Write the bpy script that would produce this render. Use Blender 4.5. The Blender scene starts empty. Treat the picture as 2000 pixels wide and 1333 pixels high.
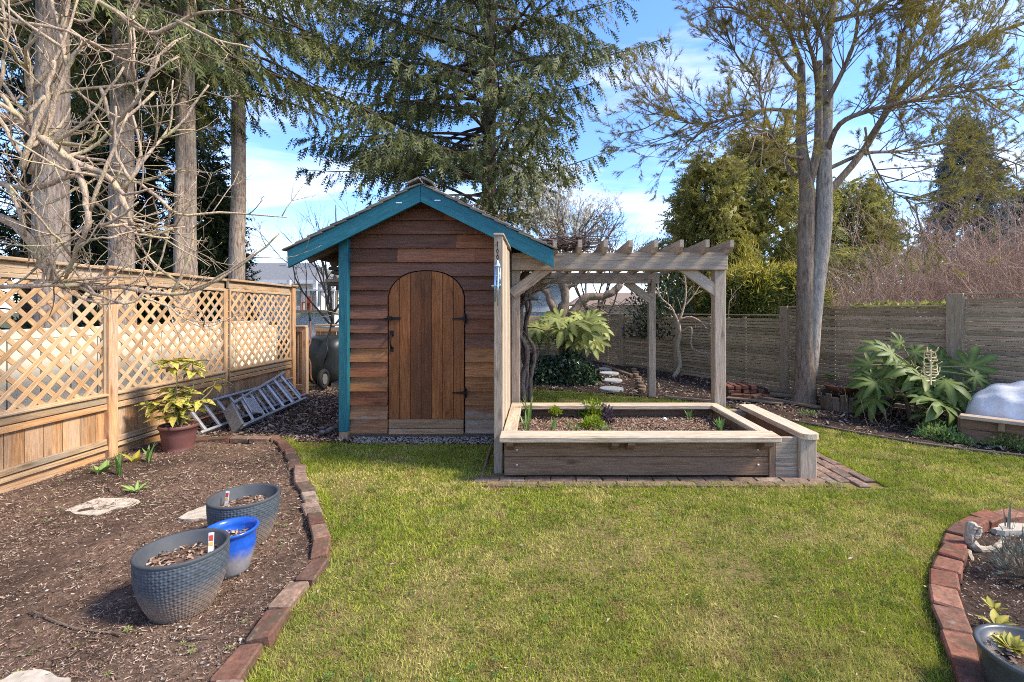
import bpy, math, random
import numpy as np
from mathutils import Vector, Matrix, Quaternion

# ------------------------------------------------------------------ camera, sky, sun, exposure
F, H, CX, CY = 920.0, 1.33, 1055.0, 607.0          # focal length in photo pixels, eye height, vanishing point
scene = bpy.context.scene
cam_d = bpy.data.cameras.new('camera')
cam = bpy.data.objects.new('camera', cam_d)
scene.collection.objects.link(cam)
cam.location = (0, 0, H)
cam.rotation_euler = (math.radians(90), 0, 0)
cam_d.sensor_width = 36.0
cam_d.lens = F / 2000.0 * 36.0
cam_d.shift_x = (1000.0 - CX) / 2000.0
cam_d.shift_y = (CY - 666.5) / 2000.0
cam_d.clip_start = 0.05
cam_d.clip_end = 1000
scene.camera = cam

SUN_DIR = Vector((0.82, -0.15, 0.82)).normalized()  # towards the sun
SUN_EL = math.asin(SUN_DIR.z)
SUN_AZ = math.atan2(SUN_DIR.x, SUN_DIR.y)           # clockwise from +Y

world = bpy.data.worlds.new('World')
scene.world = world
world.use_nodes = True
wn, wl = world.node_tree.nodes, world.node_tree.links
wn.clear()
w_out = wn.new('ShaderNodeOutputWorld')
w_bg = wn.new('ShaderNodeBackground')
w_sky = wn.new('ShaderNodeTexSky')
w_sky.sky_type = 'NISHITA'
w_sky.sun_disc = False
w_sky.sun_elevation = SUN_EL
w_sky.sun_rotation = SUN_AZ
w_sky.air_density = 1.0
w_sky.dust_density = 0.3
w_sky.ozone_density = 3.0
w_bg.inputs['Strength'].default_value = 0.15
# thin cloud: noise on a flat layer overhead, mixed over the clear sky
w_tc = wn.new('ShaderNodeTexCoord')
w_sep = wn.new('ShaderNodeSeparateXYZ')
wl.new(w_tc.outputs['Generated'], w_sep.inputs[0])
w_add = wn.new('ShaderNodeMath'); w_add.operation = 'ADD'; w_add.inputs[1].default_value = 0.12
w_abs = wn.new('ShaderNodeMath'); w_abs.operation = 'ABSOLUTE'
wl.new(w_sep.outputs['Z'], w_abs.inputs[0]); wl.new(w_abs.outputs[0], w_add.inputs[0])
w_dx = wn.new('ShaderNodeMath'); w_dx.operation = 'DIVIDE'
w_dy = wn.new('ShaderNodeMath'); w_dy.operation = 'DIVIDE'
wl.new(w_sep.outputs['X'], w_dx.inputs[0]); wl.new(w_add.outputs[0], w_dx.inputs[1])
wl.new(w_sep.outputs['Y'], w_dy.inputs[0]); wl.new(w_add.outputs[0], w_dy.inputs[1])
w_comb = wn.new('ShaderNodeCombineXYZ')
wl.new(w_dx.outputs[0], w_comb.inputs[0]); wl.new(w_dy.outputs[0], w_comb.inputs[1])
w_map = wn.new('ShaderNodeMapping')
w_map.inputs['Scale'].default_value = (0.75, 1.5, 1.0)
w_map.inputs['Location'].default_value = (1.9, 6.3, 0)
wl.new(w_comb.outputs[0], w_map.inputs[0])
w_noise = wn.new('ShaderNodeTexNoise')
w_noise.inputs['Scale'].default_value = 1.15
w_noise.inputs['Detail'].default_value = 8
w_noise.inputs['Roughness'].default_value = 0.58
w_noise.inputs['Distortion'].default_value = 0.5
wl.new(w_map.outputs[0], w_noise.inputs['Vector'])
w_ramp = wn.new('ShaderNodeValToRGB')
w_ramp.color_ramp.elements[0].position = 0.46
w_ramp.color_ramp.elements[0].color = (0.02, 0.02, 0.02, 1)
w_ramp.color_ramp.elements[1].position = 0.78
w_ramp.color_ramp.elements[1].color = (0.9, 0.9, 0.9, 1)
wl.new(w_noise.outputs['Fac'], w_ramp.inputs[0])
w_hue = wn.new('ShaderNodeHueSaturation')
w_hue.inputs['Saturation'].default_value = 1.18
w_hue.inputs['Value'].default_value = 0.6
wl.new(w_sky.outputs[0], w_hue.inputs['Color'])
w_mix = wn.new('ShaderNodeMix'); w_mix.data_type = 'RGBA'
wl.new(w_ramp.outputs[0], w_mix.inputs[0])
w_tint = wn.new('ShaderNodeMix'); w_tint.data_type = 'RGBA'; w_tint.blend_type = 'MULTIPLY'; w_tint.inputs[0].default_value = 1.0
w_tint.inputs[7].default_value = (0.84, 0.83, 1.0, 1)
wl.new(w_hue.outputs[0], w_tint.inputs[6])
wl.new(w_tint.outputs[2], w_mix.inputs[6])
w_mix.inputs[7].default_value = (2.6, 2.5, 2.38, 1)
wl.new(w_mix.outputs[2], w_bg.inputs['Color'])
wl.new(w_bg.outputs[0], w_out.inputs['Surface'])

sun_d = bpy.data.lights.new('sun', 'SUN')
sun_d.energy = 1.7
sun_d.angle = math.radians(11)
sun_d.color = (1.0, 0.91, 0.77)
sun = bpy.data.objects.new('sun', sun_d)
scene.collection.objects.link(sun)
sun.rotation_euler = (-SUN_DIR).to_track_quat('-Z', 'Y').to_euler()

vs = scene.view_settings
vs.view_transform = 'Standard'
vs.look = 'None'
vs.exposure = 2.25
vs.gamma = 1.0
vs.use_curve_mapping = False
scene.cycles.use_denoising = False
scene.cycles.filter_width = 1.0
scene.cycles.max_bounces = 4
scene.cycles.transparent_max_bounces = 4
scene.cycles.sample_clamp_indirect = 6

# ------------------------------------------------------------------ helpers
COL = scene.collection
RN = random.Random(7)
NR = np.random.default_rng(11)
V = Vector
WO = {}                                             # world origin of every object that can be a parent


def P(px, py, Y):
    return V(((px - CX) / F * Y, Y, H - (py - CY) / F * Y))


def G(px, py, z=0.0):
    Y = F * (H - z) / (py - CY)
    return V(((px - CX) / F * Y, Y, z))


def lin(r, g, b):
    f = lambda c: ((c / 255 + 0.055) / 1.055) ** 2.4 if c > 10 else c / 255 / 12.92
    return (f(r), f(g), f(b), 1.0)


def tag(o, label=None, cat=None, group=None, kind=None):
    if label: o['label'] = label
    if cat: o['category'] = cat
    if group: o['group'] = group
    if kind: o['kind'] = kind
    return o


def thing(name, label, cat, loc=(0, 0, 0), group=None):
    o = bpy.data.objects.new(name, None)
    o.empty_display_size = 0.1
    COL.objects.link(o)
    o.location = loc
    WO[o.name] = V(loc)
    return tag(o, label, cat, group)


class MB:
    """collects geometry in world coordinates"""
    def __init__(s):
        s.v, s.f = [], []

    def add(s, vs_, fs):
        n = len(s.v)
        s.v.extend([tuple(a) for a in vs_])
        s.f.extend([tuple(i + n for i in q) for q in fs])
        return s

    def box(s, lo, hi):
        x0, y0, z0 = lo; x1, y1, z1 = hi
        return s.add([(x0, y0, z0), (x1, y0, z0), (x1, y1, z0), (x0, y1, z0), (x0, y0, z1), (x1, y0, z1), (x1, y1, z1), (x0, y1, z1)],
                     [(0, 3, 2, 1), (4, 5, 6, 7), (0, 1, 5, 4), (1, 2, 6, 5), (2, 3, 7, 6), (3, 0, 4, 7)])

    def prism(s, poly, axis_off):
        """polygon (3D points) extruded by a vector"""
        n = len(poly); a = [V(p) for p in poly]; o = V(axis_off)
        vs_ = a + [p + o for p in a]
        fs = [tuple(range(n - 1, -1, -1)), tuple(range(n, 2 * n))]
        for i in range(n):
            j = (i + 1) % n
            fs.append((i, j, n + j, n + i))
        return s.add(vs_, fs)

    def tube(s, pts, rad, n=6, cap=True):
        pts = [V(p) for p in pts]
        m = len(pts)
        if not isinstance(rad, (list, tuple)): rad = [rad] * m
        vs_, fs = [], []
        d0 = (pts[1] - pts[0]).normalized()
        ref = V((0, 0, 1)) if abs(d0.z) < 0.9 else V((1, 0, 0))
        u = d0.cross(ref).normalized()
        for i in range(m):
            d = (pts[min(i + 1, m - 1)] - pts[max(i - 1, 0)])
            if d.length < 1e-9: d = d0.copy()
            d.normalize()
            u = (u - d * u.dot(d))
            if u.length < 1e-6: u = d.orthogonal()
            u.normalize()
            w = d.cross(u)
            for k in range(n):
                a = 2 * math.pi * k / n
                vs_.append(pts[i] + (u * math.cos(a) + w * math.sin(a)) * rad[i])
        for i in range(m - 1):
            for k in range(n):
                k2 = (k + 1) % n
                fs.append((i * n + k, i * n + k2, (i + 1) * n + k2, (i + 1) * n + k))
        if cap:
            fs.append(tuple(range(n - 1, -1, -1)))
            fs.append(tuple((m - 1) * n + k for k in range(n)))
        return s.add(vs_, fs)

    def lathe(s, prof, c, n=32, sx=1.0, sy=1.0):
        c = V(c); m = len(prof)
        vs_ = [(c.x + r * math.cos(2 * math.pi * k / n) * sx, c.y + r * math.sin(2 * math.pi * k / n) * sy, c.z + z) for r, z in prof for k in range(n)]
        fs = []
        for i in range(m - 1):
            for k in range(n):
                k2 = (k + 1) % n
                fs.append((i * n + k, i * n + k2, (i + 1) * n + k2, (i + 1) * n + k))
        fs.append(tuple((m - 1) * n + k for k in range(n)))
        return s.add(vs_, fs)


def link(name, me, mat, parent=None, at=None, smooth=False):
    if mat is not None:
        for mm in (mat if isinstance(mat, (list, tuple)) else [mat]):
            me.materials.append(mm)
    o = bpy.data.objects.new(name, me)
    COL.objects.link(o)
    if parent is not None:
        o.parent = parent
        WO[o.name] = WO[parent.name].copy()
    else:
        o.location = at if at is not None else (0, 0, 0)
        WO[o.name] = V(o.location)
    if smooth:
        me.polygons.foreach_set('use_smooth', [True] * len(me.polygons))
    return o


def obj(name, mb, mat, parent=None, at=(0, 0, 0), smooth=False):
    """one mesh object; vertices are given in world coordinates"""
    org = WO[parent.name] if parent is not None else V(at)
    me = bpy.data.meshes.new(name)
    ox, oy, oz = org
    me.from_pydata([(x - ox, y - oy, z - oz) for x, y, z in mb.v], [], mb.f)
    me.update()
    return link(name, me, mat, parent, at, smooth)


def np_mesh(name, verts, faces):
    """verts (N,3), faces (M,k) -> mesh, fast"""
    me = bpy.data.meshes.new(name)
    k = faces.shape[1]; M = faces.shape[0]
    me.vertices.add(len(verts)); me.vertices.foreach_set('co', np.ascontiguousarray(verts, dtype=np.float32).ravel())
    me.loops.add(M * k); me.loops.foreach_set('vertex_index', np.ascontiguousarray(faces, dtype=np.int32).ravel())
    me.polygons.add(M); me.polygons.foreach_set('loop_start', np.arange(0, M * k, k, dtype=np.int32))
    me.update(calc_edges=True)
    return me


# bevelled box topology
_S = [(a, b, c) for a in (-1, 1) for b in (-1, 1) for c in (-1, 1)]
_ID = {(s, a): i * 3 + a for i, s in enumerate(_S) for a in range(3)}


def _bev_topo():
    def pos(i):
        s = _S[i // 3]; a = i % 3
        return V([s[k] * (1.0 if k == a else 0.8) for k in range(3)])
    fs = []
    for a in range(3):
        o = [k for k in range(3) if k != a]
        for sg in (-1, 1):
            q = []
            for p, r in ((-1, -1), (1, -1), (1, 1), (-1, 1)):
                s = [0, 0, 0]; s[a] = sg; s[o[0]] = p; s[o[1]] = r
                q.append(_ID[(tuple(s), a)])
            fs.append(q)
    for e in range(3):
        o = [k for k in range(3) if k != e]
        for p in (-1, 1):
            for r in (-1, 1):
                s0 = [0, 0, 0]; s0[e] = -1; s0[o[0]] = p; s0[o[1]] = r
                s1 = list(s0); s1[e] = 1
                s0, s1 = tuple(s0), tuple(s1)
                fs.append([_ID[(s0, o[0])], _ID[(s1, o[0])], _ID[(s1, o[1])], _ID[(s0, o[1])]])
    for s in _S:
        fs.append([_ID[(s, 0)], _ID[(s, 1)], _ID[(s, 2)]])
    out = []
    for q in fs:
        ps = [pos(i) for i in q]
        n = (ps[1] - ps[0]).cross(ps[2] - ps[0]); c = sum(ps, V((0, 0, 0)))
        out.append(tuple(q) if n.dot(c) > 0 else tuple(reversed(q)))
    return out


BEV_F = _bev_topo()


def bev_verts(L, W, T, b, jit=0.0):
    h = (L / 2, W / 2, T / 2); out = []
    for s in _S:
        j = [RN.uniform(-jit, jit) for _ in range(3)]
        for a in range(3):
            out.append(tuple(s[k] * (h[k] - (0 if k == a else b)) + j[k] for k in range(3)))
    return out


def frame(p0, p1, nrm):
    x = (V(p1) - V(p0)).normalized()
    z = V(nrm); z = (z - x * z.dot(x)).normalized()
    y = z.cross(x)
    m = Matrix((x, y, z)).transposed().to_4x4()
    m.translation = (V(p0) + V(p1)) / 2
    return m


def plank(name, p0, p1, w, t, nrm, mat, parent, bev=0.004, jit=0.0, mesh=None):
    """a board from p0 to p1 (centre line), w wide, t thick along nrm; long axis is local X"""
    p0, p1 = V(p0), V(p1)
    L = (p1 - p0).length
    if mesh is None:
        me = bpy.data.meshes.new(name)
        me.from_pydata(bev_verts(L, w, t, min(bev, w * .3, t * .3, L * .3), jit), [], BEV_F)
        me.update()
        me.materials.append(mat)
    else:
        me = mesh
    o = bpy.data.objects.new(name, me)
    COL.objects.link(o)
    M = frame(p0, p1, nrm)
    if parent is not None:
        o.parent = parent
        o.matrix_basis = Matrix.Translation(-WO[parent.name]) @ M
    else:
        o.matrix_basis = M
    WO[o.name] = M.translation.copy()
    return o


# ------------------------------------------------------------------ materials
def newmat(name):
    m = bpy.data.materials.new(name)
    m.use_nodes = True
    nt = m.node_tree
    b = nt.nodes['Principled BSDF']
    return m, nt.nodes, nt.links, b


def ramp(n, stops):
    r = n.new('ShaderNodeValToRGB')
    e = r.color_ramp.elements
    while len(e) < len(stops): e.new(0.5)
    for i, (p, c) in enumerate(stops):
        e[i].position = p; e[i].color = c if len(c) == 4 else (*c, 1)
    return r


def noise(n, l, vec, scale, detail=4, rough=0.55, dist=0.0):
    t = n.new('ShaderNodeTexNoise')
    t.inputs['Scale'].default_value = scale; t.inputs['Detail'].default_value = detail
    t.inputs['Roughness'].default_value = rough; t.inputs['Distortion'].default_value = dist
    if vec is not None: l.new(vec, t.inputs['Vector'])
    return t


def mixc(n, l, fac, a, b, mode='MIX'):
    m = n.new('ShaderNodeMix'); m.data_type = 'RGBA'; m.blend_type = mode
    for i, x in ((0, fac), (6, a), (7, b)):
        if hasattr(x, 'is_output') or isinstance(x, bpy.types.NodeSocket): l.new(x, m.inputs[i])
        elif i == 0: m.inputs[i].default_value = x
        else: m.inputs[i].default_value = x if len(x) == 4 else (*x, 1)
    return m.outputs[2]


def mapr(n, l, v, a, b, c, d):
    m = n.new('ShaderNodeMapRange')
    l.new(v, m.inputs[0])
    for i, x in enumerate((a, b, c, d)): m.inputs[i + 1].default_value = x
    return m.outputs[0]


def bump(n, l, b, h, strength=0.4, dist=0.01):
    k = n.new('ShaderNodeBump')
    k.inputs['Strength'].default_value = strength; k.inputs['Distance'].default_value = dist
    l.new(h, k.inputs['Height']); l.new(k.outputs[0], b.inputs['Normal'])


def rand_vec(n, l, amount=23.0):
    """object coordinates shifted by the object's own random number"""
    tc = n.new('ShaderNodeTexCoord'); oi = n.new('ShaderNodeObjectInfo')
    mu = n.new('ShaderNodeMath'); mu.operation = 'MULTIPLY'; mu.inputs[1].default_value = amount
    l.new(oi.outputs['Random'], mu.inputs[0])
    ad = n.new('ShaderNodeVectorMath'); ad.operation = 'ADD'
    l.new(tc.outputs['Object'], ad.inputs[0]); l.new(mu.outputs[0], ad.inputs[1])
    return ad.outputs[0], oi.outputs['Random']


def wood(name, c1, c2, c3, rough=0.75, var=0.25, grain=1.0, weather=(0.45, 0.7), moss=None, bumps=0.35, axis=0, knots=0.6, moss_at=(0.52, 0.72)):
    m, n, l, b = newmat(name)
    vec, rnd = rand_vec(n, l)
    mp = n.new('ShaderNodeMapping')
    sc = [16 * grain] * 3; sc[axis] = 0.9 * grain
    mp.inputs['Scale'].default_value = sc
    l.new(vec, mp.inputs[0])
    g = noise(n, l, mp.outputs[0], 2.6, 8, 0.62, 0.9)
    r = ramp(n, [(0.36, c1), (0.62, c2)])
    l.new(g.outputs['Fac'], r.inputs[0])
    mp2 = n.new('ShaderNodeMapping')
    s2 = [3.0] * 3; s2[axis] = 0.8
    mp2.inputs['Scale'].default_value = s2
    l.new(vec, mp2.inputs[0])
    w = noise(n, l, mp2.outputs[0], 1.7, 5, 0.6)
    wf = mapr(n, l, w.outputs['Fac'], weather[0], weather[1], 0, 1)
    col = mixc(n, l, wf, r.outputs[0], c3)
    fine = noise(n, l, mp.outputs[0], 11, 4, 0.7)
    ff = mapr(n, l, fine.outputs['Fac'], 0.3, 0.7, 0.62, 1.3)
    hs = n.new('ShaderNodeHueSaturation')
    l.new(col, hs.inputs['Color'])
    vv = mapr(n, l, rnd, 0, 1, 1 - var, 1 + var)
    mm = n.new('ShaderNodeMath'); mm.operation = 'MULTIPLY'; l.new(vv, mm.inputs[0]); l.new(ff, mm.inputs[1])
    l.new(mm.outputs[0], hs.inputs['Value'])
    out = hs.outputs[0]
    if knots:
        mk = n.new('ShaderNodeMapping'); s3 = [7.0] * 3; s3[axis] = 2.2
        mk.inputs['Scale'].default_value = s3; l.new(vec, mk.inputs[0])
        vo = n.new('ShaderNodeTexVoronoi'); vo.inputs['Scale'].default_value = 1.0; l.new(mk.outputs[0], vo.inputs['Vector'])
        kf = mapr(n, l, vo.outputs['Distance'], 0.05, 0.17, knots, 0)
        out = mixc(n, l, kf, out, (c1[0] * .35, c1[1] * .3, c1[2] * .28))
    if moss:
        mz = noise(n, l, vec, 7.5, 6, 0.75)
        mf = mapr(n, l, mz.outputs['Fac'], moss_at[0], moss_at[1], 0, 0.75)
        out = mixc(n, l, mf, out, moss)
    l.new(out, b.inputs['Base Color'])
    b.inputs['Roughness'].default_value = rough
    b.inputs['Specular IOR Level'].default_value = 0.25
    bump(n, l, b, g.outputs['Fac'], bumps, 0.006)
    return m


def plain(name, col, rough=0.6, metal=0.0, var=0.0, nscale=30, namp=0.15, bumps=0.0, spec=0.4):
    m, n, l, b = newmat(name)
    vec, rnd = rand_vec(n, l)
    z = noise(n, l, vec, nscale, 5, 0.6)
    hs = n.new('ShaderNodeHueSaturation')
    hs.inputs['Color'].default_value = col if len(col) == 4 else (*col, 1)
    a = mapr(n, l, z.outputs['Fac'], 0.25, 0.75, 1 - namp, 1 + namp)
    v = mapr(n, l, rnd, 0, 1, 1 - var, 1 + var)
    mm = n.new('ShaderNodeMath'); mm.operation = 'MULTIPLY'; l.new(a, mm.inputs[0]); l.new(v, mm.inputs[1])
    l.new(mm.outputs[0], hs.inputs['Value'])
    l.new(hs.outputs[0], b.inputs['Base Color'])
    b.inputs['Roughness'].default_value = rough
    b.inputs['Metallic'].default_value = metal
    b.inputs['Specular IOR Level'].default_value = spec
    if bumps: bump(n, l, b, z.outputs['Fac'], bumps, 0.008)
    return m


def leafmat(name, cols, rough=0.55, trans=0.3, patch=None, patch_scale=0.5, spec=0.3, per='island'):
    """foliage: colour varies from leaf to leaf; a little light comes through"""
    m, n, l, b = newmat(name)
    if per == 'island':
        g = n.new('ShaderNodeNewGeometry'); rnd = g.outputs['Random Per Island']
    else:
        g = n.new('ShaderNodeObjectInfo'); rnd = g.outputs['Random']
    k = len(cols)
    r = ramp(n, [(i / max(1, k - 1), c) for i, c in enumerate(cols)])
    l.new(rnd, r.inputs[0])
    col = r.outputs[0]
    if patch:
        tc = n.new('ShaderNodeTexCoord')
        z = noise(n, l, tc.outputs['Object'], patch_scale, 4, 0.6)
        f = mapr(n, l, z.outputs['Fac'], 0.42, 0.62, 0, 0.8)
        col = mixc(n, l, f, col, patch)
    l.new(col, b.inputs['Base Color'])
    b.inputs['Roughness'].default_value = rough
    b.inputs['Specular IOR Level'].default_value = spec
    if trans > 0:
        t = n.new('ShaderNodeBsdfTranslucent'); l.new(col, t.inputs['Color'])
        mx = n.new('ShaderNodeMixShader'); mx.inputs[0].default_value = trans
        l.new(b.outputs[0], mx.inputs[1]); l.new(t.outputs[0], mx.inputs[2])
        l.new(mx.outputs[0], n['Material Output'].inputs['Surface'])
    return m


def barkmat(name, c1, c2, c3=None, sz=1.0, rough=0.9):
    m, n, l, b = newmat(name)
    vec, rnd = rand_vec(n, l)
    mp = n.new('ShaderNodeMapping'); mp.inputs['Scale'].default_value = (15 * sz, 15 * sz, 3.4 * sz)
    l.new(vec, mp.inputs[0])
    z = noise(n, l, mp.outputs[0], 2.2, 8, 0.65, 0.4)
    r = ramp(n, [(0.36, c1), (0.6, c2)])
    l.new(z.outputs['Fac'], r.inputs[0])
    col = r.outputs[0]
    if c3:
        y = noise(n, l, vec, 2.4 * sz, 5, 0.65)
        f = mapr(n, l, y.outputs['Fac'], 0.5, 0.66, 0, 0.85)
        col = mixc(n, l, f, col, c3)
    l.new(col, b.inputs['Base Color'])
    b.inputs['Roughness'].default_value = rough
    b.inputs['Specular IOR Level'].default_value = 0.15
    bump(n, l, b, z.outputs['Fac'], 0.8, 0.02)
    return m


def groundmat(name, stops, scale=40, big=None, bumps=0.8, dist=0.02):
    m, n, l, b = newmat(name)
    tc = n.new('ShaderNodeTexCoord')
    z = noise(n, l, tc.outputs['Object'], scale, 8, 0.7, 0.3)
    r = ramp(n, stops)
    l.new(z.outputs['Fac'], r.inputs[0])
    col = r.outputs[0]
    if big:
        y = noise(n, l, tc.outputs['Object'], big[0], 5, 0.6)
        f = mapr(n, l, y.outputs['Fac'], 0.42, 0.64, 0, big[2])
        col = mixc(n, l, f, col, big[1])
    l.new(col, b.inputs['Base Color'])
    b.inputs['Roughness'].default_value = 0.95
    b.inputs['Specular IOR Level'].default_value = 0.1
    bump(n, l, b, z.outputs['Fac'], bumps, dist)
    return m


M = {}
M['cedar'] = wood('cedar_boards', (0.34, 0.165, 0.066), (0.54, 0.31, 0.145), (0.40, 0.275, 0.175), var=0.24, weather=(0.43, 0.64))
M['cedar_pale'] = wood('cedar_lattice', (0.38, 0.21, 0.095), (0.54, 0.35, 0.185), (0.42, 0.32, 0.215), var=0.22, weather=(0.45, 0.65), knots=0.3)
M['cedar_worn'] = wood('cedar_rails', (0.32, 0.195, 0.095), (0.50, 0.34, 0.19), (0.36, 0.28, 0.195), var=0.18, weather=(0.44, 0.64))
M['grey_wood'] = wood('grey_weathered_timber', (0.25, 0.185, 0.125), (0.49, 0.385, 0.28), (0.36, 0.29, 0.215), var=0.16, weather=(0.42, 0.62))
M['cap_wood'] = wood('pale_cap_boards', (0.36, 0.265, 0.17), (0.62, 0.49, 0.34), (0.45, 0.375, 0.275), var=0.1)
M['slat_wood'] = wood('slat_fence_boards', (0.29, 0.20, 0.115), (0.48, 0.355, 0.225), (0.34, 0.265, 0.145), var=0.26, weather=(0.42, 0.66))
M['slat_post'] = wood('slat_fence_posts', (0.31, 0.215, 0.13), (0.47, 0.35, 0.22), (0.36, 0.28, 0.17), var=0.12)
M['bed_wood'] = wood('bed_planks', (0.13, 0.074, 0.042), (0.23, 0.142, 0.084), (0.185, 0.12, 0.078), var=0.12)
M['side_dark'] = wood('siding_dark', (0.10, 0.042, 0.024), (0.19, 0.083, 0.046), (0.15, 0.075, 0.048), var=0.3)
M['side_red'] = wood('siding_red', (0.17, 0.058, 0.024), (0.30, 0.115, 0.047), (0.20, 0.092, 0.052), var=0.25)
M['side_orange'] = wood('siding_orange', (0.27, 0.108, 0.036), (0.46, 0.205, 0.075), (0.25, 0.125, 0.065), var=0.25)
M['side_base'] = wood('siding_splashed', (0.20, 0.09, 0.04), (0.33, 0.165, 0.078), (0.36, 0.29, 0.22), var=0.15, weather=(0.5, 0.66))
M['door_wood'] = wood('door_boards', (0.21, 0.07, 0.02), (0.38, 0.145, 0.044), (0.24, 0.094, 0.038), var=0.22)
M['door_dark'] = wood('door_boards_dark', (0.125, 0.045, 0.017), (0.215, 0.082, 0.029), (0.15, 0.058, 0.026), var=0.15)
M['door_base'] = wood('door_base_boards', (0.25, 0.14, 0.07), (0.40, 0.26, 0.145), (0.34, 0.26, 0.18), var=0.15)
M['teal'] = wood('teal_paint', (0.013, 0.105, 0.13), (0.022, 0.15, 0.18), (0.019, 0.13, 0.155), rough=0.5, var=0.06, bumps=0.4, knots=0, moss=(0.10, 0.17, 0.17), moss_at=(0.60, 0.70))
M['shingle'] = wood('cedar_shingles', (0.09, 0.075, 0.06), (0.24, 0.21, 0.18), (0.13, 0.12, 0.085), var=0.35)
M['dark_wood'] = wood('dark_old_timber', (0.05, 0.036, 0.026), (0.12, 0.09, 0.065), (0.09, 0.075, 0.06), var=0.3)
M['rough_wood'] = wood('rough_timber', (0.19, 0.12, 0.065), (0.34, 0.235, 0.135), (0.23, 0.18, 0.12), var=0.25)
M['black_iron'] = plain('black_iron', (0.018, 0.016, 0.015), 0.5, 0.6, nscale=60)
M['void'] = plain('dark_gap', (0.012, 0.008, 0.006), 0.9)
M['alu'] = plain('aluminium', (0.52, 0.515, 0.50), 0.42, 0.45, nscale=25, namp=0.25)
M['alu_dull'] = plain('dull_aluminium', (0.26, 0.26, 0.25), 0.5, 0.5, nscale=40, namp=0.35)
M['steel'] = plain('chime_steel', (0.42, 0.55, 0.66), 0.28, 0.8)
M['barrow'] = plain('black_plastic_tub', (0.018, 0.021, 0.019), 0.42, nscale=6, namp=0.5)
M['tyre'] = plain('rubber', (0.015, 0.015, 0.015), 0.8)
M['plum_pot'] = plain('plum_plastic', (0.135, 0.055, 0.047), 0.55, nscale=9, namp=0.15)
M['blue_pot'] = None
M['concrete'] = plain('concrete_slab', (0.36, 0.355, 0.33), 0.9, nscale=35, namp=0.25, bumps=0.3, var=0.08)
M['pale_stone'] = plain('pale_stone', (0.42, 0.36, 0.28), 0.9, nscale=22, namp=0.35, bumps=0.5, var=0.08)
M['white'] = plain('white_plaster', (0.78, 0.78, 0.76), 0.7, nscale=3, namp=0.05)
M['cream'] = plain('cream_panels', (0.62, 0.57, 0.46), 0.7, nscale=4, namp=0.06, var=0.04)
M['house_blue'] = plain('pale_blue_siding', (0.60, 0.66, 0.70), 0.6, nscale=3, namp=0.04)
M['trim_white'] = plain('white_trim', (0.80, 0.81, 0.82), 0.5)
M['glass'] = plain('window_glass', (0.10, 0.16, 0.19), 0.08, spec=0.8, nscale=2)
M['roof_grey'] = plain('grey_roof_shingles', (0.16, 0.165, 0.17), 0.9, nscale=14, namp=0.3)
M['roof_brown'] = plain('brown_roof_shingles', (0.20, 0.145, 0.105), 0.9, nscale=14, namp=0.3)
M['red_chair'] = plain('red_plastic', (0.34, 0.09, 0.05), 0.5)
M['tag_white'] = plain('tag_white', (0.8, 0.79, 0.75), 0.5, namp=0.02)
M['tag_red'] = plain('tag_red', (0.55, 0.06, 0.04), 0.5)
M['tag_yellow'] = plain('tag_yellow', (0.75, 0.5, 0.08), 0.5)
M['barrel'] = wood('barrel_staves', (0.12, 0.085, 0.055), (0.24, 0.18, 0.12), (0.15, 0.13, 0.09), var=0.25, axis=0)
M['rust'] = plain('rusty_bowl', (0.155, 0.068, 0.038), 0.8, nscale=25, namp=0.4)
M['drift'] = wood('bleached_driftwood', (0.24, 0.17, 0.11), (0.52, 0.43, 0.31), (0.42, 0.35, 0.27), var=0.05, grain=0.8)
M['dark_pot'] = plain('dark_glazed_pot', (0.055, 0.06, 0.062), 0.32, nscale=14, namp=0.4)
M['tarp'] = plain('white_garden_fleece', (0.70, 0.68, 0.65), 0.9, nscale=8, namp=0.2, bumps=1.0)
M['teal_plastic'] = plain('teal_plastic', (0.10, 0.45, 0.42), 0.4)
M['pebble'] = leafmat('pebbles', [(0.14, 0.12, 0.10), (0.30, 0.27, 0.23), (0.45, 0.41, 0.35), (0.22, 0.18, 0.14)], 0.85, 0)

M['soil'] = groundmat('mulch_soil', [(0.30, (0.07, 0.044, 0.03, 1)), (0.5, (0.175, 0.112, 0.077, 1)), (0.72, (0.32, 0.215, 0.15, 1))], 34, (1.6, (0.05, 0.033, 0.025, 1), 0.85), 1.0, 0.03)
M['soil_dark'] = groundmat('dark_soil', [(0.30, (0.028, 0.018, 0.013, 1)), (0.55, (0.075, 0.05, 0.036, 1)), (0.75, (0.15, 0.10, 0.072, 1))], 30, (1.6, (0.05, 0.035, 0.027, 1), 0.5), 1.0, 0.03)
M['turf'] = groundmat('turf_base', [(0.3, (0.11, 0.085, 0.03, 1)), (0.55, (0.22, 0.17, 0.06, 1)), (0.75, (0.34, 0.26, 0.12, 1))], 60, (1.1, (0.16, 0.11, 0.06, 1), 0.6), 0.8, 0.015)
M['far_ground'] = groundmat('far_ground', [(0.3, (0.035, 0.05, 0.015, 1)), (0.7, (0.10, 0.11, 0.04, 1))], 6, (0.4, (0.09, 0.065, 0.04, 1), 0.7), 0.5, 0.02)
M['chips'] = leafmat('mulch_chips', [(0.075, 0.05, 0.036), (0.17, 0.108, 0.076), (0.285, 0.19, 0.135), (0.49, 0.375, 0.28), (0.115, 0.073, 0.052), (0.225, 0.125, 0.083)], 0.9, 0)


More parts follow.
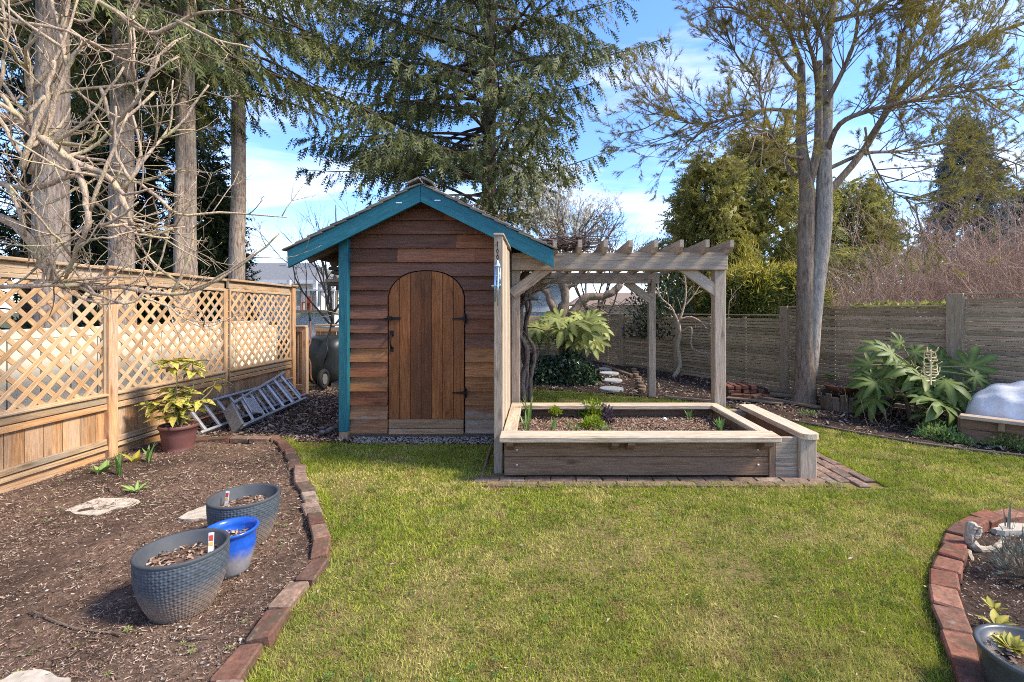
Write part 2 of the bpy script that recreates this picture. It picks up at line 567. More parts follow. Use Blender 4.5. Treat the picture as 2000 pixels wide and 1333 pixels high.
def brickmat(name, stops, pale=0.6):
    m, n, l, b = newmat(name)
    vec, rnd = rand_vec(n, l)
    r = ramp(n, stops)
    l.new(rnd, r.inputs[0])
    z = noise(n, l, vec, 38, 6, 0.7)
    f = mapr(n, l, z.outputs['Fac'], 0.3, 0.7, 0.55, 1.4)
    hs = n.new('ShaderNodeHueSaturation'); l.new(r.outputs[0], hs.inputs['Color']); l.new(f, hs.inputs['Value'])
    z2 = noise(n, l, vec, 11, 5, 0.7)
    mf = mapr(n, l, z2.outputs['Fac'], 0.46, 0.66, 0, 0.85)
    c = mixc(n, l, mf, hs.outputs[0], (0.085, 0.07, 0.045))
    z3 = noise(n, l, vec, 16, 4, 0.7)
    c = mixc(n, l, mapr(n, l, z3.outputs['Fac'], 0.6, 0.74, 0, pale), c, (0.36, 0.28, 0.22))
    l.new(c, b.inputs['Base Color'])
    b.inputs['Roughness'].default_value = 0.92
    b.inputs['Specular IOR Level'].default_value = 0.15
    bump(n, l, b, z.outputs['Fac'], 0.7, 0.006)
    return m


M['brick'] = brickmat('red_brick', [(0.0, (0.16, 0.06, 0.038)), (0.3, (0.23, 0.088, 0.054)), (0.5, (0.12, 0.062, 0.045)), (0.75, (0.28, 0.135, 0.088)), (1.0, (0.19, 0.072, 0.046))])
M['brick_brown'] = brickmat('brown_brick', [(0.0, (0.10, 0.05, 0.036)), (0.25, (0.19, 0.092, 0.06)), (0.45, (0.09, 0.058, 0.045)), (0.65, (0.28, 0.18, 0.125)), (0.85, (0.14, 0.066, 0.046)), (1.0, (0.22, 0.125, 0.085))])
M['brick_grey'] = brickmat('worn_paver', [(0.0, (0.19, 0.12, 0.09)), (0.35, (0.28, 0.18, 0.135)), (0.6, (0.16, 0.11, 0.085)), (0.8, (0.32, 0.24, 0.185)), (1.0, (0.22, 0.12, 0.085))], 0.85)


def grassmat(name, c_green, c_dark, c_yel):
    m, n, l, b = newmat(name)
    tc = n.new('ShaderNodeTexCoord')
    g = n.new('ShaderNodeNewGeometry')
    r = ramp(n, [(0.0, c_dark), (0.5, c_green), (0.82, (c_green[0] * 1.35, c_green[1] * 1.25, c_green[2] * 1.3)), (1.0, c_yel)])
    l.new(g.outputs['Random Per Island'], r.inputs[0])
    z = noise(n, l, tc.outputs['Object'], 1.7, 6, 0.7, 0.8)
    f = mapr(n, l, z.outputs['Fac'], 0.48, 0.60, 0.0, 0.72)
    c = mixc(n, l, f, r.outputs[0], c_yel)
    z2 = noise(n, l, tc.outputs['Object'], 1.3, 5, 0.65)
    c = mixc(n, l, mapr(n, l, z2.outputs['Fac'], 0.5, 0.62, 0, 0.7), c, c_dark)
    z3 = noise(n, l, tc.outputs['Object'], 7.0, 4, 0.7)
    c = mixc(n, l, mapr(n, l, z3.outputs['Fac'], 0.54, 0.66, 0, 0.85), c, (0.30, 0.20, 0.08))
    l.new(c, b.inputs['Base Color'])
    b.inputs['Roughness'].default_value = 0.6
    b.inputs['Specular IOR Level'].default_value = 0.25
    t = n.new('ShaderNodeBsdfTranslucent'); l.new(c, t.inputs['Color'])
    mx = n.new('ShaderNodeMixShader'); mx.inputs[0].default_value = 0.35
    l.new(b.outputs[0], mx.inputs[1]); l.new(t.outputs[0], mx.inputs[2])
    l.new(mx.outputs[0], n['Material Output'].inputs['Surface'])
    return m


M['grass'] = grassmat('grass_blades', (0.325, 0.38, 0.034), (0.19, 0.255, 0.022), (0.62, 0.53, 0.18))

M['fir'] = leafmat('fir_needles', [(0.045, 0.058, 0.017), (0.09, 0.108, 0.03), (0.17, 0.185, 0.055), (0.06, 0.074, 0.026)], 0.6, 0.3)
M['fir_olive'] = leafmat('fir_needles_olive', [(0.06, 0.07, 0.015), (0.12, 0.135, 0.028), (0.21, 0.21, 0.045), (0.08, 0.085, 0.022)], 0.6, 0.3)
M['fir_dark'] = leafmat('evergreen_dark', [(0.016, 0.028, 0.010), (0.032, 0.05, 0.018), (0.05, 0.07, 0.024)], 0.6, 0.15)
M['cedar_leaf'] = leafmat('cedar_sprays', [(0.12, 0.135, 0.03), (0.24, 0.25, 0.06), (0.38, 0.36, 0.09), (0.18, 0.19, 0.05)], 0.6, 0.42, (0.33, 0.28, 0.075), 0.9)
M['spruce_blue'] = leafmat('blue_spruce_needles', [(0.05, 0.085, 0.085), (0.10, 0.15, 0.15), (0.16, 0.22, 0.215)], 0.6, 0.15)
M['pine'] = leafmat('pine_needles', [(0.09, 0.10, 0.022), (0.17, 0.175, 0.036), (0.27, 0.245, 0.055), (0.33, 0.25, 0.06), (0.13, 0.145, 0.034)], 0.6, 0.35, (0.34, 0.27, 0.06), 0.55)
M['bamboo'] = leafmat('bamboo_leaves', [(0.035, 0.06, 0.012), (0.07, 0.105, 0.02), (0.13, 0.16, 0.028), (0.20, 0.20, 0.035)], 0.45, 0.3)
M['bamboo_yel'] = leafmat('yellow_bamboo_leaves', [(0.24, 0.23, 0.035), (0.42, 0.36, 0.05), (0.55, 0.44, 0.07)], 0.45, 0.35)
M['ivy'] = leafmat('ivy_leaves', [(0.016, 0.034, 0.013), (0.036, 0.07, 0.027), (0.07, 0.11, 0.05), (0.12, 0.16, 0.085)], 0.3, 0.1, spec=0.6)
M['holly'] = leafmat('holly_leaves', [(0.014, 0.03, 0.012), (0.03, 0.055, 0.024), (0.06, 0.085, 0.05)], 0.3, 0.1, spec=0.5)
M['cover'] = leafmat('groundcover_leaves', [(0.14, 0.22, 0.055), (0.25, 0.35, 0.10), (0.36, 0.45, 0.16)], 0.5, 0.3)
M['blade'] = leafmat('bulb_leaves', [(0.10, 0.20, 0.05), (0.17, 0.28, 0.075), (0.25, 0.34, 0.11)], 0.45, 0.3)
M['parsley'] = leafmat('parsley_leaves', [(0.12, 0.20, 0.012), (0.22, 0.30, 0.02), (0.34, 0.38, 0.04)], 0.5, 0.3)
M['purple'] = leafmat('purple_leaves', [(0.05, 0.03, 0.045), (0.10, 0.06, 0.08), (0.14, 0.12, 0.13)], 0.5, 0.2)
M['weed'] = leafmat('weeds', [(0.13, 0.19, 0.05), (0.24, 0.28, 0.09), (0.33, 0.33, 0.13)], 0.6, 0.3)
M['lavender'] = leafmat('lavender_leaves', [(0.10, 0.115, 0.085), (0.17, 0.185, 0.14), (0.23, 0.23, 0.18)], 0.7, 0.2)
M['blossom'] = leafmat('white_blossom', [(0.70, 0.70, 0.62), (0.85, 0.84, 0.76), (0.75, 0.73, 0.55)], 0.7, 0.3)
M['bud_yel'] = leafmat('yellow_buds', [(0.52, 0.42, 0.18), (0.66, 0.56, 0.28), (0.45, 0.38, 0.18)], 0.7, 0.3)
M['fatsia'] = None
M['bark_fir'] = barkmat('fir_bark', (0.11, 0.078, 0.058), (0.38, 0.30, 0.235), (0.28, 0.24, 0.19))
M['bark_dark'] = barkmat('dark_bark', (0.05, 0.035, 0.026), (0.13, 0.095, 0.07))
M['bark_pine'] = barkmat('pine_bark', (0.12, 0.08, 0.054), (0.31, 0.23, 0.165), (0.19, 0.16, 0.115))
M['bark_grey'] = barkmat('pale_pine_bark', (0.19, 0.155, 0.125), (0.42, 0.37, 0.315), (0.30, 0.275, 0.22))
M['bark_mag'] = barkmat('lichened_branch', (0.33, 0.225, 0.15), (0.62, 0.48, 0.35), (0.52, 0.45, 0.23), 3.0)
M['twig_red'] = barkmat('reddish_twigs', (0.28, 0.17, 0.12), (0.56, 0.40, 0.30), (0.46, 0.33, 0.23), 2.0)
M['twig_brown'] = barkmat('brown_twigs', (0.10, 0.07, 0.05), (0.22, 0.165, 0.12))
M['vine'] = barkmat('vine_bark', (0.07, 0.05, 0.04), (0.20, 0.155, 0.125), None, 2.0)
M['stem_green'] = plain('green_stem', (0.28, 0.29, 0.11), 0.6)
M['stem_brown'] = plain('brown_stem', (0.15, 0.11, 0.07), 0.8)

# ------------------------------------------------------------------ foliage and branch helpers
def T(vs_, fs):
    return np.array(vs_, dtype=np.float64), np.array(fs, dtype=np.int32)


LEAF = T([(0, 0, 0), (0.45, -0.22, 0.06), (1, 0, -0.08), (0.45, 0.22, 0.06)], [(0, 1, 2), (0, 2, 3)])
NARROW = T([(0, 0, 0), (0.35, -0.075, 0.02), (1, 0, -0.10), (0.35, 0.075, 0.02)], [(0, 1, 2), (0, 2, 3)])
BLADE = T([(0, -0.5, 0), (0, 0.5, 0), (1, 0, 0)], [(0, 1, 2)])          # y is scaled separately


def _spray(n_side, w, ang, ll):
    v, f = [], []
    def tri(a, b, c):
        k = len(v); v.extend([a, b, c]); f.append((k, k + 1, k + 2))
    tri((0, -w, 0), (0, w, 0), (1, 0, -0.12))
    for i in range(n_side):
        t = 0.12 + 0.72 * i / max(1, n_side - 1)
        L = ll * (1 - 0.55 * t)
        for s in (-1, 1):
            a = ang
            bx, by = t, 0
            ex, ey = t + math.cos(a) * L, s * math.sin(a) * L
            nx, ny = -math.sin(a) * w * s, math.cos(a) * w
            tri((bx - nx, by - ny, 0), (bx + nx, by + ny, 0), (ex, ey, -0.06 + 0.05 * (i % 2)))
    return T(v, f)


SPRAY = _spray(4, 0.055, 0.75, 0.42)
SPRAY3 = _spray(3, 0.075, 0.7, 0.45)
FERN = _spray(5, 0.05, 0.6, 0.36)


def _tuft(k, seed, w=0.03, open_=0.9):
    r = random.Random(seed); v, f = [], []
    for i in range(k):
        a = r.uniform(0, 2 * math.pi); o = r.uniform(0.25, open_)
        x = r.uniform(-0.35, 0.25)
        d = V((math.cos(o), math.sin(o) * math.cos(a), math.sin(o) * math.sin(a))) * r.uniform(0.7, 1.0)
        s = d.cross(V((r.uniform(-1, 1), r.uniform(-1, 1), r.uniform(-1, 1)))).normalized() * w
        b = V((x, 0, 0)); n = len(v)
        v.extend([tuple(b - s), tuple(b + s), tuple(b + d)]); f.append((n, n + 1, n + 2))
    return T(v, f)


TUFT = _tuft(12, 3, 0.036)
ROSETTE = T(sum([[(0, 0, 0), (math.cos(a - .3) * .6, math.sin(a - .3) * .6, .25), (math.cos(a), math.sin(a), .12), (math.cos(a + .3) * .6, math.sin(a + .3) * .6, .25)] for a in np.arange(0, 6.2, 1.05)], []),
            sum([[(4 * i, 4 * i + 1, 4 * i + 2), (4 * i, 4 * i + 2, 4 * i + 3)] for i in range(6)], []))


def _tri(s=1.0):
    v = []
    for a in range(8):
        pass
    return None


OCT = T([(1, 0, 0), (-1, 0, 0), (0, 1, 0), (0, -1, 0), (0, 0, .7), (0, 0, -.7)],
        [(0, 2, 4), (2, 1, 4), (1, 3, 4), (3, 0, 4), (2, 0, 5), (1, 2, 5), (3, 1, 5), (0, 3, 5)])


def unit(a):
    return a / np.maximum(np.linalg.norm(a, axis=1, keepdims=True), 1e-9)


def spray(name, tpl, pos, dr, size, rng=NR, ysc=None, up=None):
    """copies of a small template: x along dr, scaled by size; one mesh"""
    pos = np.asarray(pos, float); N = len(pos)
    d = unit(np.asarray(dr, float))
    ref = rng.normal(size=(N, 3)) if up is None else np.tile(np.asarray(up, float), (N, 1)) + rng.normal(size=(N, 3)) * 0.35
    s = unit(np.cross(ref, d)); nn = np.cross(d, s)
    tv, tf = tpl
    size = np.broadcast_to(np.asarray(size, float), (N,))
    ys = size if ysc is None else np.broadcast_to(np.asarray(ysc, float), (N,))
    vs_ = (pos[:, None, :] + tv[None, :, 0, None] * (d * size[:, None])[:, None, :]
           + tv[None, :, 1, None] * (s * ys[:, None])[:, None, :] + tv[None, :, 2, None] * (nn * size[:, None])[:, None, :])
    k = len(tv)
    fs = tf[None] + (np.arange(N) * k)[:, None, None]
    return np_mesh(name, vs_.reshape(-1, 3), fs.reshape(-1, 3))


def foliage(name, tpl, pos, dr, size, mat, parent, kind='stuff', **kw):
    pos = np.asarray(pos, float) - np.array(WO[parent.name]) if parent is not None else np.asarray(pos, float)
    me = spray(name, tpl, pos, dr, size, **kw)
    o = link(name, me, mat, parent)
    if kind: o['kind'] = kind
    return o


def smooth_path(pts, k=4):
    """Catmull-Rom through 3D points"""
    p = [V(a) for a in pts]
    if len(p) < 3: return p
    q = [p[0] * 2 - p[1]] + p + [p[-1] * 2 - p[-2]]
    out = []
    for i in range(1, len(q) - 2):
        a, b, c, d = q[i - 1], q[i], q[i + 1], q[i + 2]
        for j in range(k):
            t = j / k
            out.append(0.5 * ((2 * b) + (c - a) * t + (2 * a - 5 * b + 4 * c - d) * t * t + (3 * b - a - 3 * c + d) * t ** 3))
    out.append(p[-1])
    return out


def taper(n, r0, r1, pw=1.0):
    return [r0 + (r1 - r0) * (i / max(1, n - 1)) ** pw for i in range(n)]


def rv(rng, s=1.0):
    return V((rng.uniform(-s, s), rng.uniform(-s, s), rng.uniform(-s, s)))


def grow(mb, p, d, L, r, depth, rng, up=0.15, wig=0.3, kids=(2, 4), spread=0.8, ratio=0.6, tips=None, segs=5, flat=1.0, kmin=0.3):
    """a bare branch that forks"""
    pts = [V(p)]; d = V(d).normalized()
    for i in range(segs):
        d = (d + rv(rng, wig) * V((1, 1, flat)).length / 1.73 + V((0, 0, up))).normalized() if wig or up else d
        pts.append(pts[-1] + d * L / segs)
    n = 6 if r > 0.02 else (4 if r > 0.006 else 3)
    mb.tube(pts, taper(len(pts), r, max(r * 0.45, 0.0012)), n)
    if depth <= 0:
        if tips is not None: tips.append((pts[-1], d.copy()))
        return
    for _ in range(rng.randint(*kids)):
        t = rng.uniform(kmin, 1.0)
        i = min(int(t * segs), segs - 1)
        q = pts[i].lerp(pts[i + 1], t * segs - i)
        dd = (pts[i + 1] - pts[i]).normalized()
        side = dd.cross(rv(rng)).normalized()
        a = rng.uniform(0.5, 1.1) * spread
        nd = dd * math.cos(a) + side * math.sin(a)
        grow(mb, q, nd, L * ratio * rng.uniform(0.7, 1.2), max(r * 0.55 * (1 - 0.3 * t), 0.0014), depth - 1, rng, up, wig, kids, spread, ratio, tips, max(3, segs - 1), flat, kmin)
    if tips is not None: tips.append((pts[-1], d.copy()))


def copy_tree(o, parent=None):
    c = o.copy(); COL.objects.link(c); c.parent = parent
    for ch in list(o.children): copy_tree(ch, c)
    return c


def inside(poly, x, y):
    """vectorised point in polygon"""
    x = np.asarray(x); y = np.asarray(y)
    r = np.zeros(x.shape, bool); n = len(poly)
    for i in range(n):
        x1, y1 = poly[i][:2]; x2, y2 = poly[(i + 1) % n][:2]
        if y1 == y2: continue
        c = ((y1 > y) != (y2 > y)) & (x < (x2 - x1) * (y - y1) / (y2 - y1) + x1)
        r ^= c
    return r


def sample(poly, n, rng=NR, bias=0.0):
    """random ground points in a polygon; bias > 0 packs them towards the camera"""
    xs = [p[0] for p in poly]; ys = [p[1] for p in poly]
    out = np.zeros((0, 2))
    while len(out) < n:
        k = n * 3
        if bias == 0: y = rng.uniform(min(ys), max(ys), k)
        else:
            u = rng.uniform(0, 1, k); e = 1 - bias
            a, b = max(min(ys), 0.6) ** e, max(ys) ** e
            y = (a + (b - a) * u) ** (1 / e)
        x = rng.uniform(min(xs), max(xs), k)
        # only what can come into view from about here
        ok = inside(poly, x, y) & (np.abs(x) < y * 1.35 + 1.0)
        out = np.concatenate([out, np.stack([x, y], 1)[ok]])
    return out[:n]


def sheet(name, poly, z, mat, kind='structure'):
    mb = MB(); mb.add([(p[0], p[1], z) for p in poly], [tuple(range(len(poly)))])
    o = obj(name, mb, mat)
    me = o.data
    if me.polygons[0].normal.z < 0: me.flip_normals()
    o['kind'] = kind
    return o


def hnoise(x, y, s, seed=0):
    """cheap smooth noise"""
    r = np.random.default_rng(seed); h = np.zeros_like(x)
    for k in range(7):
        a = r.uniform(0, 6.28); fr = s * r.uniform(0.5, 2.2)
        h += np.sin((x * math.cos(a) + y * math.sin(a)) * fr + r.uniform(0, 6.28)) / (1 + 0.3 * k)
    return h / 4


def soil_grid(name, poly, z0, amp, mat, step=0.05, mound=None, kind='structure'):
    xs = [p[0] for p in poly]; ys = [p[1] for p in poly]
    gx = np.arange(min(xs), max(xs) + step, step); gy = np.arange(min(ys), max(ys) + step, step)
    X, Y = np.meshgrid(gx, gy)
    ins = inside(poly, X, Y)
    Z = z0 + amp * (0.5 + hnoise(X, Y, 9, 3) * 0.5 + hnoise(X, Y, 31, 5) * 0.28)
    if mound: Z = Z + mound(X, Y)
    ny, nx = X.shape
    idx = np.arange(nx * ny).reshape(ny, nx)
    ok = ins[:-1, :-1] & ins[1:, :-1] & ins[:-1, 1:] & ins[1:, 1:]
    fs = np.stack([idx[:-1, :-1][ok], idx[:-1, 1:][ok], idx[1:, 1:][ok], idx[1:, :-1][ok]], 1)
    used, inv = np.unique(fs, return_inverse=True)
    vs_ = np.stack([X.ravel(), Y.ravel(), Z.ravel()], 1)[used]
    me = np_mesh(name, vs_, inv.reshape(fs.shape))
    o = link(name, me, mat, smooth=True)
    o['kind'] = kind
    return o


def along(pts, step, closed=False):
    """points every step metres along a polyline, with directions"""
    out = []; acc = 0.0; pts = smooth_path(pts, 4)
    for a, b in zip(pts[:-1], pts[1:]):
        L = (b - a).length; d = (b - a).normalized()
        while acc < L:
            out.append((a + d * acc, d)); acc += step
        acc -= L
    return out


# ------------------------------------------------------------------ the ground
BIG = 320.0
sheet('ground', [(-BIG, -60), (BIG, -60), (BIG, BIG), (-BIG, BIG)], -0.03, M['far_ground'])

# brick edging line on the left, from the path to the camera
EDGE_L = [G(540, 862), G(560, 885), G(577, 915), G(590, 945), G(603, 978), G(614, 1010), G(622, 1040), G(628, 1068), G(622, 1100), G(606, 1128), G(582, 1158), G(552, 1195), G(520, 1240), G(487, 1288), G(450, 1340), G(412, 1400), G(370, 1475)]
EDGE_R = [G(2110, 1005), G(2040, 1010), G(1985, 1014), G(1935, 1022), G(1896, 1036), G(1873, 1056), G(1862, 1082), G(1853, 1110), G(1845, 1140), G(1845, 1170), G(1853, 1205), G(1864, 1245), G(1881, 1290), G(1902, 1340), G(1930, 1400)]
# border of the far bed on the right
BORDER = [G(1020, 760), G(1120, 766), G(1210, 772), G(1300, 781), G(1390, 790), G(1470, 807), G(1545, 824), G(1620, 838), G(1700, 853), G(1790, 868), G(1870, 879), G(1940, 887), G(2030, 897), G(2180, 915)]

lawn_poly = ([p for p in EDGE_L] + [V((-1.0, 0.9, 0)), V((1.2, 0.9, 0))] + list(reversed(EDGE_R)) + [V((4.6, 2.8, 0))] + list(reversed(BORDER))
             + [V((-0.2, 7.3, 0)), V((-0.35, 5.0, 0)), G(966, 868), G(700, 868)])
sheet('lawn', lawn_poly, 0.0, M['turf'])

bed_l = [p for p in EDGE_L] + [V((-1.3, 0.9, 0)), V((-4.0, 0.9, 0)), V((-4.0, 4.95, 0)), V((-2.6, 4.92, 0))]
soil_grid('mulch_bed', bed_l, -0.014, 0.045, M['soil'])
bed_h = lambda x, y: -0.014 + 0.045 * (0.5 + hnoise(x, y, 9, 3) * 0.5 + hnoise(x, y, 31, 5) * 0.28)
path_poly = [V((-4.0, 4.90, 0)), V((-2.6, 4.87, 0)), G(540, 862), G(700, 866), V((-1.9, 4.9, 0)), V((-1.9, 9.4, 0)), V((-4.0, 9.4, 0))]
soil_grid('path', path_poly, -0.014, 0.025, M['soil_dark'])
sheet('shed_footing_ground', [G(690, 868.5), G(966, 868.5), V((-0.3, 5.2, 0)), V((-2.1, 5.2, 0))], 0.003, M['soil_dark'])
bed_far = list(BORDER) + [V((7.5, 3.4, 0)), V((7.0, 6.5, 0)), V((3.0, 12.5, 0)), V((-1.5, 12.5, 0)), V((-1.5, 8.0, 0))]
soil_grid('border_bed', bed_far, -0.012, 0.035, M['soil_dark'], step=0.07)
bed_r = [p for p in EDGE_R] + [V((3.2, 0.9, 0)), V((4.6, 1.6, 0)), V((4.6, 2.7, 0))]
soil_grid('corner_bed', bed_r, -0.012, 0.03, M['soil_dark'])
beyond_l = [V((-4.05, -3, 0)), V((-4.05, 9.4, 0)), V((-9, 9.4, 0)), V((-9, -3, 0))]
sheet('neighbour_lawn', beyond_l, -0.022, M['far_ground'])

# grass
g = sample(lawn_poly, 420000, bias=1.35)
bare = hnoise(g[:, 0], g[:, 1], 2.6, 21) + .7 * hnoise(g[:, 0], g[:, 1], 9.0, 22)
near_front = (g[:, 1] > 3.5) & (g[:, 1] < 3.78) & (g[:, 0] > -0.5) & (g[:, 0] < 2.6)
under_bed = (g[:, 1] > 3.66) & (g[:, 1] < 5.0) & (g[:, 0] > -0.4) & (g[:, 0] < 2.53)
keep = ~under_bed & ~near_front & (NR.uniform(0, 1, len(g)) < np.clip(0.85 - 0.8 * bare, 0.25, 1))
g = g[keep]; N = len(g)
lean = NR.normal(size=(N, 3)) * np.array([0.55, 0.55, 0.0]) + np.array([0, 0, 1.0])
patch = 0.8 + 0.35 * hnoise(g[:, 0], g[:, 1], 3.2, 9)
hgt = NR.uniform(0.010, 0.034, N) ** 1.0 * patch * np.where(NR.uniform(0, 1, N) < .06, 1.7, 1.0)
wid = np.maximum(0.0034, g[:, 1] * 0.0019) * NR.uniform(0.8, 1.3, N)
me = spray('grass', BLADE, np.concatenate([g, np.zeros((N, 1))], 1), lean, hgt, ysc=wid)
tag(link('grass', me, M['grass']), 'short patchy green and straw lawn grass', 'grass', kind='stuff')

# longer tufts, straw and fallen bits that break the lawn up
c_ = sample(lawn_poly, 2600, bias=1.05)
c_ = c_[~((c_[:, 1] > 3.5) & (c_[:, 1] < 5.0) & (c_[:, 0] > -.5) & (c_[:, 0] < 2.6))]
tp = np.repeat(c_, 14, 0) + NR.normal(size=(len(c_) * 14, 2)) * .018
N = len(tp)
me = spray('grass_tufts', BLADE, np.concatenate([tp, np.zeros((N, 1))], 1), NR.normal(size=(N, 3)) * np.array([.6, .6, 0]) + np.array([0, 0, 1.0]), NR.uniform(.025, .052, N), ysc=np.maximum(.003, tp[:, 1] * .0016))
M['tuft'] = leafmat('grass_tufts', [(0.10, 0.155, 0.022), (0.20, 0.25, 0.035), (0.29, 0.31, 0.05)], .55, .35)
tag(link('grass_tufts', me, M['tuft']), 'longer green tufts scattered through the lawn', 'grass', kind='stuff')

# mulch, needles and stones lying on the beds
def litter(name, poly, n, smin, smax, mat, z, label, cat, asp=0.35, bias=1.2, tilt=0.35, hf=None, clumpy=0.0):
    g = sample(poly, n, bias=bias)
    if clumpy:
        g = g[NR.uniform(0, 1, len(g)) < np.clip(.75 + clumpy * (hnoise(g[:, 0], g[:, 1], 6, 31) + .7 * hnoise(g[:, 0], g[:, 1], 23, 33)), .12, 1)]
        n = len(g)
    d = np.concatenate([NR.normal(size=(n, 2)), NR.normal(size=(n, 1)) * tilt], 1)
    s = smin * (smax * 1.5 / smin) ** (NR.uniform(0, 1, n) ** 1.8) * np.clip(0.6 + 0.22 * g[:, 1], 0.8, 1.8)
    zb = np.full(n, z) if hf is None else hf(g[:, 0], g[:, 1]) + z - .002
    pos = np.concatenate([g, zb[:, None] + NR.uniform(0, 0.008, (n, 1))], 1)
    tpl = T([(-.5, -asp / 2, 0), (.5, -asp / 3, .06), (.45, asp / 2, 0), (-.4, asp / 3, .08)], [(0, 1, 2), (0, 2, 3)])
    me = spray(name, tpl, pos, d, s, up=(0, 0, 1))
    return tag(link(name, me, mat), label, cat, kind='stuff')


def stones(name, poly, n, smin, smax, z, label, bias=1.2, mat=None):
    g = sample(poly, n, bias=bias)
    d = np.concatenate([NR.normal(size=(n, 2)), NR.normal(size=(n, 1)) * .15], 1)
    s = NR.uniform(smin, smax, n) ** 1.0
    pos = np.concatenate([g, np.full((n, 1), z)], 1)
    tpl = (OCT[0] * np.array([1, .75, .7]) * 0.5, OCT[1])
    me = spray(name, tpl, pos, d, s, up=(0, 0, 1))
    return tag(link(name, me, mat or M['pebble'], smooth=False), label, 'gravel', kind='stuff')


M['straw'] = leafmat('straw', [(0.45, 0.36, 0.18), (0.30, 0.21, 0.10), (0.55, 0.46, 0.26), (0.20, 0.13, 0.07)], .8, .1)
litter('lawn_thatch', [p for p in lawn_poly if p.y < 3.6] + [], 16000, 0.006, 0.018, M['straw'], 0.006, 'dry straw coloured thatch lying in the lawn', 'thatch', asp=.06, tilt=.5)
litter('mulch_chips', bed_l, 75000, 0.004, 0.013, M['chips'], 0.0, 'brown bark chips strewn over the left bed', 'mulch', hf=bed_h, clumpy=1.0)
litter('dry_needles', bed_l, 26000, 0.012, 0.035, M['chips'], 0.004, 'dry brown needles strewn over the left bed', 'mulch', asp=0.05, hf=bed_h, clumpy=1.0)
stones('small_stones', bed_l, 700, 0.006, 0.024, 0.012, 'pale pebbles dotted over the left bed')
litter('path_chips', path_poly, 16000, 0.008, 0.028, M['chips'], 0.004, 'dark bark chips covering the path beside the shed', 'mulch', bias=0)
stones('path_stones', path_poly, 900, 0.01, 0.035, 0.008, 'grey stones mixed into the path beside the shed', bias=0)
litter('border_chips', bed_far, 26000, 0.008, 0.032, M['chips'], 0.008, 'dark bark chips covering the border bed along the slat fence', 'mulch', bias=0)
stones('border_stones', bed_far, 220, 0.01, 0.04, 0.014, 'pale stones dotted over the border bed', bias=0)
litter('corner_chips', bed_r, 18000, 0.003, 0.012, M['chips'], 0.004, 'dark bark chips inside the curved brick corner bed', 'mulch')
stones('corner_stones', bed_r, 160, 0.01, 0.03, 0.01, 'pale stones inside the curved brick corner bed')
foot_poly = [G(690, 868), G(966, 868), G(966, 851), G(690, 851)]
stones('gravel', foot_poly, 1500, 0.012, 0.035, 0.008, 'grey gravel strip along the foot of the shed wall', bias=0)


def weeds(name, poly, n, smin, smax, label, mat='weed'):
    g = sample(poly, n, bias=1.1)
    k = hnoise(g[:, 0], g[:, 1], 3.0, 4) > -0.1
    g = g[k]; n = len(g)
    d = np.concatenate([NR.normal(size=(n, 2)), NR.normal(size=(n, 1)) * .1], 1)
    me = spray(name, ROSETTE, np.concatenate([g, np.full((n, 1), 0.016)], 1), d, NR.uniform(smin, smax, n), up=(0, 0, 1))
    return tag(link(name, me, M[mat]), label, 'weeds', kind='stuff')


# ragged longer grass where the mower cannot reach, dead leaves and clover in the turf
ed = []
for line, off in ((EDGE_L, 0.075), (EDGE_R, -0.085)):
    for p, d in along(line, 0.004):
        nrm_ = V((-d.y, d.x, 0)) * off
        for _ in range(3): ed.append((p.x + nrm_.x * RN.uniform(.75, 1.9), p.y + nrm_.y * RN.uniform(.75, 1.9), 0))
for _ in range(3600): ed.append((RN.uniform(-.5, 2.3), 3.575 - abs(RN.gauss(0, .03)), 0))
for _ in range(2500): ed.append((2.60 + abs(RN.gauss(0, .03)), RN.uniform(3.55, 4.85), 0))
ed = np.array(ed); N = len(ed)
me = spray('edge_grass', BLADE, ed, NR.normal(size=(N, 3)) * np.array([.7, .7, 0]) + np.array([0, 0, 1.0]), NR.uniform(.018, .055, N), ysc=np.maximum(.003, ed[:, 1] * .0015))
tag(link('edge_grass', me, M['grass']), 'ragged longer grass along the brick edges', 'grass', kind='stuff')
near_lawn = [p for p in lawn_poly if p.y < 3.5]
g_ = sample(near_lawn, 420, bias=1.1); g_ = g_[hnoise(g_[:, 0], g_[:, 1], 4, 12) > 0]; N = len(g_)
me = spray('clover', ROSETTE, np.concatenate([g_, np.full((N, 1), .018)], 1), np.concatenate([NR.normal(size=(N, 2)), NR.normal(size=(N, 1)) * .1], 1), NR.uniform(.008, .022, N), up=(0, 0, 1))
tag(link('clover', me, leafmat('clover_leaves', [(0.07, 0.14, 0.025), (0.13, 0.21, 0.04)], .5, .3)), 'small dark clover and weeds dotted through the lawn', 'weeds', kind='stuff')
g_ = sample(near_lawn, 90, bias=1.1); N = len(g_)
me = spray('dead_leaves', LEAF, np.concatenate([g_, np.full((N, 1), .028)], 1), np.concatenate([NR.normal(size=(N, 2)), NR.normal(size=(N, 1)) * .2], 1), NR.uniform(.012, .03, N), up=(0, 0, 1))
tag(link('dead_leaves', me, leafmat('dead_leaves', [(0.20, 0.11, 0.05), (0.36, 0.24, 0.13), (0.50, 0.40, 0.28)], .8, .1)), 'dry brown leaves fallen on the lawn', 'leaves', kind='stuff')
weeds('weeds', bed_l, 420, 0.006, 0.02, 'tiny green weeds sprouting across the left bed')
weeds('border_weeds', bed_far, 60, 0.02, 0.05, 'small weeds sprouting in the border bed')
weeds('neighbour_plants', [V((-4.1, 1, 0)), V((-4.1, 7, 0)), V((-4.95, 7, 0)), V((-4.95, 1, 0))], 900, 0.05, 0.12, 'green ground plants behind the lattice fence')

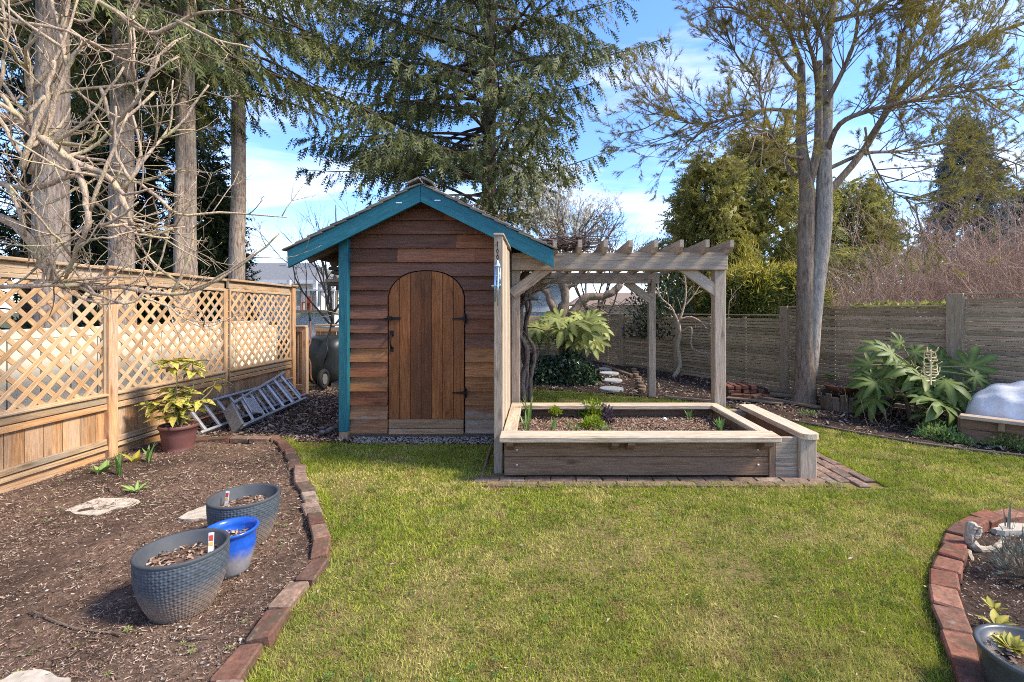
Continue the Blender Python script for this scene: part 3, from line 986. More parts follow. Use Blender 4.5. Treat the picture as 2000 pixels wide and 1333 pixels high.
# ------------------------------------------------------------------ bricks
BRICKS = {}
for mk_, i in [(a, b) for a in ('brick', 'brick_brown', 'brick_grey') for b in range(6)]:
    me = bpy.data.meshes.new('brick')
    me.from_pydata(bev_verts(0.194, 0.092, 0.058, 0.007, 0.005), [], BEV_F)
    me.update(); me.materials.append(M[mk_])
    BRICKS.setdefault(mk_, []).append(me)


def brick(p, ang, parent, tilt=0.0, roll=0.0, scale=(1, 1, 1), m='brick'):
    o = bpy.data.objects.new('brick', RN.choice(BRICKS[m]))
    COL.objects.link(o)
    o.parent = parent
    M4 = Matrix.Translation(V(p) - WO[parent.name]) @ Matrix.Rotation(ang, 4, 'Z') @ Matrix.Rotation(tilt, 4, 'Y') @ Matrix.Rotation(roll, 4, 'X') @ Matrix.Diagonal((*scale, 1))
    o.matrix_basis = M4
    return o


e = thing('brick_edging', 'winding row of old red bricks between the mulch bed and the lawn', 'brick edging', EDGE_L[0])
for p, d in along(EDGE_L, 0.207):
    brick(p + V((RN.uniform(-.012, .012), RN.uniform(-.012, .012), 0.02 + RN.uniform(-.01, .008))), math.atan2(d.y, d.x) + RN.uniform(-.12, .12), e, RN.uniform(-.06, .06), RN.uniform(-.10, .10), (RN.uniform(.93, 1.0), RN.uniform(.95, 1.05), 1), m=RN.choice(['brick_brown', 'brick_brown', 'brick_brown', 'brick_grey']))
e = thing('brick_edging', 'short straight row of dark bricks behind the plum coloured flowerpot', 'brick edging', G(400, 862))
for p, d in along([G(385, 868), G(440, 864), G(500, 864), G(535, 864)], 0.2):
    brick(p + V((0, RN.uniform(-.008, .008), 0.024)), math.atan2(d.y, d.x) + RN.uniform(-.05, .05), e, RN.uniform(-.05, .05), RN.uniform(-.05, .05), m='brick_brown')
e = thing('brick_edging', 'curved row of red bricks round the corner bed with the driftwood', 'brick edging', EDGE_R[8])
for p, d in along(EDGE_R, 0.185):
    brick(p + V((RN.uniform(-.005, .005), RN.uniform(-.005, .005), 0.02 + RN.uniform(-.005, .005))), math.atan2(d.y, d.x) + RN.uniform(-.08, .08), e, RN.uniform(-.05, .05), RN.uniform(-.07, .07), (0.92, 1.15, 1))
e = thing('brick_paving', 'two courses of bricks laid flat along the raised bed', 'brick paving', V((0.9, 3.64, 0)))
for r in range(2):
    for i in range(14):
        x = -0.42 + 0.2 * i + (0.1 if r else 0)
        if x > 2.2: continue
        brick((x, 3.685 - 0.097 * r, -0.012 + RN.uniform(-.003, .003)), RN.uniform(-.03, .03), e, RN.uniform(-.02, .02), RN.uniform(-.03, .03), m='brick_grey')
for r in range(4):
    for i in range(6):
        if r == 3 and i > 4: continue
        brick((2.245 + 0.098 * r, 3.63 + 0.2 * i + (0.1 if r % 2 else 0), -0.012 + RN.uniform(-.003, .003)), math.pi / 2 + RN.uniform(-.03, .03), e, RN.uniform(-.02, .02), RN.uniform(-.03, .03), m='brick_grey')

# ------------------------------------------------------------------ the shed
M['dark_stone'] = plain('dark_stone', (0.15, 0.13, 0.115), 0.9, nscale=30, namp=0.4, var=0.4)
SX0, SX1, SY0, SY1 = -2.05, -0.36, 4.95, 6.85      # wall faces
SCX = -1.205                                        # ridge line
SLOPE = 0.494
RIDGE_Z = 2.60                                      # top of the roof boards at the ridge
shed = thing('garden_shed', 'small wooden garden shed with teal trim and an arched plank door', 'shed', (SCX, SY0, 0))
under = lambda x: RIDGE_Z - 0.06 - SLOPE * abs(x - SCX)
mb = MB()
prof = [(SX0 + .02, 0), (SX1 - .01, 0), (SX1 - .01, under(SX1 - .01) - .02), (SCX, under(SCX) - .02), (SX0 + .02, under(SX0 + .02) - .02)]
mb.prism([(x, SY0 + 0.03, z) for x, z in prof], (0, SY1 - SY0, 0))
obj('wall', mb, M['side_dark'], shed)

# door outline: straight jambs and an elliptical head
DX0, DX1, DZ0, DSP, DTOP = -1.588, -0.797, 0.03, 1.44, 1.742
DC, DR = (DX0 + DX1) / 2, (DX1 - DX0) / 2


def head(x, grow_=0.0):
    u = (x - DC) / (DR + grow_)
    return DSP + (DTOP + grow_ - DSP) * math.sqrt(max(0.0, 1 - abs(u) ** 2.3))


def head_x(z, grow_=0.0):
    """half width of the opening at height z"""
    if z <= DSP: return DR + grow_
    t = (z - DSP) / (DTOP + grow_ - DSP)
    return 0.0 if t >= 1 else (DR + grow_) * (1 - t * t) ** (1 / 2.3)


def siding_piece(x0f, x1f, z0, z1, mat, n=1, proud=0.034):
    """a lap board between two side curves x0f(z), x1f(z)"""
    zs = [z0 + (z1 - z0) * i / n for i in range(n + 1)]
    L = [(x0f(z), z) for z in zs]; R = [(x1f(z), z) for z in reversed(zs)]
    poly = L + R
    yf = lambda z: SY0 + 0.012 - proud * (1 - (z - z0) / (z1 - z0)) - 0.004
    v = [(x, yf(z), z) for x, z in poly] + [(x, SY0 + 0.032, z) for x, z in poly]
    k = len(poly)
    mb = MB(); fs = [tuple(range(k)), tuple(range(2 * k - 1, k - 1, -1))]
    for i in range(k):
        j = (i + 1) % k
        fs.append((i, k + i, k + j, j))
    mb.add(v, fs)
    return obj('siding_board', mb, mat, shed)


z = 0.045
rows = []
while z < 2.45:
    h = 0.152 + RN.uniform(-.008, .008)
    rows.append((z, h)); z += h
GAP = 0.012
for i, (z0, h) in enumerate(rows):
    z1 = z0 + h + 0.012
    lo = lambda zz: max(SX0 + 0.06, SCX - (under(0 + SCX) - zz) / SLOPE) if zz < under(SCX) else SCX - .01
    hi = lambda zz: min(SX1, SCX + (under(0 + SCX) - zz) / SLOPE) if zz < under(SCX) else SCX + .01
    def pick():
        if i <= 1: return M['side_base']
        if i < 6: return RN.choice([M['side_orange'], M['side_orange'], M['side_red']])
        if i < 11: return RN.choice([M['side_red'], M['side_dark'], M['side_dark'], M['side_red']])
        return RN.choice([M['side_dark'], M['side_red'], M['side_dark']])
    if z0 < DTOP + GAP:
        nn = 8 if z1 > DSP else 1
        if z1 > DTOP + GAP:                                        # the board that the arch cuts into from below
            segs = 14
            xs = [DC - head_x(z0, GAP) + 2 * head_x(z0, GAP) * k / segs for k in range(segs + 1)]
            poly = [(lo(z0), z0)] + [(x, min(z1 - 0.004, max(z0, head(x, GAP)))) for x in xs] + [(hi(z0), z0), (hi(z1), z1), (lo(z1), z1)]
            yf = lambda zz: SY0 + 0.008 - 0.034 * (1 - (zz - z0) / (z1 - z0))
            v = [(x, yf(zz), zz) for x, zz in poly] + [(x, SY0 + 0.032, zz) for x, zz in poly]
            k = len(poly); b_ = MB(); fs = [tuple(range(k)), tuple(range(2 * k - 1, k - 1, -1))]
            fs += [(a, k + a, k + (a + 1) % k, (a + 1) % k) for a in range(k)]
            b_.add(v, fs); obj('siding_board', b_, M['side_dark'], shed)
        else:
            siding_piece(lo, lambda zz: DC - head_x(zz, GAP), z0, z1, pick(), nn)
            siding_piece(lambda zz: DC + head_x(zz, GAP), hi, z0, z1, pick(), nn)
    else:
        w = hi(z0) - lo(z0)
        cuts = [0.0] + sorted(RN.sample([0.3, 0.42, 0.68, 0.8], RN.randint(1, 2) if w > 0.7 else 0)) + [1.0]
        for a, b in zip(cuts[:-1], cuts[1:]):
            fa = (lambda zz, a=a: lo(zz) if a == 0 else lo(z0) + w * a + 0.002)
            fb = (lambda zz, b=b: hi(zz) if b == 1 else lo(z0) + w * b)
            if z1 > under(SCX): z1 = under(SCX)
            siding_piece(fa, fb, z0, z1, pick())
mb = MB(); mb.box((SX0 + .05, SY0 - .02, 0.0), (SX1, SY0 + .03, 0.05))
obj('base_board', mb, M['dark_wood'], shed)
# teal corner board and the bare wood at its foot
plank('corner_board', (SX0 + 0.01, SY0 - 0.035, 0.07), (SX0 + 0.01, SY0 - 0.035, 2.08), 0.10, 0.075, (0, -1, 0), M['teal'], shed, 0.006)
plank('corner_board_foot', (SX0 + 0.01, SY0 - 0.034, -0.01), (SX0 + 0.01, SY0 - 0.034, 0.075), 0.098, 0.072, (0, -1, 0), M['rough_wood'], shed, 0.006)
# side siding on the left wall (seen past the corner)
for i in range(13):
    z0 = 0.05 + 0.152 * i
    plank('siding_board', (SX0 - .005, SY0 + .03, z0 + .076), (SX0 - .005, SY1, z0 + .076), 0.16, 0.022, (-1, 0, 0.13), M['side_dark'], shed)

# door
mb = MB()
arch = [(DX0 - GAP, DZ0 - .02), (DX1 + GAP, DZ0 - .02)] + [(DC + (DR + GAP) * math.cos(a), 0) for a in []]
for k in range(25):
    x = DX1 + GAP - (DX1 - DX0 + 2 * GAP) * k / 24
    arch.append((x, head(x, GAP)))
mb.prism([(x, SY0 + 0.022, zz) for x, zz in arch], (0, 0.02, 0))
door = obj('door', mb, M['void'], shed)
npl = 7
for k in range(npl):
    x0 = DX0 + (DX1 - DX0) * k / npl + 0.0025; x1 = DX0 + (DX1 - DX0) * (k + 1) / npl - 0.0025
    top = [(x1 + (x0 - x1) * j / 5, head(x1 + (x0 - x1) * j / 5)) for j in range(6)]
    poly = [(x0, 0.195), (x1, 0.195)] + top
    mb = MB(); dy = RN.uniform(-.003, .003)
    mb.prism([(x, SY0 - 0.012 + dy, zz) for x, zz in poly], (0, 0.03, 0))
    org = V(((x0 + x1) / 2, SY0, 0.9))
    me = bpy.data.meshes.new('door_plank')
    # long axis along local X so the grain runs with the board
    me.from_pydata([(zz - org.z, -(x - org.x), y - org.y) for x, y, zz in mb.v], [], mb.f); me.update()
    me.materials.append(M['door_dark'] if k in (2, 3) else M['door_wood'])
    o = bpy.data.objects.new('door_plank', me); COL.objects.link(o); o.parent = door
    o.matrix_basis = Matrix.Translation(org - WO[door.name]) @ Matrix(((0, -1, 0, 0), (0, 0, 1, 0), (1, 0, 0, 0), (0, 0, 0, 1)))
for z0, z1 in ((0.035, 0.095), (0.1, 0.19)):
    plank('bottom_board', (DX0 + .004, SY0 - .008, (z0 + z1) / 2), (DX1 - .004, SY0 - .008, (z0 + z1) / 2), z1 - z0, 0.045, (0, -1, 0), M['door_base'], door)
for zz in (1.245, 0.47):
    mb = MB()
    mb.box((DX1 + .0, SY0 - .034, zz - .042), (DX1 + .03, SY0 - .014, zz + .042))
    y = SY0 - .03
    mb.prism([(DX1 + .005, y, zz - .018), (DX1 + .005, y, zz + .018), (DX1 - .08, y, zz + .006), (DX1 - .115, y, zz + .009), (DX1 - .125, y, zz), (DX1 - .115, y, zz - .009), (DX1 - .08, y, zz - .006)], (0, 0.012, 0))
    hg = obj('hinge', mb, M['black_iron'], door)
    mb2 = MB(); mb2.tube([(DX1 + .012, SY0 - .038, zz - .06), (DX1 + .012, SY0 - .038, zz + .06)], .008, 8)
    obj('hinge_pin', mb2, M['black_iron'], hg)
mb = MB()                                                            # thumb latch at the left edge
mb.box((DX0 + .0, SY0 - .03, 1.235), (DX0 + .125, SY0 - .018, 1.262))
mb.box((DX0 - .01, SY0 - .045, 1.225), (DX0 + .035, SY0 - .028, 1.272))
mb.tube([(DX0 - .04, SY0 - .05, 1.248), (DX0 + .045, SY0 - .05, 1.248)], .006, 8)
obj('latch', mb, M['black_iron'], door)
mb = MB()
mb.tube(smooth_path([(DX0 + .035, SY0 - .015, 1.09), (DX0 + .035, SY0 - .06, 1.06), (DX0 + .035, SY0 - .065, 0.98), (DX0 + .035, SY0 - .015, 0.93)]), [.009] * 13, 8)
mb.box((DX0 + .015, SY0 - .022, 1.06), (DX0 + .055, SY0 - .012, 1.12)); mb.box((DX0 + .018, SY0 - .022, 0.90), (DX0 + .052, SY0 - .012, 0.95))
obj('handle', mb, M['black_iron'], door)

# roof
RY0, RY1 = 4.77, 7.05
HALF = 1.345
cs = 1 / math.sqrt(1 + SLOPE * SLOPE); sn = SLOPE * cs
roof = None
for s in (-1, 1):
    nrm = V((s * sn, 0, cs)); dn = V((s * cs, 0, -sn))
    L = HALF / cs
    top = V((SCX, 0, RIDGE_Z))
    ym = (RY0 + RY1) / 2
    a = top + dn * 0.0 - nrm * 0.012; b = top + dn * L - nrm * 0.012
    mb = MB()
    q = [a, b, b - nrm * 0.018, a - nrm * 0.018]
    mb.prism([(p.x, RY0 + .02, p.z) for p in q], (0, RY1 - RY0 - .02, 0))
    deck = obj('roof_deck', mb, M['dark_wood'], shed)
    for y in (5.05, 5.6, 6.2, 6.8):                                    # rafters under the deck
        a = top + dn * .1 - nrm * .082; b = top + dn * (L - .03) - nrm * .082
        plank('rafter', (a.x, y, a.z), (b.x, y, b.z), 0.04, 0.09, nrm, M['dark_wood'], deck)
    # fascia board: plumb cut ends
    v0, v1 = 0.0, HALF
    ft = 0.172
    poly = [(SCX + s * 0.002, RIDGE_Z), (SCX + s * HALF, RIDGE_Z - SLOPE * HALF), (SCX + s * (HALF - .004), RIDGE_Z - SLOPE * HALF - ft), (SCX + s * 0.002, RIDGE_Z - ft)]
    mb = MB(); mb.prism([(x, RY0 - .022, zz) for x, zz in poly], (0, 0.04, 0))
    ang = math.atan2(-sn, s * cs)
    me = bpy.data.meshes.new('fascia_board')
    ctr = V((SCX + s * HALF / 2, RY0, RIDGE_Z - SLOPE * HALF / 2))
    xl = dn; zl = V((0, -1, 0)); yl = zl.cross(xl)
    R3 = Matrix((xl, yl, zl))
    me.from_pydata([tuple(R3 @ (V(p) - ctr)) for p in mb.v], [], mb.f); me.update(); me.materials.append(M['teal'])
    o = bpy.data.objects.new('fascia_board', me); COL.objects.link(o); o.parent = shed
    o.matrix_basis = Matrix.Translation(ctr - WO[shed.name]) @ R3.transposed().to_4x4()
    # shingles in overlapping courses
    nc = 11; exp = L / nc
    for c in range(nc):
        d0 = exp * (c + 1) + 0.035; d1 = d0 - 0.30
        if d1 < 0.0: d1 = 0.0
        y = RY0 - 0.045
        while y < RY1 - .02:
            w = RN.uniform(0.16, 0.42); y1 = min(y + w, RY1)
            lift0 = 0.028 + RN.uniform(-.004, .006); lift1 = 0.006
            a = top + dn * (d0 + RN.uniform(-.012, .012)) + nrm * lift0; b = top + dn * d1 + nrm * lift1
            plank('shingle', (a.x, (y + y1) / 2, a.z), (b.x, (y + y1) / 2, b.z), y1 - y - .006, 0.016, nrm, M['shingle'], deck, 0.003)
            y = y1
for k in range(7):
    y0 = RY0 - 0.06 + k * 0.33
    for s in (-1, 1):
        nrm = V((s * sn, 0, cs)); dn = V((s * cs, 0, -sn)); c = V((SCX, 0, RIDGE_Z)) + dn * 0.055 + nrm * (0.046 + 0.004 * s)
        plank('ridge_cap', (c.x, y0, c.z + .02), (c.x, y0 + .4, c.z - .012), 0.13, 0.022, nrm, M['shingle'], shed, 0.003)
# scuffs in the fascia paint
for px, dz in ((-.22, 0), (.17, 0)):
    x = SCX + px
    plank('paint_scuff', (x - .03, RY0 - .0235, RIDGE_Z - .075 - SLOPE * abs(px)), (x + .03, RY0 - .0235, RIDGE_Z - .075 - SLOPE * abs(px)), .01, .002, (0, -1, 0), M['trim_white'], shed, .0005)

# timber stored along the left wall
for k, (z0, x0, x1, m) in enumerate([(1.80, -2.36, -2.10, 'dark_wood'), (1.755, -2.33, -2.12, 'dark_wood'), (1.665, -2.40, -2.10, 'grey_wood'), (1.625, -2.37, -2.11, 'dark_wood')]):
    plank('stored_plank', ((x0 + x1) / 2, 5.25, z0), ((x0 + x1) / 2 - .01, 6.9, z0), x1 - x0, 0.035, (0, 0, 1), M[m], None, 0.004)
for o, lab in zip([x for x in COL.objects if x.name.startswith('stored_plank')], ['topmost dark plank stored under the left eave of the shed', 'second dark plank from the top under the left eave of the shed', 'grey plank third from the top under the left eave of the shed', 'lowest dark plank stored under the left eave of the shed']):
    tag(o, lab, 'plank', 'planks stored under the shed eave')
t = thing('plank_rack', 'timber bracket arms carrying the planks on the shed side wall', 'rack', (-2.07, 5.5, 1.6))
for y in (5.5, 6.5):
    plank('bracket_arm', (-2.06, y, 1.585), (-2.38, y, 1.585), .05, .04, (0, 0, 1), M['dark_wood'], t)
    plank('bracket_post', (-2.09, y, 0.3), (-2.09, y, 1.56), .05, .035, (-1, 0, 0), M['dark_wood'], t)
tag(plank('shelf_board', (-2.19, 5.5, 0.97), (-2.19, 6.6, 0.97), .24, .03, (0, 0, 1), M['rough_wood'], None), 'short shelf board sticking out beside the wheelbarrow', 'board')
tag(plank('scrap_board', (-2.20, 5.25, 0.47), (-2.22, 6.6, 0.50), .27, .04, (.25, 0, 1), M['rough_wood'], None), 'pale tilted board end low beside the teal corner post', 'board')
t = thing('timber_block', 'dark timber blocks stacked on the path under a pale board', 'timber', (-2.22, 5.5, 0))
plank('block', (-2.2, 5.4, .11), (-2.2, 6.3, .11), .22, .2, (0, 0, 1), M['dark_wood'], t)
plank('block', (-2.19, 5.5, .32), (-2.19, 6.2, .32), .18, .2, (0, 0, 1), M['dark_wood'], t)
t = thing('stone_heap', 'small heap of rough grey stones at the foot of the teal corner post', 'stones', (-2.2, 5.05, 0))
for i in range(14):
    mb = MB(); c = V((-2.22 + RN.uniform(-.13, .13), 5.08 + RN.uniform(-.13, .16), .03 + .05 * RN.random()))
    r = RN.uniform(.02, .04)
    mb.lathe([(r * .6, -.5 * r), (r, 0), (r * .7, .45 * r), (r * .15, .6 * r)], c, 7, RN.uniform(.8, 1.3), RN.uniform(.8, 1.2))
    obj('stone', mb, M['dark_stone'], t)
# thin cane leaning at the shed corner
mb = MB(); mb.tube([G(940, 936), P(960, 868, 4.55)], .012, 6)
tag(obj('garden_stake', mb, M['rough_wood'], at=G(940, 936)), 'thin wooden stake leaning at the shed corner beside the raised bed', 'stake')

# ------------------------------------------------------------------ pergola with its board screen
perg = thing('pergola', 'weathered grey timber pergola with open rafters beside the shed', 'pergola', (1.9, 5.0, 0))
W = M['grey_wood']
PX0, PX1, PY0, PY1 = -0.33, 1.90, 5.02, 7.28
plank('post', (PX1, PY0, -.02), (PX1, PY0, 1.93), .118, .118, (0, -1, 0), W, perg, .006)
plank('post', (1.72, PY1, -.02), (1.72, PY1, 1.90), .105, .105, (0, -1, 0), W, perg, .006)
plank('post', (PX0 + .02, PY1, -.02), (PX0 + .02, PY1, 1.90), .105, .105, (0, -1, 0), W, perg, .006)
plank('post', (-0.26, PY0 + .02, -.02), (-0.26, PY0 + .02, 1.93), .09, .09, (0, -1, 0), W, perg, .006)
plank('beam', (-0.30, PY0 - .08, 1.845), (1.96, PY0 - .08, 1.845), .18, .042, (0, -1, 0), W, perg, .005)
plank('beam', (-0.30, PY0 + .08, 1.845), (1.94, PY0 + .08, 1.845), .18, .042, (0, -1, 0), W, perg, .005)
plank('beam', (-0.40, PY1 - .075, 1.825), (1.82, PY1 - .075, 1.825), .165, .042, (0, -1, 0), W, perg, .005)
for k in range(9):
    x = 1.955 - 0.258 * k
    f, b = PY0 - .24 + RN.uniform(-.015, .015), PY1 + .3
    z0 = 1.925; h = .125
    mb = MB()                                                         # tail cut on the slant
    poly = [(f, z0 + h), (f, z0 + .05), (f + .07, z0 - .005), (b, z0 - .025), (b, z0 + h - .02)]
    mb.prism([(x - .02, y, zz) for y, zz in poly], (.04, 0, 0))
    c = V((x, (f + b) / 2, 1.98))
    me = bpy.data.meshes.new('rafter')
    me.from_pydata([(p[1] - c.y, -(p[0] - c.x), p[2] - c.z) for p in mb.v], [], mb.f); me.update(); me.materials.append(W)
    o = bpy.data.objects.new('rafter', me); COL.objects.link(o); o.parent = perg
    o.matrix_basis = Matrix.Translation(c - WO[perg.name]) @ Matrix(((0, -1, 0, 0), (1, 0, 0, 0), (0, 0, 1, 0), (0, 0, 0, 1)))


def brace(p0, p1, w=.115, t=.045):
    plank('brace', p0, p1, w, t, (0, -1, 0), W, perg, .004)


brace((-0.30, PY0 - .03, 1.50), (0.10, PY0 - .03, 1.80)); brace((1.90, PY0 - .03, 1.51), (1.50, PY0 - .03, 1.80))
brace((1.72, PY1 - .03, 1.48), (1.32, PY1 - .03, 1.77)); brace((-.31, PY1 - .03, 1.48), (0.08, PY1 - .03, 1.77))
plank('brace', (1.72, PY1 - .12, 1.80), (1.72, PY1 - .03, 1.62), .09, .05, (1, 0, 0), W, perg)

scr = thing('board_screen', 'tall grey board screen standing at the left end of the raised bed', 'screen', (-0.34, 3.86, 0))
plank('post', (-0.342, 3.875, -.01), (-0.342, 3.875, 1.94), .072, .06, (0, -1, 0), W, scr, .005)
yy = 3.908
for k in range(8):
    w = .127
    z1 = 1.93 + .02 * math.sin(k)
    plank('board', (-0.322 + RN.uniform(-.003, .003), yy + w / 2, 0.12), (-0.322, yy + w / 2, z1), w - .004, .02, (1, 0, 0), M['cap_wood'] if k % 3 == 0 else W, scr, .003)
    yy += w
plank('rail', (-0.350, 3.91, 1.62), (-0.350, 4.92, 1.62), .09, .03, (1, 0, 0), W, scr)
plank('rail', (-0.350, 3.91, 0.45), (-0.350, 4.92, 0.45), .09, .03, (1, 0, 0), W, scr)
plank('top_cap', (-0.338, 3.84, 1.952), (-0.338, 4.93, 1.960), .085, .022, (0, 0, 1), W, scr)

# wind chime on the screen's post
c0 = P(972, 478, 3.82)
ch = thing('wind_chime', 'metal wind chime with blue grey tubes hanging on the screen post', 'wind chime', c0)
mb = MB(); mb.tube(smooth_path([(c0.x, 3.845, c0.z + .02), (c0.x, 3.80, c0.z + .02), (c0.x, 3.79, c0.z - .01), (c0.x, 3.80, c0.z - .02)]), [.004] * 13, 6)
obj('hook', mb, M['black_iron'], ch)
mb = MB()
for k in range(6):
    z0 = c0.z - .02 - .024 * k
    ring = [(c0.x + (.008 * math.cos(a) if k % 2 else 0), 3.80 + (0 if k % 2 else .008 * math.cos(a)), z0 - .012 + .016 * math.sin(a)) for a in np.linspace(0, 2 * math.pi, 9)]
    mb.tube(ring, .0028, 5)
obj('chain', mb, M['black_iron'], ch)
zt = c0.z - .17
mb = MB(); mb.lathe([(.004, .04), (.022, .004), (.026, 0), (.026, -.01), (.004, -.012)], (c0.x, 3.80, zt), 16)
obj('top_disc', mb, M['steel'], ch, smooth=False)
for k in range(5):
    a = 2 * math.pi * k / 5; x, y = c0.x + .021 * math.cos(a), 3.80 + .021 * math.sin(a)
    L = .17 + .035 * k
    mb = MB(); mb.tube([(x, y, zt - .02), (x, y, zt - .02 - L)], .0075, 8)
    obj('chime_tube', mb, M['steel'], ch, smooth=True)
    mb = MB(); mb.tube([(x, y, zt - .005), (x, y, zt - .03)], .001, 3); obj('string', mb, M['black_iron'], ch)
mb = MB(); mb.lathe([(.016, .006), (.018, 0), (.016, -.006), (.002, -.007)], (c0.x, 3.80, zt - .13), 12); obj('striker', mb, M['rough_wood'], ch)
mb = MB(); mb.tube([(c0.x - .045, 3.79, zt - .17), (c0.x + .03, 3.79, zt - .165)], .011, 6); obj('wind_catcher', mb, M['steel'], ch)

# ------------------------------------------------------------------ raised bed
rb = thing('raised_bed', 'long timber raised bed with pale cap rails and dark plank sides', 'raised bed', (0.8, 3.75, 0))
BX0, BX1, BY0, BY1 = -0.285, 1.80, 3.76, 4.92
for z0, z1 in ((0.02, 0.165), (0.169, 0.318)):
    plank('side_plank', (BX0, BY0, (z0 + z1) / 2), (BX1 + .02, BY0, (z0 + z1) / 2), z1 - z0, .042, (0, -1, 0), M['bed_wood'], rb, .005)
    plank('side_plank', (BX0, BY1, (z0 + z1) / 2), (BX1, BY1, (z0 + z1) / 2), z1 - z0, .042, (0, -1, 0), M['bed_wood'], rb, .005)
    plank('side_plank', (BX1, BY0 + .03, (z0 + z1) / 2), (BX1, BY1 - .03, (z0 + z1) / 2), z1 - z0 - .004, .042, (1, 0, 0), M['bed_wood'], rb, .005)
    plank('side_plank', (BX0 + .02, BY0 + .03, (z0 + z1) / 2), (BX0 + .02, BY1 - .03, (z0 + z1) / 2), z1 - z0 - .004, .042, (-1, 0, 0), M['bed_wood'], rb, .005)
plank('corner_post', (1.835, BY0 - .005, .0), (1.835, BY0 - .005, .315), .045, .06, (0, -1, 0), M['bed_wood'], rb)
C = M['cap_wood']
plank('cap_rail', (-0.315, 3.67, .347), (1.845, 3.67, .347), .16, .052, (0, -.04, 1), C, rb, .010)
plank('cap_rail', (-0.30, 4.86, .345), (1.78, 4.86, .345), .14, .045, (0, 0, 1), C, rb, .007)
plank('cap_rail', (1.79, 3.755, .344), (1.79, 4.93, .344), .105, .042, (0, 0, 1), C, rb, .007)
plank('cap_rail', (-0.245, 3.755, .343), (-0.245, 4.785, .343), .11, .042, (0, 0, 1), C, rb, .007)
for x in (-0.235, 0.575, 0.70, 1.755):
    mb = MB()
    poly = [(3.605, .318), (3.735, .318), (3.735, .235), (3.70, .235), (3.605, .295)]
    w = .026 if x < 1.6 else .035
    mb.prism([(x - w, y, zz) for y, zz in poly], (2 * w, 0, 0)); obj('bracket', mb, M['bed_wood'], rb)
for x in (-0.185, 1.73):
    for zz in (.105, .225):
        mb = MB(); mb.v = []
        q = MB(); q.lathe([(.0095, 0), (.0095, .004), (.005, .008), (.001, .009)], (0, 0, 0), 10)
        mb.add([(x + a, BY0 - .021 - c, zz + b) for a, b, c in q.v], [tuple(reversed(f_)) for f_ in q.f]); obj('bolt', mb, M['alu'], rb)
bp = [(BX0 + .03, BY0 + .02), (BX1 - .02, BY0 + .02), (BX1 - .02, BY1 - .02), (BX0 + .03, BY1 - .02)]
soil_o = soil_grid('bed_soil', bp, .20, .04, M['soil'], .04)
soil_o.parent = rb; soil_o.location = -WO[rb.name]; soil_o['kind'] = 'stuff'
g = sample(bp, 13000); n = len(g)
me = spray('mulch', T([(-.5, -.2, 0), (.5, -.12, .06), (.45, .2, 0), (-.4, .14, .08)], [(0, 1, 2), (0, 2, 3)]),
           np.concatenate([g, np.full((n, 1), .226) + NR.uniform(0, .02, (n, 1))], 1) - np.array(WO[rb.name]),
           np.concatenate([NR.normal(size=(n, 2)), NR.normal(size=(n, 1)) * .3], 1), NR.uniform(.008, .028, n), up=(0, 0, 1))
M['chips_warm'] = leafmat('fresh_bark_chips', [(0.07, 0.04, 0.026), (0.19, 0.115, 0.075), (0.33, 0.215, 0.15), (0.42, 0.30, 0.21), (0.11, 0.06, 0.04)], 0.9, 0)
link('mulch', me, M['chips_warm'], rb)['kind'] = 'stuff'

nb = thing('narrow_planter', 'narrow timber trough joined to the right end of the raised bed', 'planter', (2.0, 3.75, 0))
plank('side_plank', (1.862, BY0 - .01, .165), (2.04, BY0 - .01, .165), .32, .04, (0, -1, 0), M['grey_wood'], nb, .005)
plank('end_post', (2.105, BY0 - .02, -.01), (2.105, BY0 - .02, .325), .135, .09, (0, -1, 0), M['grey_wood'], nb, .006)
plank('side_plank', (2.11, BY0 + .03, .165), (2.11, 4.78, .165), .31, .04, (1, 0, 0), M['bed_wood'], nb)
plank('side_plank', (1.83, 4.80, .165), (2.13, 4.80, .165), .31, .04, (0, -1, 0), M['grey_wood'], nb)
mb = MB()                                                            # cap with a rounded front end
cap = [(2.045, 4.84), (2.045, 3.70), (2.06, 3.672), (2.085, 3.662), (2.15, 3.662), (2.172, 3.672), (2.185, 3.70), (2.185, 4.84)]
mb.prism([(x, y, .325) for x, y in cap], (0, 0, .042)); 
mb.v = mb.v
cc = V((2.11, 4.25, .345)); me = bpy.data.meshes.new('cap_rail')
me.from_pydata([(p[1] - cc.y, -(p[0] - cc.x), p[2] - cc.z) for p in mb.v], [], mb.f); me.update(); me.materials.append(C)
o = bpy.data.objects.new('cap_rail', me); COL.objects.link(o); o.parent = nb
o.matrix_basis = Matrix.Translation(cc - WO[nb.name]) @ Matrix(((0, -1, 0, 0), (1, 0, 0, 0), (0, 0, 1, 0), (0, 0, 0, 1)))
s2 = soil_grid('soil', [(1.84, 3.78), (2.09, 3.78), (2.09, 4.78), (1.84, 4.78)], .17, .05, M['soil_dark'], .035)
s2.parent = nb; s2.location = -WO[nb.name]; s2['kind'] = 'stuff'


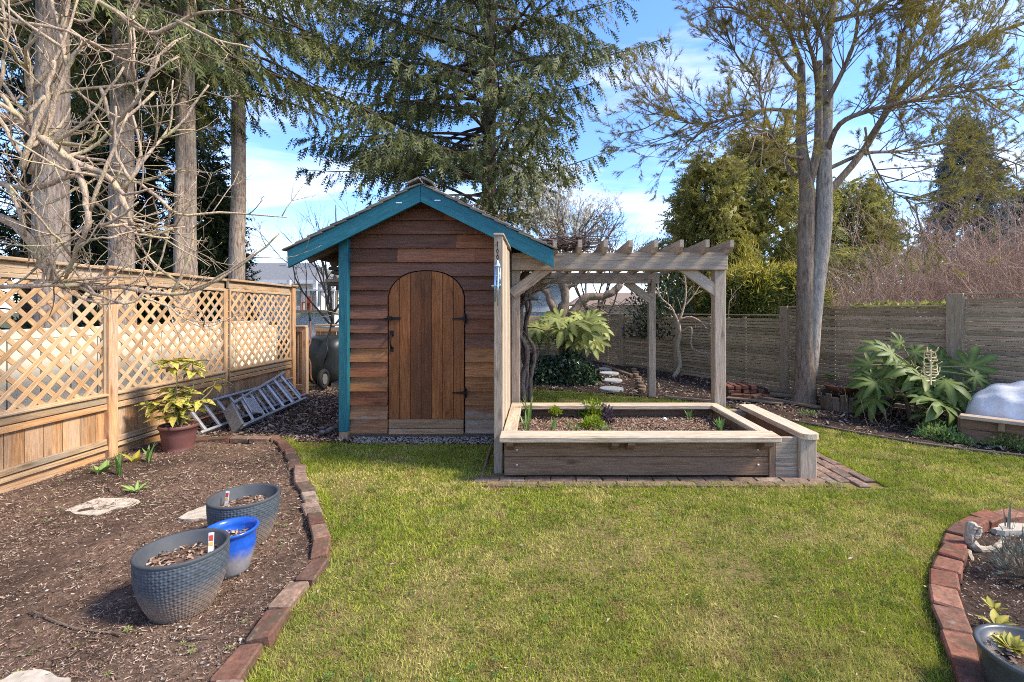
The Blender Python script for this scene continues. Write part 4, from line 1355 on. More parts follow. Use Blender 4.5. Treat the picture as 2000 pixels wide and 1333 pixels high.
# ------------------------------------------------------------------ small plants
def blades(name, label, cat, c, n, h, spread, mat, w=.012, group=None, droop=.35, single=True):
    """strap leaves rising from one point; each leaf is a part"""
    c = V(c); t = thing(name, label, cat, c, group)
    for i in range(n):
        a = RN.uniform(0, 6.28); L = h * RN.uniform(.55, 1.05); lean = RN.uniform(.08, spread)
        d = V((math.cos(a), math.sin(a), 0)); s = V((-d.y, d.x, 0))
        base = c + d * RN.uniform(0, .02) + s * RN.uniform(-.02, .02)
        v, f = [], []
        for j in range(5):
            u = j / 4
            p = base + V((0, 0, 1)) * L * u * (1 - droop * lean * u) + d * L * lean * u * u
            ww = w * (0.75 + .5 * u) * (1 - u ** 3) + .0006
            v += [p - s * ww, p + d * ww * .25, p + s * ww]
        for j in range(4):
            k = 3 * j
            f += [(k, k + 1, k + 4, k + 3), (k + 1, k + 2, k + 5, k + 4)]
        mb = MB(); mb.add(v, f); obj('leaf', mb, mat, t, smooth=True)
    return t


def clump(name, label, cat, c, rx, rz, n, size, tpl, mat, group=None, stems=True, upw=.6):
    c = V(c); t = thing(name, label, cat, c, group)
    u = unit(NR.normal(size=(n, 3))); u[:, 2] = np.abs(u[:, 2])
    r = NR.uniform(.35, 1.0, (n, 1)) ** .6
    pos = u * r * np.array([rx, rx, rz]) * (1 + .18 * np.sin(u[:, :1] * 7 + u[:, 1:2] * 5)) + np.array(c)
    d = u + np.array([0, 0, upw]) + NR.normal(size=(n, 3)) * .5
    foliage('leaves', tpl, pos, d, NR.uniform(.7, 1.3, n) * size, mat, t)
    if stems:
        mb = MB()
        for i in range(10):
            a = RN.uniform(0, 6.28); q = c + V((math.cos(a) * rx * .6, math.sin(a) * rx * .6, rz * .7))
            mb.tube([c, c.lerp(q, .5) + V((0, 0, .1 * rz)), q], [.003, .0025, .002], 4)
        obj('stems', mb, M['stem_brown'], t)
    return t


BZ = .225
def B(px, py):
    return G(px, py, BZ)


gr = 'leafy bulbs in the raised bed'
blades('bulb_plant', 'tall clump of upright strap leaves near the screen in the raised bed', 'plant', B(1032, 822), 11, .30, .5, M['blade'], .010, gr)
blades('bulb_plant', 'low strap leaves at the front left of the raised bed', 'plant', B(1027, 842), 7, .19, .5, M['blade'], .010, gr)
blades('bulb_plant', 'thin green shoots just left of the parsley at the front rail', 'plant', B(1079, 842), 6, .15, .4, M['blade'], .008, gr)
blades('bulb_plant', 'short spiky shoots below the parsley clumps', 'plant', B(1127, 842), 8, .10, .7, M['blade'], .007, gr)
blades('bulb_plant', 'single tall shoot behind the parsley in the raised bed', 'plant', B(1128, 815), 3, .17, .3, M['blade'], .008, gr)
blades('bulb_plant', 'fan of grassy leaves at the back right of the raised bed', 'plant', B(1347, 820), 9, .17, .9, M['blade'], .006, gr)
blades('bulb_plant', 'dense clump of broad blades at the front right of the raised bed', 'plant', B(1406, 846), 13, .17, .6, M['blade'], .013, gr)
blades('bulb_plant', 'few blades in the right corner of the raised bed', 'plant', B(1432, 838), 6, .13, .6, M['blade'], .010, gr)
blades('bulb_plant', 'fine pale shoots between parsley and strap leaves', 'plant', B(1112, 838), 6, .12, .4, M['blade'], .005, gr)
clump('parsley', 'small yellow green parsley on a stalk left of the big parsley', 'plant', B(1085, 822) + V((0, 0, .06)), .055, .07, 160, .035, LEAF, M['parsley'])
clump('parsley', 'larger bright parsley clump at the back of the raised bed', 'plant', B(1160, 818), .12, .17, 520, .04, LEAF, M['parsley'])
clump('parsley', 'low bright parsley clump in front of the larger one', 'plant', B(1157, 836), .11, .09, 420, .035, LEAF, M['parsley'])
clump('purple_kale', 'dark purple leafy plant beside the parsley', 'plant', B(1186, 828), .05, .19, 240, .04, LEAF, M['purple'])
clump('herb_seedling', 'bluish seedling at the back rail of the raised bed', 'plant', B(1268, 812), .05, .08, 60, .045, NARROW, M['lavender'])
clump('herb_seedling', 'pale grey green seedling near the front rail', 'plant', B(1182, 846), .05, .06, 60, .045, NARROW, M['cover'])
clump('herb_seedling', 'tiny seedling by the front rail right of centre', 'plant', B(1238, 848), .03, .04, 30, .035, NARROW, M['cover'])
t = thing('pale_pebble', 'white pebble on the raised bed soil', 'pebble', B(1298, 822))
mb = MB(); mb.lathe([(.01, -.01), (.02, .0), (.014, .018), (.003, .024)], B(1298, 822) + V((0, 0, .01)), 8, 1.2, .8); obj('pebble', mb, M['white'], t, smooth=True)

# ------------------------------------------------------------------ lattice fence on the left
FX = -3.90
lf = thing('lattice_fence', 'golden cedar fence with diagonal lattice above vertical boards', 'fence', (FX, 5.0, 0))
posts_y = [1.12, 2.68, 4.255, 5.85, 7.38]
for k, y in enumerate(posts_y):
    big = k != 3
    w = .092 if big else .06
    plank('post', (FX + .005 if big else FX - .02, y, -.02), (FX + .005 if big else FX - .02, y, 1.70 if big else 1.60), w, w if big else .05, (1, 0, 0), M['cedar'], lf, .006)
    if big:
        plank('post_cap', (FX + .005, y - .075, 1.715), (FX + .005, y + .075, 1.715), .15, .032, (0, 0, 1), M['cedar_worn'], lf, .008)
LZ0, LZ1 = 0.56, 1.60
for k in range(len(posts_y) - 1):
    y0, y1 = posts_y[k] + .04, posts_y[k + 1] - .04
    # rails
    plank('top_rail', (FX - .01, y0, 1.652), (FX - .01, y1, 1.648), .09, .035, (1, 0, 0), M['cedar_worn'], lf, .005)
    plank('cap_rail', (FX - .012, y0, 1.712), (FX - .012, y1, 1.706), .11, .03, (0, 0, 1), M['cedar_worn'], lf, .006)
    plank('top_stop', (FX + .014, y0, 1.588), (FX + .014, y1, 1.585), .035, .02, (1, 0, 0), M['cedar_worn'], lf, .004)
    plank('middle_rail', (FX, y0, 0.535), (FX, y1, 0.535), .075, .05, (1, 0, 0), M['cedar_worn'], lf, .005)
    plank('middle_cap', (FX + .006, y0, 0.580), (FX + .006, y1, 0.580), .08, .022, (.2, 0, 1), M['cedar_worn'], lf, .005)
    plank('stop_strip', (FX + .018, y0, 0.465), (FX + .018, y1, 0.465), .05, .022, (1, 0, 0), M['cedar'], lf, .004)
    plank('bottom_rail', (FX + .012, y0, 0.155), (FX + .012, y1, 0.155), .05, .035, (1, 0, 0), M['cedar_worn'], lf, .005)
    plank('bottom_stop', (FX + .02, y0, 0.105), (FX + .02, y1, 0.100), .035, .04, (1, 0, 0), M['cedar_worn'], lf, .005)
    plank('kick_board', (FX - .005, y0, 0.04), (FX - .005, y1, 0.04), .12, .03, (1, 0, 0), M['cedar'], lf, .005)
    for yy, s in ((y0 + .012, 1), (y1 - .012, -1)):
        plank('side_stop', (FX + .008, yy, LZ0), (FX + .008, yy, LZ1), .028, .03, (1, 0, 0), M['cedar_worn'], lf, .003)
    # lower boards
    y = y0
    while y < y1 - .02:
        w = min(RN.uniform(.135, .15), y1 - y)
        plank('board', (FX - .012 + RN.uniform(-.003, .003), y + w / 2, .06), (FX - .012, y + w / 2, .56), w - .005, .02, (1, 0, 0), M['cedar'], lf, .003)
        y += w
    # lattice slats: the layer that leans away is in front
    pitch = 0.143
    for lay, sl in ((0, 1), (1, -1)):
        xx = FX + (.006 if lay == 0 else -.006)
        c = y0 - (LZ1 - LZ0)
        q = RN.uniform(0, .03)
        while True:
            if sl == 1: a0 = c + q          # y at the bottom
            else: a0 = c + q
            if a0 > y1 + .0: break
            if sl == 1: P0, P1 = (a0, LZ0), (a0 + LZ1 - LZ0, LZ1)
            else: P0, P1 = (a0, LZ1), (a0 + LZ1 - LZ0, LZ0)
            # clip to the panel
            (ya, za), (yb, zb) = P0, P1
            if yb <= y0 + .03 or ya >= y1 - .03: c += pitch; continue
            if ya < y0: za += (zb - za) * (y0 - ya) / (yb - ya); ya = y0
            if yb > y1: zb = za + (zb - za) * (y1 - ya) / (yb - ya); yb = y1
            plank('lattice_slat', (xx, ya, za), (xx, yb, zb), .038, .009, (1, 0, 0), M['cedar_pale'], lf, .002)
            c += pitch

# side fence with the gate at the end of the path
gf = thing('gate', 'narrow cedar gate of upright boards at the end of the lattice fence', 'gate', (-3.75, 7.5, 0))
x0, x1, y = -3.90, -3.76, 7.46
plank('top_rail', (x0, y, 1.03), (x1, y, 1.03), .07, .05, (0, -1, 0), M['cedar_worn'], gf)
plank('cap_rail', (x0, y, 1.08), (x1 + .06, y, 1.08), .10, .03, (0, 0, 1), M['cedar_worn'], gf)
for k in range(2):
    xx = x0 + .04 + .07 * k
    plank('board', (xx, y + .02, .02), (xx, y + .02, 1.0), .065, .02, (0, -1, 0), M['cedar'], gf)
for k in range(3):
    xx = x0 + .005 + .065 * k
    plank('batten', (xx, y, .1), (xx, y, 1.0), .022, .02, (0, -1, 0), M['cedar'], gf)
plank('bottom_rail', (x0, y, .12), (x1, y, .12), .09, .045, (0, -1, 0), M['cedar_worn'], gf)
plank('post', (x1 + .03, y + .02, 0), (x1 + .03, y + .02, 1.06), .07, .08, (0, -1, 0), M['cedar'], gf)
bf = thing('back_fence', 'low cedar fence of upright boards behind the wheelbarrow', 'fence', (-3.4, 8.6, 0))
x0, x1, y = -4.1, -1.9, 8.6
plank('cap_rail', (x0, y, 1.07), (x1, y, 1.05), .12, .03, (0, 0, 1), M['cedar_worn'], bf)
plank('top_rail', (x0, y - .03, .99), (x1, y - .03, .97), .08, .04, (0, -1, 0), M['cedar'], bf)
xx = x0
while xx < x1:
    plank('board', (xx + .045, y, 0), (xx + .045, y, .95), .085, .02, (0, -1, 0), M['cedar'], bf); xx += .095
plank('post', (-3.17, y - .02, 0), (-3.17, y - .02, 1.04), .09, .09, (0, -1, 0), M['cedar_worn'], bf)
plank('post', (-2.62, y - .02, 0), (-2.62, y - .02, 1.04), .09, .09, (0, -1, 0), M['dark_wood'], bf)

# cream panel wall of the neighbour
cw = thing('panel_wall', 'low cream wall of upright panels behind the lattice fence', 'wall', (-5.0, 5, 0))
y = -1.0
while y < 8.6:
    plank('panel', (-5.0, y + .15, -.02), (-5.0, y + .15, 1.06), .285, .05, (1, 0, 0), M['cream'], cw, .006); y += .30
plank('cap', (-5.0, -1, 1.10), (-5.0, 8.6, 1.10), .10, .06, (1, 0, 0), M['cream'], cw, .006)
mb = MB(); mb.box((-5.03, -1, -.02), (-5.015, 8.6, 1.08)); obj('backing', mb, M['dark_wood'], cw)

# ------------------------------------------------------------------ slat fence on the right
DIR = V((0.5, -0.868, 0)).normalized(); NOR = V((-DIR.y, DIR.x, 0)); NOR = -NOR if NOR.y > 0 else NOR
ORG = V((4.04, 7.74, 0))
sf = thing('slat_fence', 'weathered fence of narrow horizontal slats between square posts', 'fence', ORG)
def at(t, z=0, n=0): return ORG + DIR * t + V((0, 0, z)) + NOR * n
segs_ = [(-7.6, -6.0, 1.235), (-6.0, -4.1, 1.24), (-4.1, -2.35, 1.245), (-2.35, 0.0, 1.25), (0.0, 2.22, 1.385), (2.22, 4.4, 1.525), (4.4, 6.4, 1.53)]
for (a, b, top) in segs_:
    pitch = .0562; z = .02; k = 0
    while z + .05 < top - .005:
        sag = RN.uniform(-.004, .004)
        plank('slat', at(a + .01, z + .025 + sag * .5, .0), at(b - .01, z + .025 - sag * .5, .0), pitch - .0095 + RN.uniform(-.0015, .0015), .022, NOR, M['slat_wood'], sf, .003)
        z += pitch; k += 1
    plank('cap_board', at(a + .03, top + .004, .01), at(b - .03, top + .004, .01), .075, .022, (0, 0, 1), M['slat_post'], sf, .004)
    for tt in (a + (b - a) * .33, a + (b - a) * .66):
        plank('batten', at(tt, .02, -.025), at(tt, top - .03, -.025), .07, .03, NOR, M['slat_wood'], sf)
for tt, zz, w in ((-7.6, 1.25, .13), (-6.0, 1.25, .13), (-4.1, 1.26, .13), (-2.35, 1.26, .13), (0.0, 1.40, .13), (2.22, 1.54, .17), (4.4, 1.54, .14), (6.4, 1.54, .14)):
    plank('post', at(tt, -.02, .03), at(tt, zz, .03), w, .10, NOR, M['slat_post'], sf, .006)
# far run of the same fence closing the garden behind the fatsia
ff = thing('far_fence', 'short plain board fence behind the yellowish fatsia', 'fence', (-.4, 12.3, 0))
e0, e1 = at(-7.6), V((-2.3, 13.3, 0))
for k in range(13):
    z = .05 + .09 * k
    plank('slat', e0 + V((0, 0, z)), e1 + V((0, 0, z)), .082, .02, (0, -1, 0), M['slat_wood'], ff, .003)
for u in (.25, .6, .95):
    q = e0.lerp(e1, u); plank('post', q + V((0, -.03, 0)), q + V((0, -.03, 1.24)), .12, .09, (0, -1, 0), M['slat_post'], ff)

# ------------------------------------------------------------------ flowerpots on the mulch
def potmat(name, top, bot, z0, z1, rough=0.55, mottled=0.25, spec=0.35):
    m, n, l, b = newmat(name)
    tc = n.new('ShaderNodeTexCoord'); sp = n.new('ShaderNodeSeparateXYZ')
    l.new(tc.outputs['Object'], sp.inputs[0])
    z = noise(n, l, tc.outputs['Object'], 9, 5, 0.65)
    ad = n.new('ShaderNodeMath'); ad.operation = 'MULTIPLY_ADD'; l.new(z.outputs['Fac'], ad.inputs[0]); ad.inputs[1].default_value = 0.10
    l.new(sp.outputs['Z'], ad.inputs[2])
    f = mapr(n, l, ad.outputs[0], z0 + .05, z1 + .05, 0, 1)
    c = mixc(n, l, f, bot, top)
    z2 = noise(n, l, tc.outputs['Object'], 45, 5, 0.7)
    hs = n.new('ShaderNodeHueSaturation'); l.new(c, hs.inputs['Color'])
    l.new(mapr(n, l, z2.outputs['Fac'], .25, .75, 1 - mottled, 1 + mottled), hs.inputs['Value'])
    l.new(hs.outputs[0], b.inputs['Base Color'])
    b.inputs['Roughness'].default_value = rough; b.inputs['Specular IOR Level'].default_value = spec
    return m


M['weave'] = potmat('woven_grey_pot', (0.060, 0.073, 0.086), (0.19, 0.14, 0.105), 0.06, 0.17, mottled=.4)
M['blue_pot'] = potmat('blue_glazed_pot', (0.014, 0.085, 0.42), (0.23, 0.22, 0.22), 0.08, 0.14, 0.22, 0.2, 0.6)
M['weave_in'] = plain('pot_inside', (0.05, 0.055, 0.06), 0.7)


def pot_soil(c, r, z, parent, m='chips_warm', n=260):
    c = V(c)
    mb = MB(); k = 24
    v = [(c.x, c.y, c.z + z + .012)] + [(c.x + r * math.cos(2 * math.pi * i / k), c.y + r * math.sin(2 * math.pi * i / k), c.z + z + RN.uniform(-.006, .004)) for i in range(k)]
    mb.add(v, [(0, 1 + i, 1 + (i + 1) % k) for i in range(k)])
    o = obj('soil', mb, M['soil'], parent)
    a = NR.uniform(0, 6.28, n); q = np.sqrt(NR.uniform(0, 1, n)) * r * .95
    pos = np.stack([c.x + q * np.cos(a), c.y + q * np.sin(a), c.z + z + .008 + NR.uniform(0, .008, n)], 1)
    foliage('bark', T([(-.5, -.2, 0), (.5, -.12, .06), (.45, .2, 0), (-.4, .14, .08)], [(0, 1, 2), (0, 2, 3)]), pos,
            np.concatenate([NR.normal(size=(n, 2)), NR.normal(size=(n, 1)) * .3], 1), NR.uniform(.01, .03, n), M[m], parent, up=(0, 0, 1))


def woven_pot(label, c, R, Hh, soil_z):
    c = V(c); t = thing('woven_planter', label, 'flowerpot', c, 'grey woven look planters')
    nu, nv = 360, 84
    prof = lambda u: R * (0.64 + 0.36 * (1 - (1 - u) ** 2.2) + 0.02 * math.sin(u * math.pi))
    vs_ = []
    for j in range(nv + 1):
        u = j / nv; z = Hh * u
        for i in range(nu):
            th = 2 * math.pi * i / nu
            a = i / nu * 72; b = u * 21
            # herringbone of short slanted strands
            ca, cb = math.floor(a), math.floor(b)
            fa, fb = a - ca - .5, b - cb - .5
            sg = 1 if (ca + cb) % 2 else -1
            xr, yr = (fa + sg * fb) * .707, (fb - sg * fa) * .707
            hgt = max(0.0, 1 - (xr / .66) ** 2) * max(0.0, 1 - (yr / .34) ** 2)
            r = prof(u) + (0.0036 * hgt if u < .965 else 0.004)
            vs_.append((c.x + r * math.cos(th), c.y + r * math.sin(th), c.z + z))
    fs = [(j * nu + i, j * nu + (i + 1) % nu, (j + 1) * nu + (i + 1) % nu, (j + 1) * nu + i) for j in range(nv) for i in range(nu)]
    mb = MB(); mb.add(vs_, fs)
    obj('body', mb, M['weave'], t, smooth=True)
    r1 = prof(1.0)
    mb = MB(); mb.lathe([(r1 + .003, Hh - .012), (r1 + .006, Hh - .004), (r1 + .004, Hh + .004), (r1 - .004, Hh + .005), (r1 - .012, Hh - .002), (prof(.55) - .014, Hh * .55)], c, 64)
    obj('rim', mb, M['weave_in'], t, smooth=True)
    pot_soil(c, prof(soil_z / Hh) - .008, soil_z, t)
    return t, prof


def plant_tag(label, base, h, yaw, tilt):
    t = thing('plant_tag', label, 'plant tag', base, 'printed plant tags in the grey planters')
    R3 = Matrix.Rotation(yaw, 4, 'Z') @ Matrix.Rotation(tilt, 4, 'X')
    def card(name, w0, w1, z0, z1, y, m):
        mb = MB(); mb.add([tuple(V(base) + (R3 @ V(q))) for q in [(w0, y, z0), (w1, y, z0), (w1, y, z1), (w0, y, z1), (w0, y + .0012, z0), (w1, y + .0012, z0), (w1, y + .0012, z1), (w0, y + .0012, z1)]],
                          [(0, 1, 2, 3), (7, 6, 5, 4), (0, 4, 5, 1), (1, 5, 6, 2), (2, 6, 7, 3), (3, 7, 4, 0)])
        return obj(name, mb, m, t)
    card('card', -.011, .011, 0, h, 0, M['tag_white'])
    card('picture', -.0085, .0085, h * .62, h * .88, -.0012, M['tag_red'])
    card('colour_band', -.0085, .0085, h * .40, h * .56, -.0012, M['tag_yellow'])


c1 = G(357, 1188)
_, pf = woven_pot('large grey woven planter nearest the camera on the mulch', c1, .172, .272, .205)
plant_tag('plant tag with a red picture in the nearest grey planter', c1 + V((.075, .07, .205)), .095, .3, -.12)
c2 = G(477, 1060)
woven_pot('smaller grey woven planter behind the blue pot', c2, .175, .27, .20)
plant_tag('plant tag at the left rim of the planter behind the blue pot', c2 + V((-.115, .015, .20)), .085, -.1, -.15)
cb = G(452, 1117)
t = thing('blue_flowerpot', 'bright blue glazed flowerpot with a flared rim', 'flowerpot', cb)
mb = MB(); mb.lathe([(.001, 0), (.072, 0), (.082, .02), (.096, .07), (.106, .12), (.110, .17), (.106, .192), (.112, .205), (.121, .214), (.124, .222), (.120, .229), (.112, .226), (.104, .214), (.099, .195), (.100, .16)], cb, 48)
obj('body', mb, M['blue_pot'], t, smooth=True)
pot_soil(cb, .098, .165, t, n=140)

# aucuba in the plum pot
cp = G(349, 880)
t = thing('plum_flowerpot', 'plum coloured plastic flowerpot in front of the lattice fence', 'flowerpot', cp)
mb = MB(); mb.lathe([(.001, 0), (.118, 0), (.122, .012), (.118, .016), (.124, .05), (.140, .16), (.148, .215), (.156, .218), (.160, .226), (.160, .244), (.155, .25), (.146, .248), (.142, .225)], cp, 40)
obj('body', mb, M['plum_pot'], t, smooth=True)
pot_soil(cp, .142, .226, t, n=120)


def aucmat():
    m, n, l, b = newmat('spotted_leaf')
    vec, rnd = rand_vec(n, l)
    z = noise(n, l, vec, 10, 3, 0.6)
    r = ramp(n, [(0.0, (0.06, 0.10, 0.016)), (1.0, (0.20, 0.22, 0.03))])
    l.new(rnd, r.inputs[0])
    lo = mapr(n, l, rnd, 0, 1, 0.52, 0.34)
    mr = n.new('ShaderNodeMapRange'); l.new(z.outputs['Fac'], mr.inputs[0]); l.new(lo, mr.inputs[1])
    ad = n.new('ShaderNodeMath'); ad.operation = 'ADD'; l.new(lo, ad.inputs[0]); ad.inputs[1].default_value = 0.08; l.new(ad.outputs[0], mr.inputs[2])
    c = mixc(n, l, mr.outputs[0], r.outputs[0], (0.62, 0.52, 0.12))
    l.new(c, b.inputs['Base Color']); b.inputs['Roughness'].default_value = 0.4
    tr = n.new('ShaderNodeBsdfTranslucent'); l.new(c, tr.inputs['Color'])
    mx = n.new('ShaderNodeMixShader'); mx.inputs[0].default_value = .3
    l.new(b.outputs[0], mx.inputs[1]); l.new(tr.outputs[0], mx.inputs[2]); l.new(mx.outputs[0], n['Material Output'].inputs['Surface'])
    return m


def leafobj_mat(name, c0, c1, c2, rough=.5):
    """one leaf per object: colour by leaf, paler along the veins"""
    m, n, l, b = newmat(name)
    oi = n.new('ShaderNodeObjectInfo')
    r = ramp(n, [(0.0, c0), (1.0, c1)]); l.new(oi.outputs['Random'], r.inputs[0])
    tc = n.new('ShaderNodeTexCoord')
    z = noise(n, l, tc.outputs['Object'], 16, 4, .6)
    c = mixc(n, l, mapr(n, l, z.outputs['Fac'], .45, .7, 0, .7), r.outputs[0], c2)
    at_ = n.new('ShaderNodeAttribute'); at_.attribute_name = 'vein'
    c = mixc(n, l, at_.outputs['Fac'], c, (c2[0] * 1.2 + .05, c2[1] * 1.2 + .05, c2[2] * 1.2 + .02))
    l.new(c, b.inputs['Base Color']); b.inputs['Roughness'].default_value = rough; b.inputs['Specular IOR Level'].default_value = .22
    tr = n.new('ShaderNodeBsdfTranslucent'); l.new(c, tr.inputs['Color'])
    mx = n.new('ShaderNodeMixShader'); mx.inputs[0].default_value = .25
    l.new(b.outputs[0], mx.inputs[1]); l.new(tr.outputs[0], mx.inputs[2]); l.new(mx.outputs[0], n['Material Output'].inputs['Surface'])
    return m


M['aucuba'] = aucmat()
M['fatsia_g'] = leafobj_mat('fatsia_green', (0.018, 0.05, 0.011), (0.055, 0.11, 0.024), (0.14, 0.18, 0.04))
M['fatsia_y'] = leafobj_mat('fatsia_yellowish', (0.11, 0.16, 0.036), (0.25, 0.29, 0.085), (0.33, 0.33, 0.095))
M['yel_leaf'] = leafobj_mat('yellow_green_leaf', (0.13, 0.17, 0.02), (0.32, 0.32, 0.05), (0.40, 0.32, 0.05))
M['fresh_leaf'] = leafobj_mat('fresh_leaf', (0.10, 0.20, 0.04), (0.18, 0.30, 0.07), (0.25, 0.34, 0.10))


def leaf_mesh(name, mat, w=.22, fold=.10, bend=.22, seg=5, teeth=0.0):
    v, f, vein = [], [], []
    for j in range(seg + 1):
        u = j / seg
        ww = w * math.sin(math.pi * min(1, .04 + u * .96) ** .8) * (1 - .15 * u) + (teeth if j % 2 else 0)
        if j == seg: ww = .004
        z = -bend * u * u
        v += [(u, -ww, z + fold * ww * 2), (u, 0, z), (u, ww, z + fold * ww * 2)]; vein += [0, 1, 0]
    for j in range(seg):
        k = 3 * j; f += [(k, k + 3, k + 4, k + 1), (k + 1, k + 4, k + 5, k + 2)]
    me = bpy.data.meshes.new(name); me.from_pydata(v, [], f); me.update()
    a = me.attributes.new('vein', 'FLOAT', 'POINT'); a.data.foreach_set('value', vein)
    me.polygons.foreach_set('use_smooth', [True] * len(f)); me.materials.append(mat)
    return me


def palm_leaf(name, mat, lobes=7, spread=2.35, depth=.55, width=.62, seed=0, droop=.25):
    """hand shaped leaf, petiole joint at the origin, middle lobe along +X, about 1 long"""
    r = random.Random(seed)
    v, f, vein = [(0, 0, 0)], [], [1]
    prev = None
    for i in range(lobes):
        a = -spread + 2 * spread * i / (lobes - 1)
        L = (1 - .38 * abs(a) / spread) * r.uniform(.92, 1.05)
        ha = spread / (lobes - 1)
        d = lambda ang, rad, z: (math.cos(ang) * rad, math.sin(ang) * rad, z)
        dr = lambda rad: -droop * rad * rad
        n0 = depth * L * .62
        k = len(v)
        v += [d(a - ha, n0 * .95, dr(n0) - .03), d(a - ha * width, L * .62, dr(L * .62) + .035), d(a - ha * width * .62, L * .84, dr(L * .84) + .02), d(a, L, dr(L) - .03), d(a + ha * width * .62, L * .84, dr(L * .84) + .02), d(a + ha * width, L * .62, dr(L * .62) + .035), d(a + ha, n0 * .95, dr(n0) - .03),
              d(a, L * .5, dr(L * .5) - .02), d(a, L * .8, dr(L * .8) - .02)]
        vein += [0, 0, 0, .5, 0, 0, 0, .8, .6]
        m, q = k + 7, k + 8
        f += [(0, k, m), (k, k + 1, m), (k + 1, q, m), (k + 1, k + 2, q), (k + 2, k + 3, q), (k + 3, k + 4, q), (k + 4, k + 5, q), (k + 5, m, q), (k + 5, k + 6, m), (k + 6, 0, m)]
    me = bpy.data.meshes.new(name); me.from_pydata(v, [], f); me.update()
    a_ = me.attributes.new('vein', 'FLOAT', 'POINT'); a_.data.foreach_set('value', vein)
    me.polygons.foreach_set('use_smooth', [True] * len(f)); me.materials.append(mat)
    return me


def put_leaf(me, p, d, up, size, parent, roll=0.0, name='leaf'):
    x = V(d).normalized(); z = V(up); z = (z - x * z.dot(x))
    if z.length < 1e-4: z = x.orthogonal()
    z.normalize(); y = z.cross(x)
    R3 = Matrix((x, y, z)).transposed().to_4x4() @ Matrix.Rotation(roll, 4, 'X')
    o = bpy.data.objects.new(name, me); COL.objects.link(o); o.parent = parent
    o.matrix_basis = Matrix.Translation(V(p) - WO[parent.name]) @ R3 @ Matrix.Scale(size, 4)
    return o


base = cp + V((0, 0, .23))
au = thing('aucuba_shrub', 'yellow spotted leafy shrub growing in the plum pot', 'shrub', base)
LM = leaf_mesh('leaf', M['aucuba'], .21, .12, .3)
mb = MB(); whorls = []
stems_ = [[(0, 0, 0), (-.04, 0, .2), (-.03, .02, .45), (-.06, .0, .62)], [(0.02, 0, 0), (.06, .02, .2), (.10, .06, .40), (.09, .05, .60)], [(-.02, 0, 0), (-.12, -.02, .12), (-.19, -.03, .22)],
          [(0.02, .0, 0), (.10, .04, .16), (.22, .10, .30), (.28, .12, .43)], [(0, 0, 0), (.0, -.05, .15), (.02, -.07, .26)], [(0, 0, 0), (-.06, .05, .2), (-.10, .06, .36)]]
for s in stems_:
    pts = smooth_path([base + V(q) for q in s], 4)
    mb.tube(pts, taper(len(pts), .007, .004), 5)
    whorls.append((pts[-1], 10)); whorls.append((pts[len(pts) // 3], 6)); whorls.append((pts[-2] - V((0, 0, .03)), 5))
    if len(s) > 3: whorls.append((pts[len(pts) // 2], 4))
obj('stems', mb, M['stem_green'], au)
for p, n_ in whorls:
    if p.x - base.x > .2: n_ = 3
    for k in range(n_):
        a = 6.28 * k / n_ + RN.uniform(-.4, .4)
        d = V((math.cos(a), math.sin(a), RN.uniform(-.35, .35)))
        put_leaf(LM, p, d, (0, 0, 1), RN.uniform(.13, .20), au, RN.uniform(-.4, .4))

# bulbs and stray plants by the lattice fence
def leafy(name, label, c, n, size, mat, w=.2, lean=.8, group=None):
    t = thing(name, label, 'plant', c, group); me = leaf_mesh('leaf', mat, w, .15, .25)
    for k in range(n):
        a = 6.28 * k / n + RN.uniform(-.4, .4)
        d = V((math.cos(a) * lean, math.sin(a) * lean, RN.uniform(.5, 1.1)))
        put_leaf(me, V(c) + V((math.cos(a), math.sin(a), 0)) * .01, d, (-d.x, -d.y, .6), size * RN.uniform(.7, 1.1), t, RN.uniform(-.3, .3))
    return t


leafy('tulip_plant', 'low broad leaved green tulip shoots at the fence foot', G(198, 928), 8, .16, M['fresh_leaf'], .22, .6)
leafy('tulip_plant', 'yellowing broad leaf beside the lattice fence post', G(262, 905), 3, .14, M['yel_leaf'], .28, .5)
blades('bulb_plant', 'thin upright green leaves just right of the fence post', 'plant', G(232, 930), 9, .24, .5, M['blade'], .009)
blades('bulb_plant', 'tall strap leaves left of the plum pot', 'plant', G(290, 905), 9, .22, .7, M['blade'], .012)
leafy('bulb_plant', 'dense low tuft of pointed leaves in the middle of the left bed', G(266, 962), 16, .10, M['fresh_leaf'], .12, .9)
# flat stones in the bed
def slab(label, pts, z, th=.03):
    c = sum((V(p) for p in pts), V((0, 0, 0))) / len(pts)
    k = smooth_path([V(p) for p in pts] + [V(pts[0])], 3)[:-1]
    k = [p + V((RN.uniform(-.012, .012), RN.uniform(-.012, .012), 0)) for p in k]
    mb = MB(); mb.prism([(p.x, p.y, z - th) for p in k], (0, 0, th))
    o = obj('flat_stone', mb, M['pale_stone'], at=(c.x, c.y, 0))
    me = o.data
    return tag(o, label, 'stone')


slab('pale flat stone sunk in the mulch left of the pots', [G(130, 1003), G(170, 985), G(215, 978), G(270, 982), G(262, 992), G(215, 1000), G(190, 1013), G(150, 1010)], .020)
slab('pale flat stone half hidden behind the grey planters', [G(345, 1020), G(380, 1002), G(415, 992), G(455, 1000), G(430, 1018), G(390, 1020)], .022)
slab('pale stone cut off by the bottom edge of the picture', [G(0, 1345), G(40, 1322), G(100, 1325), G(140, 1345), G(60, 1370)], .022)

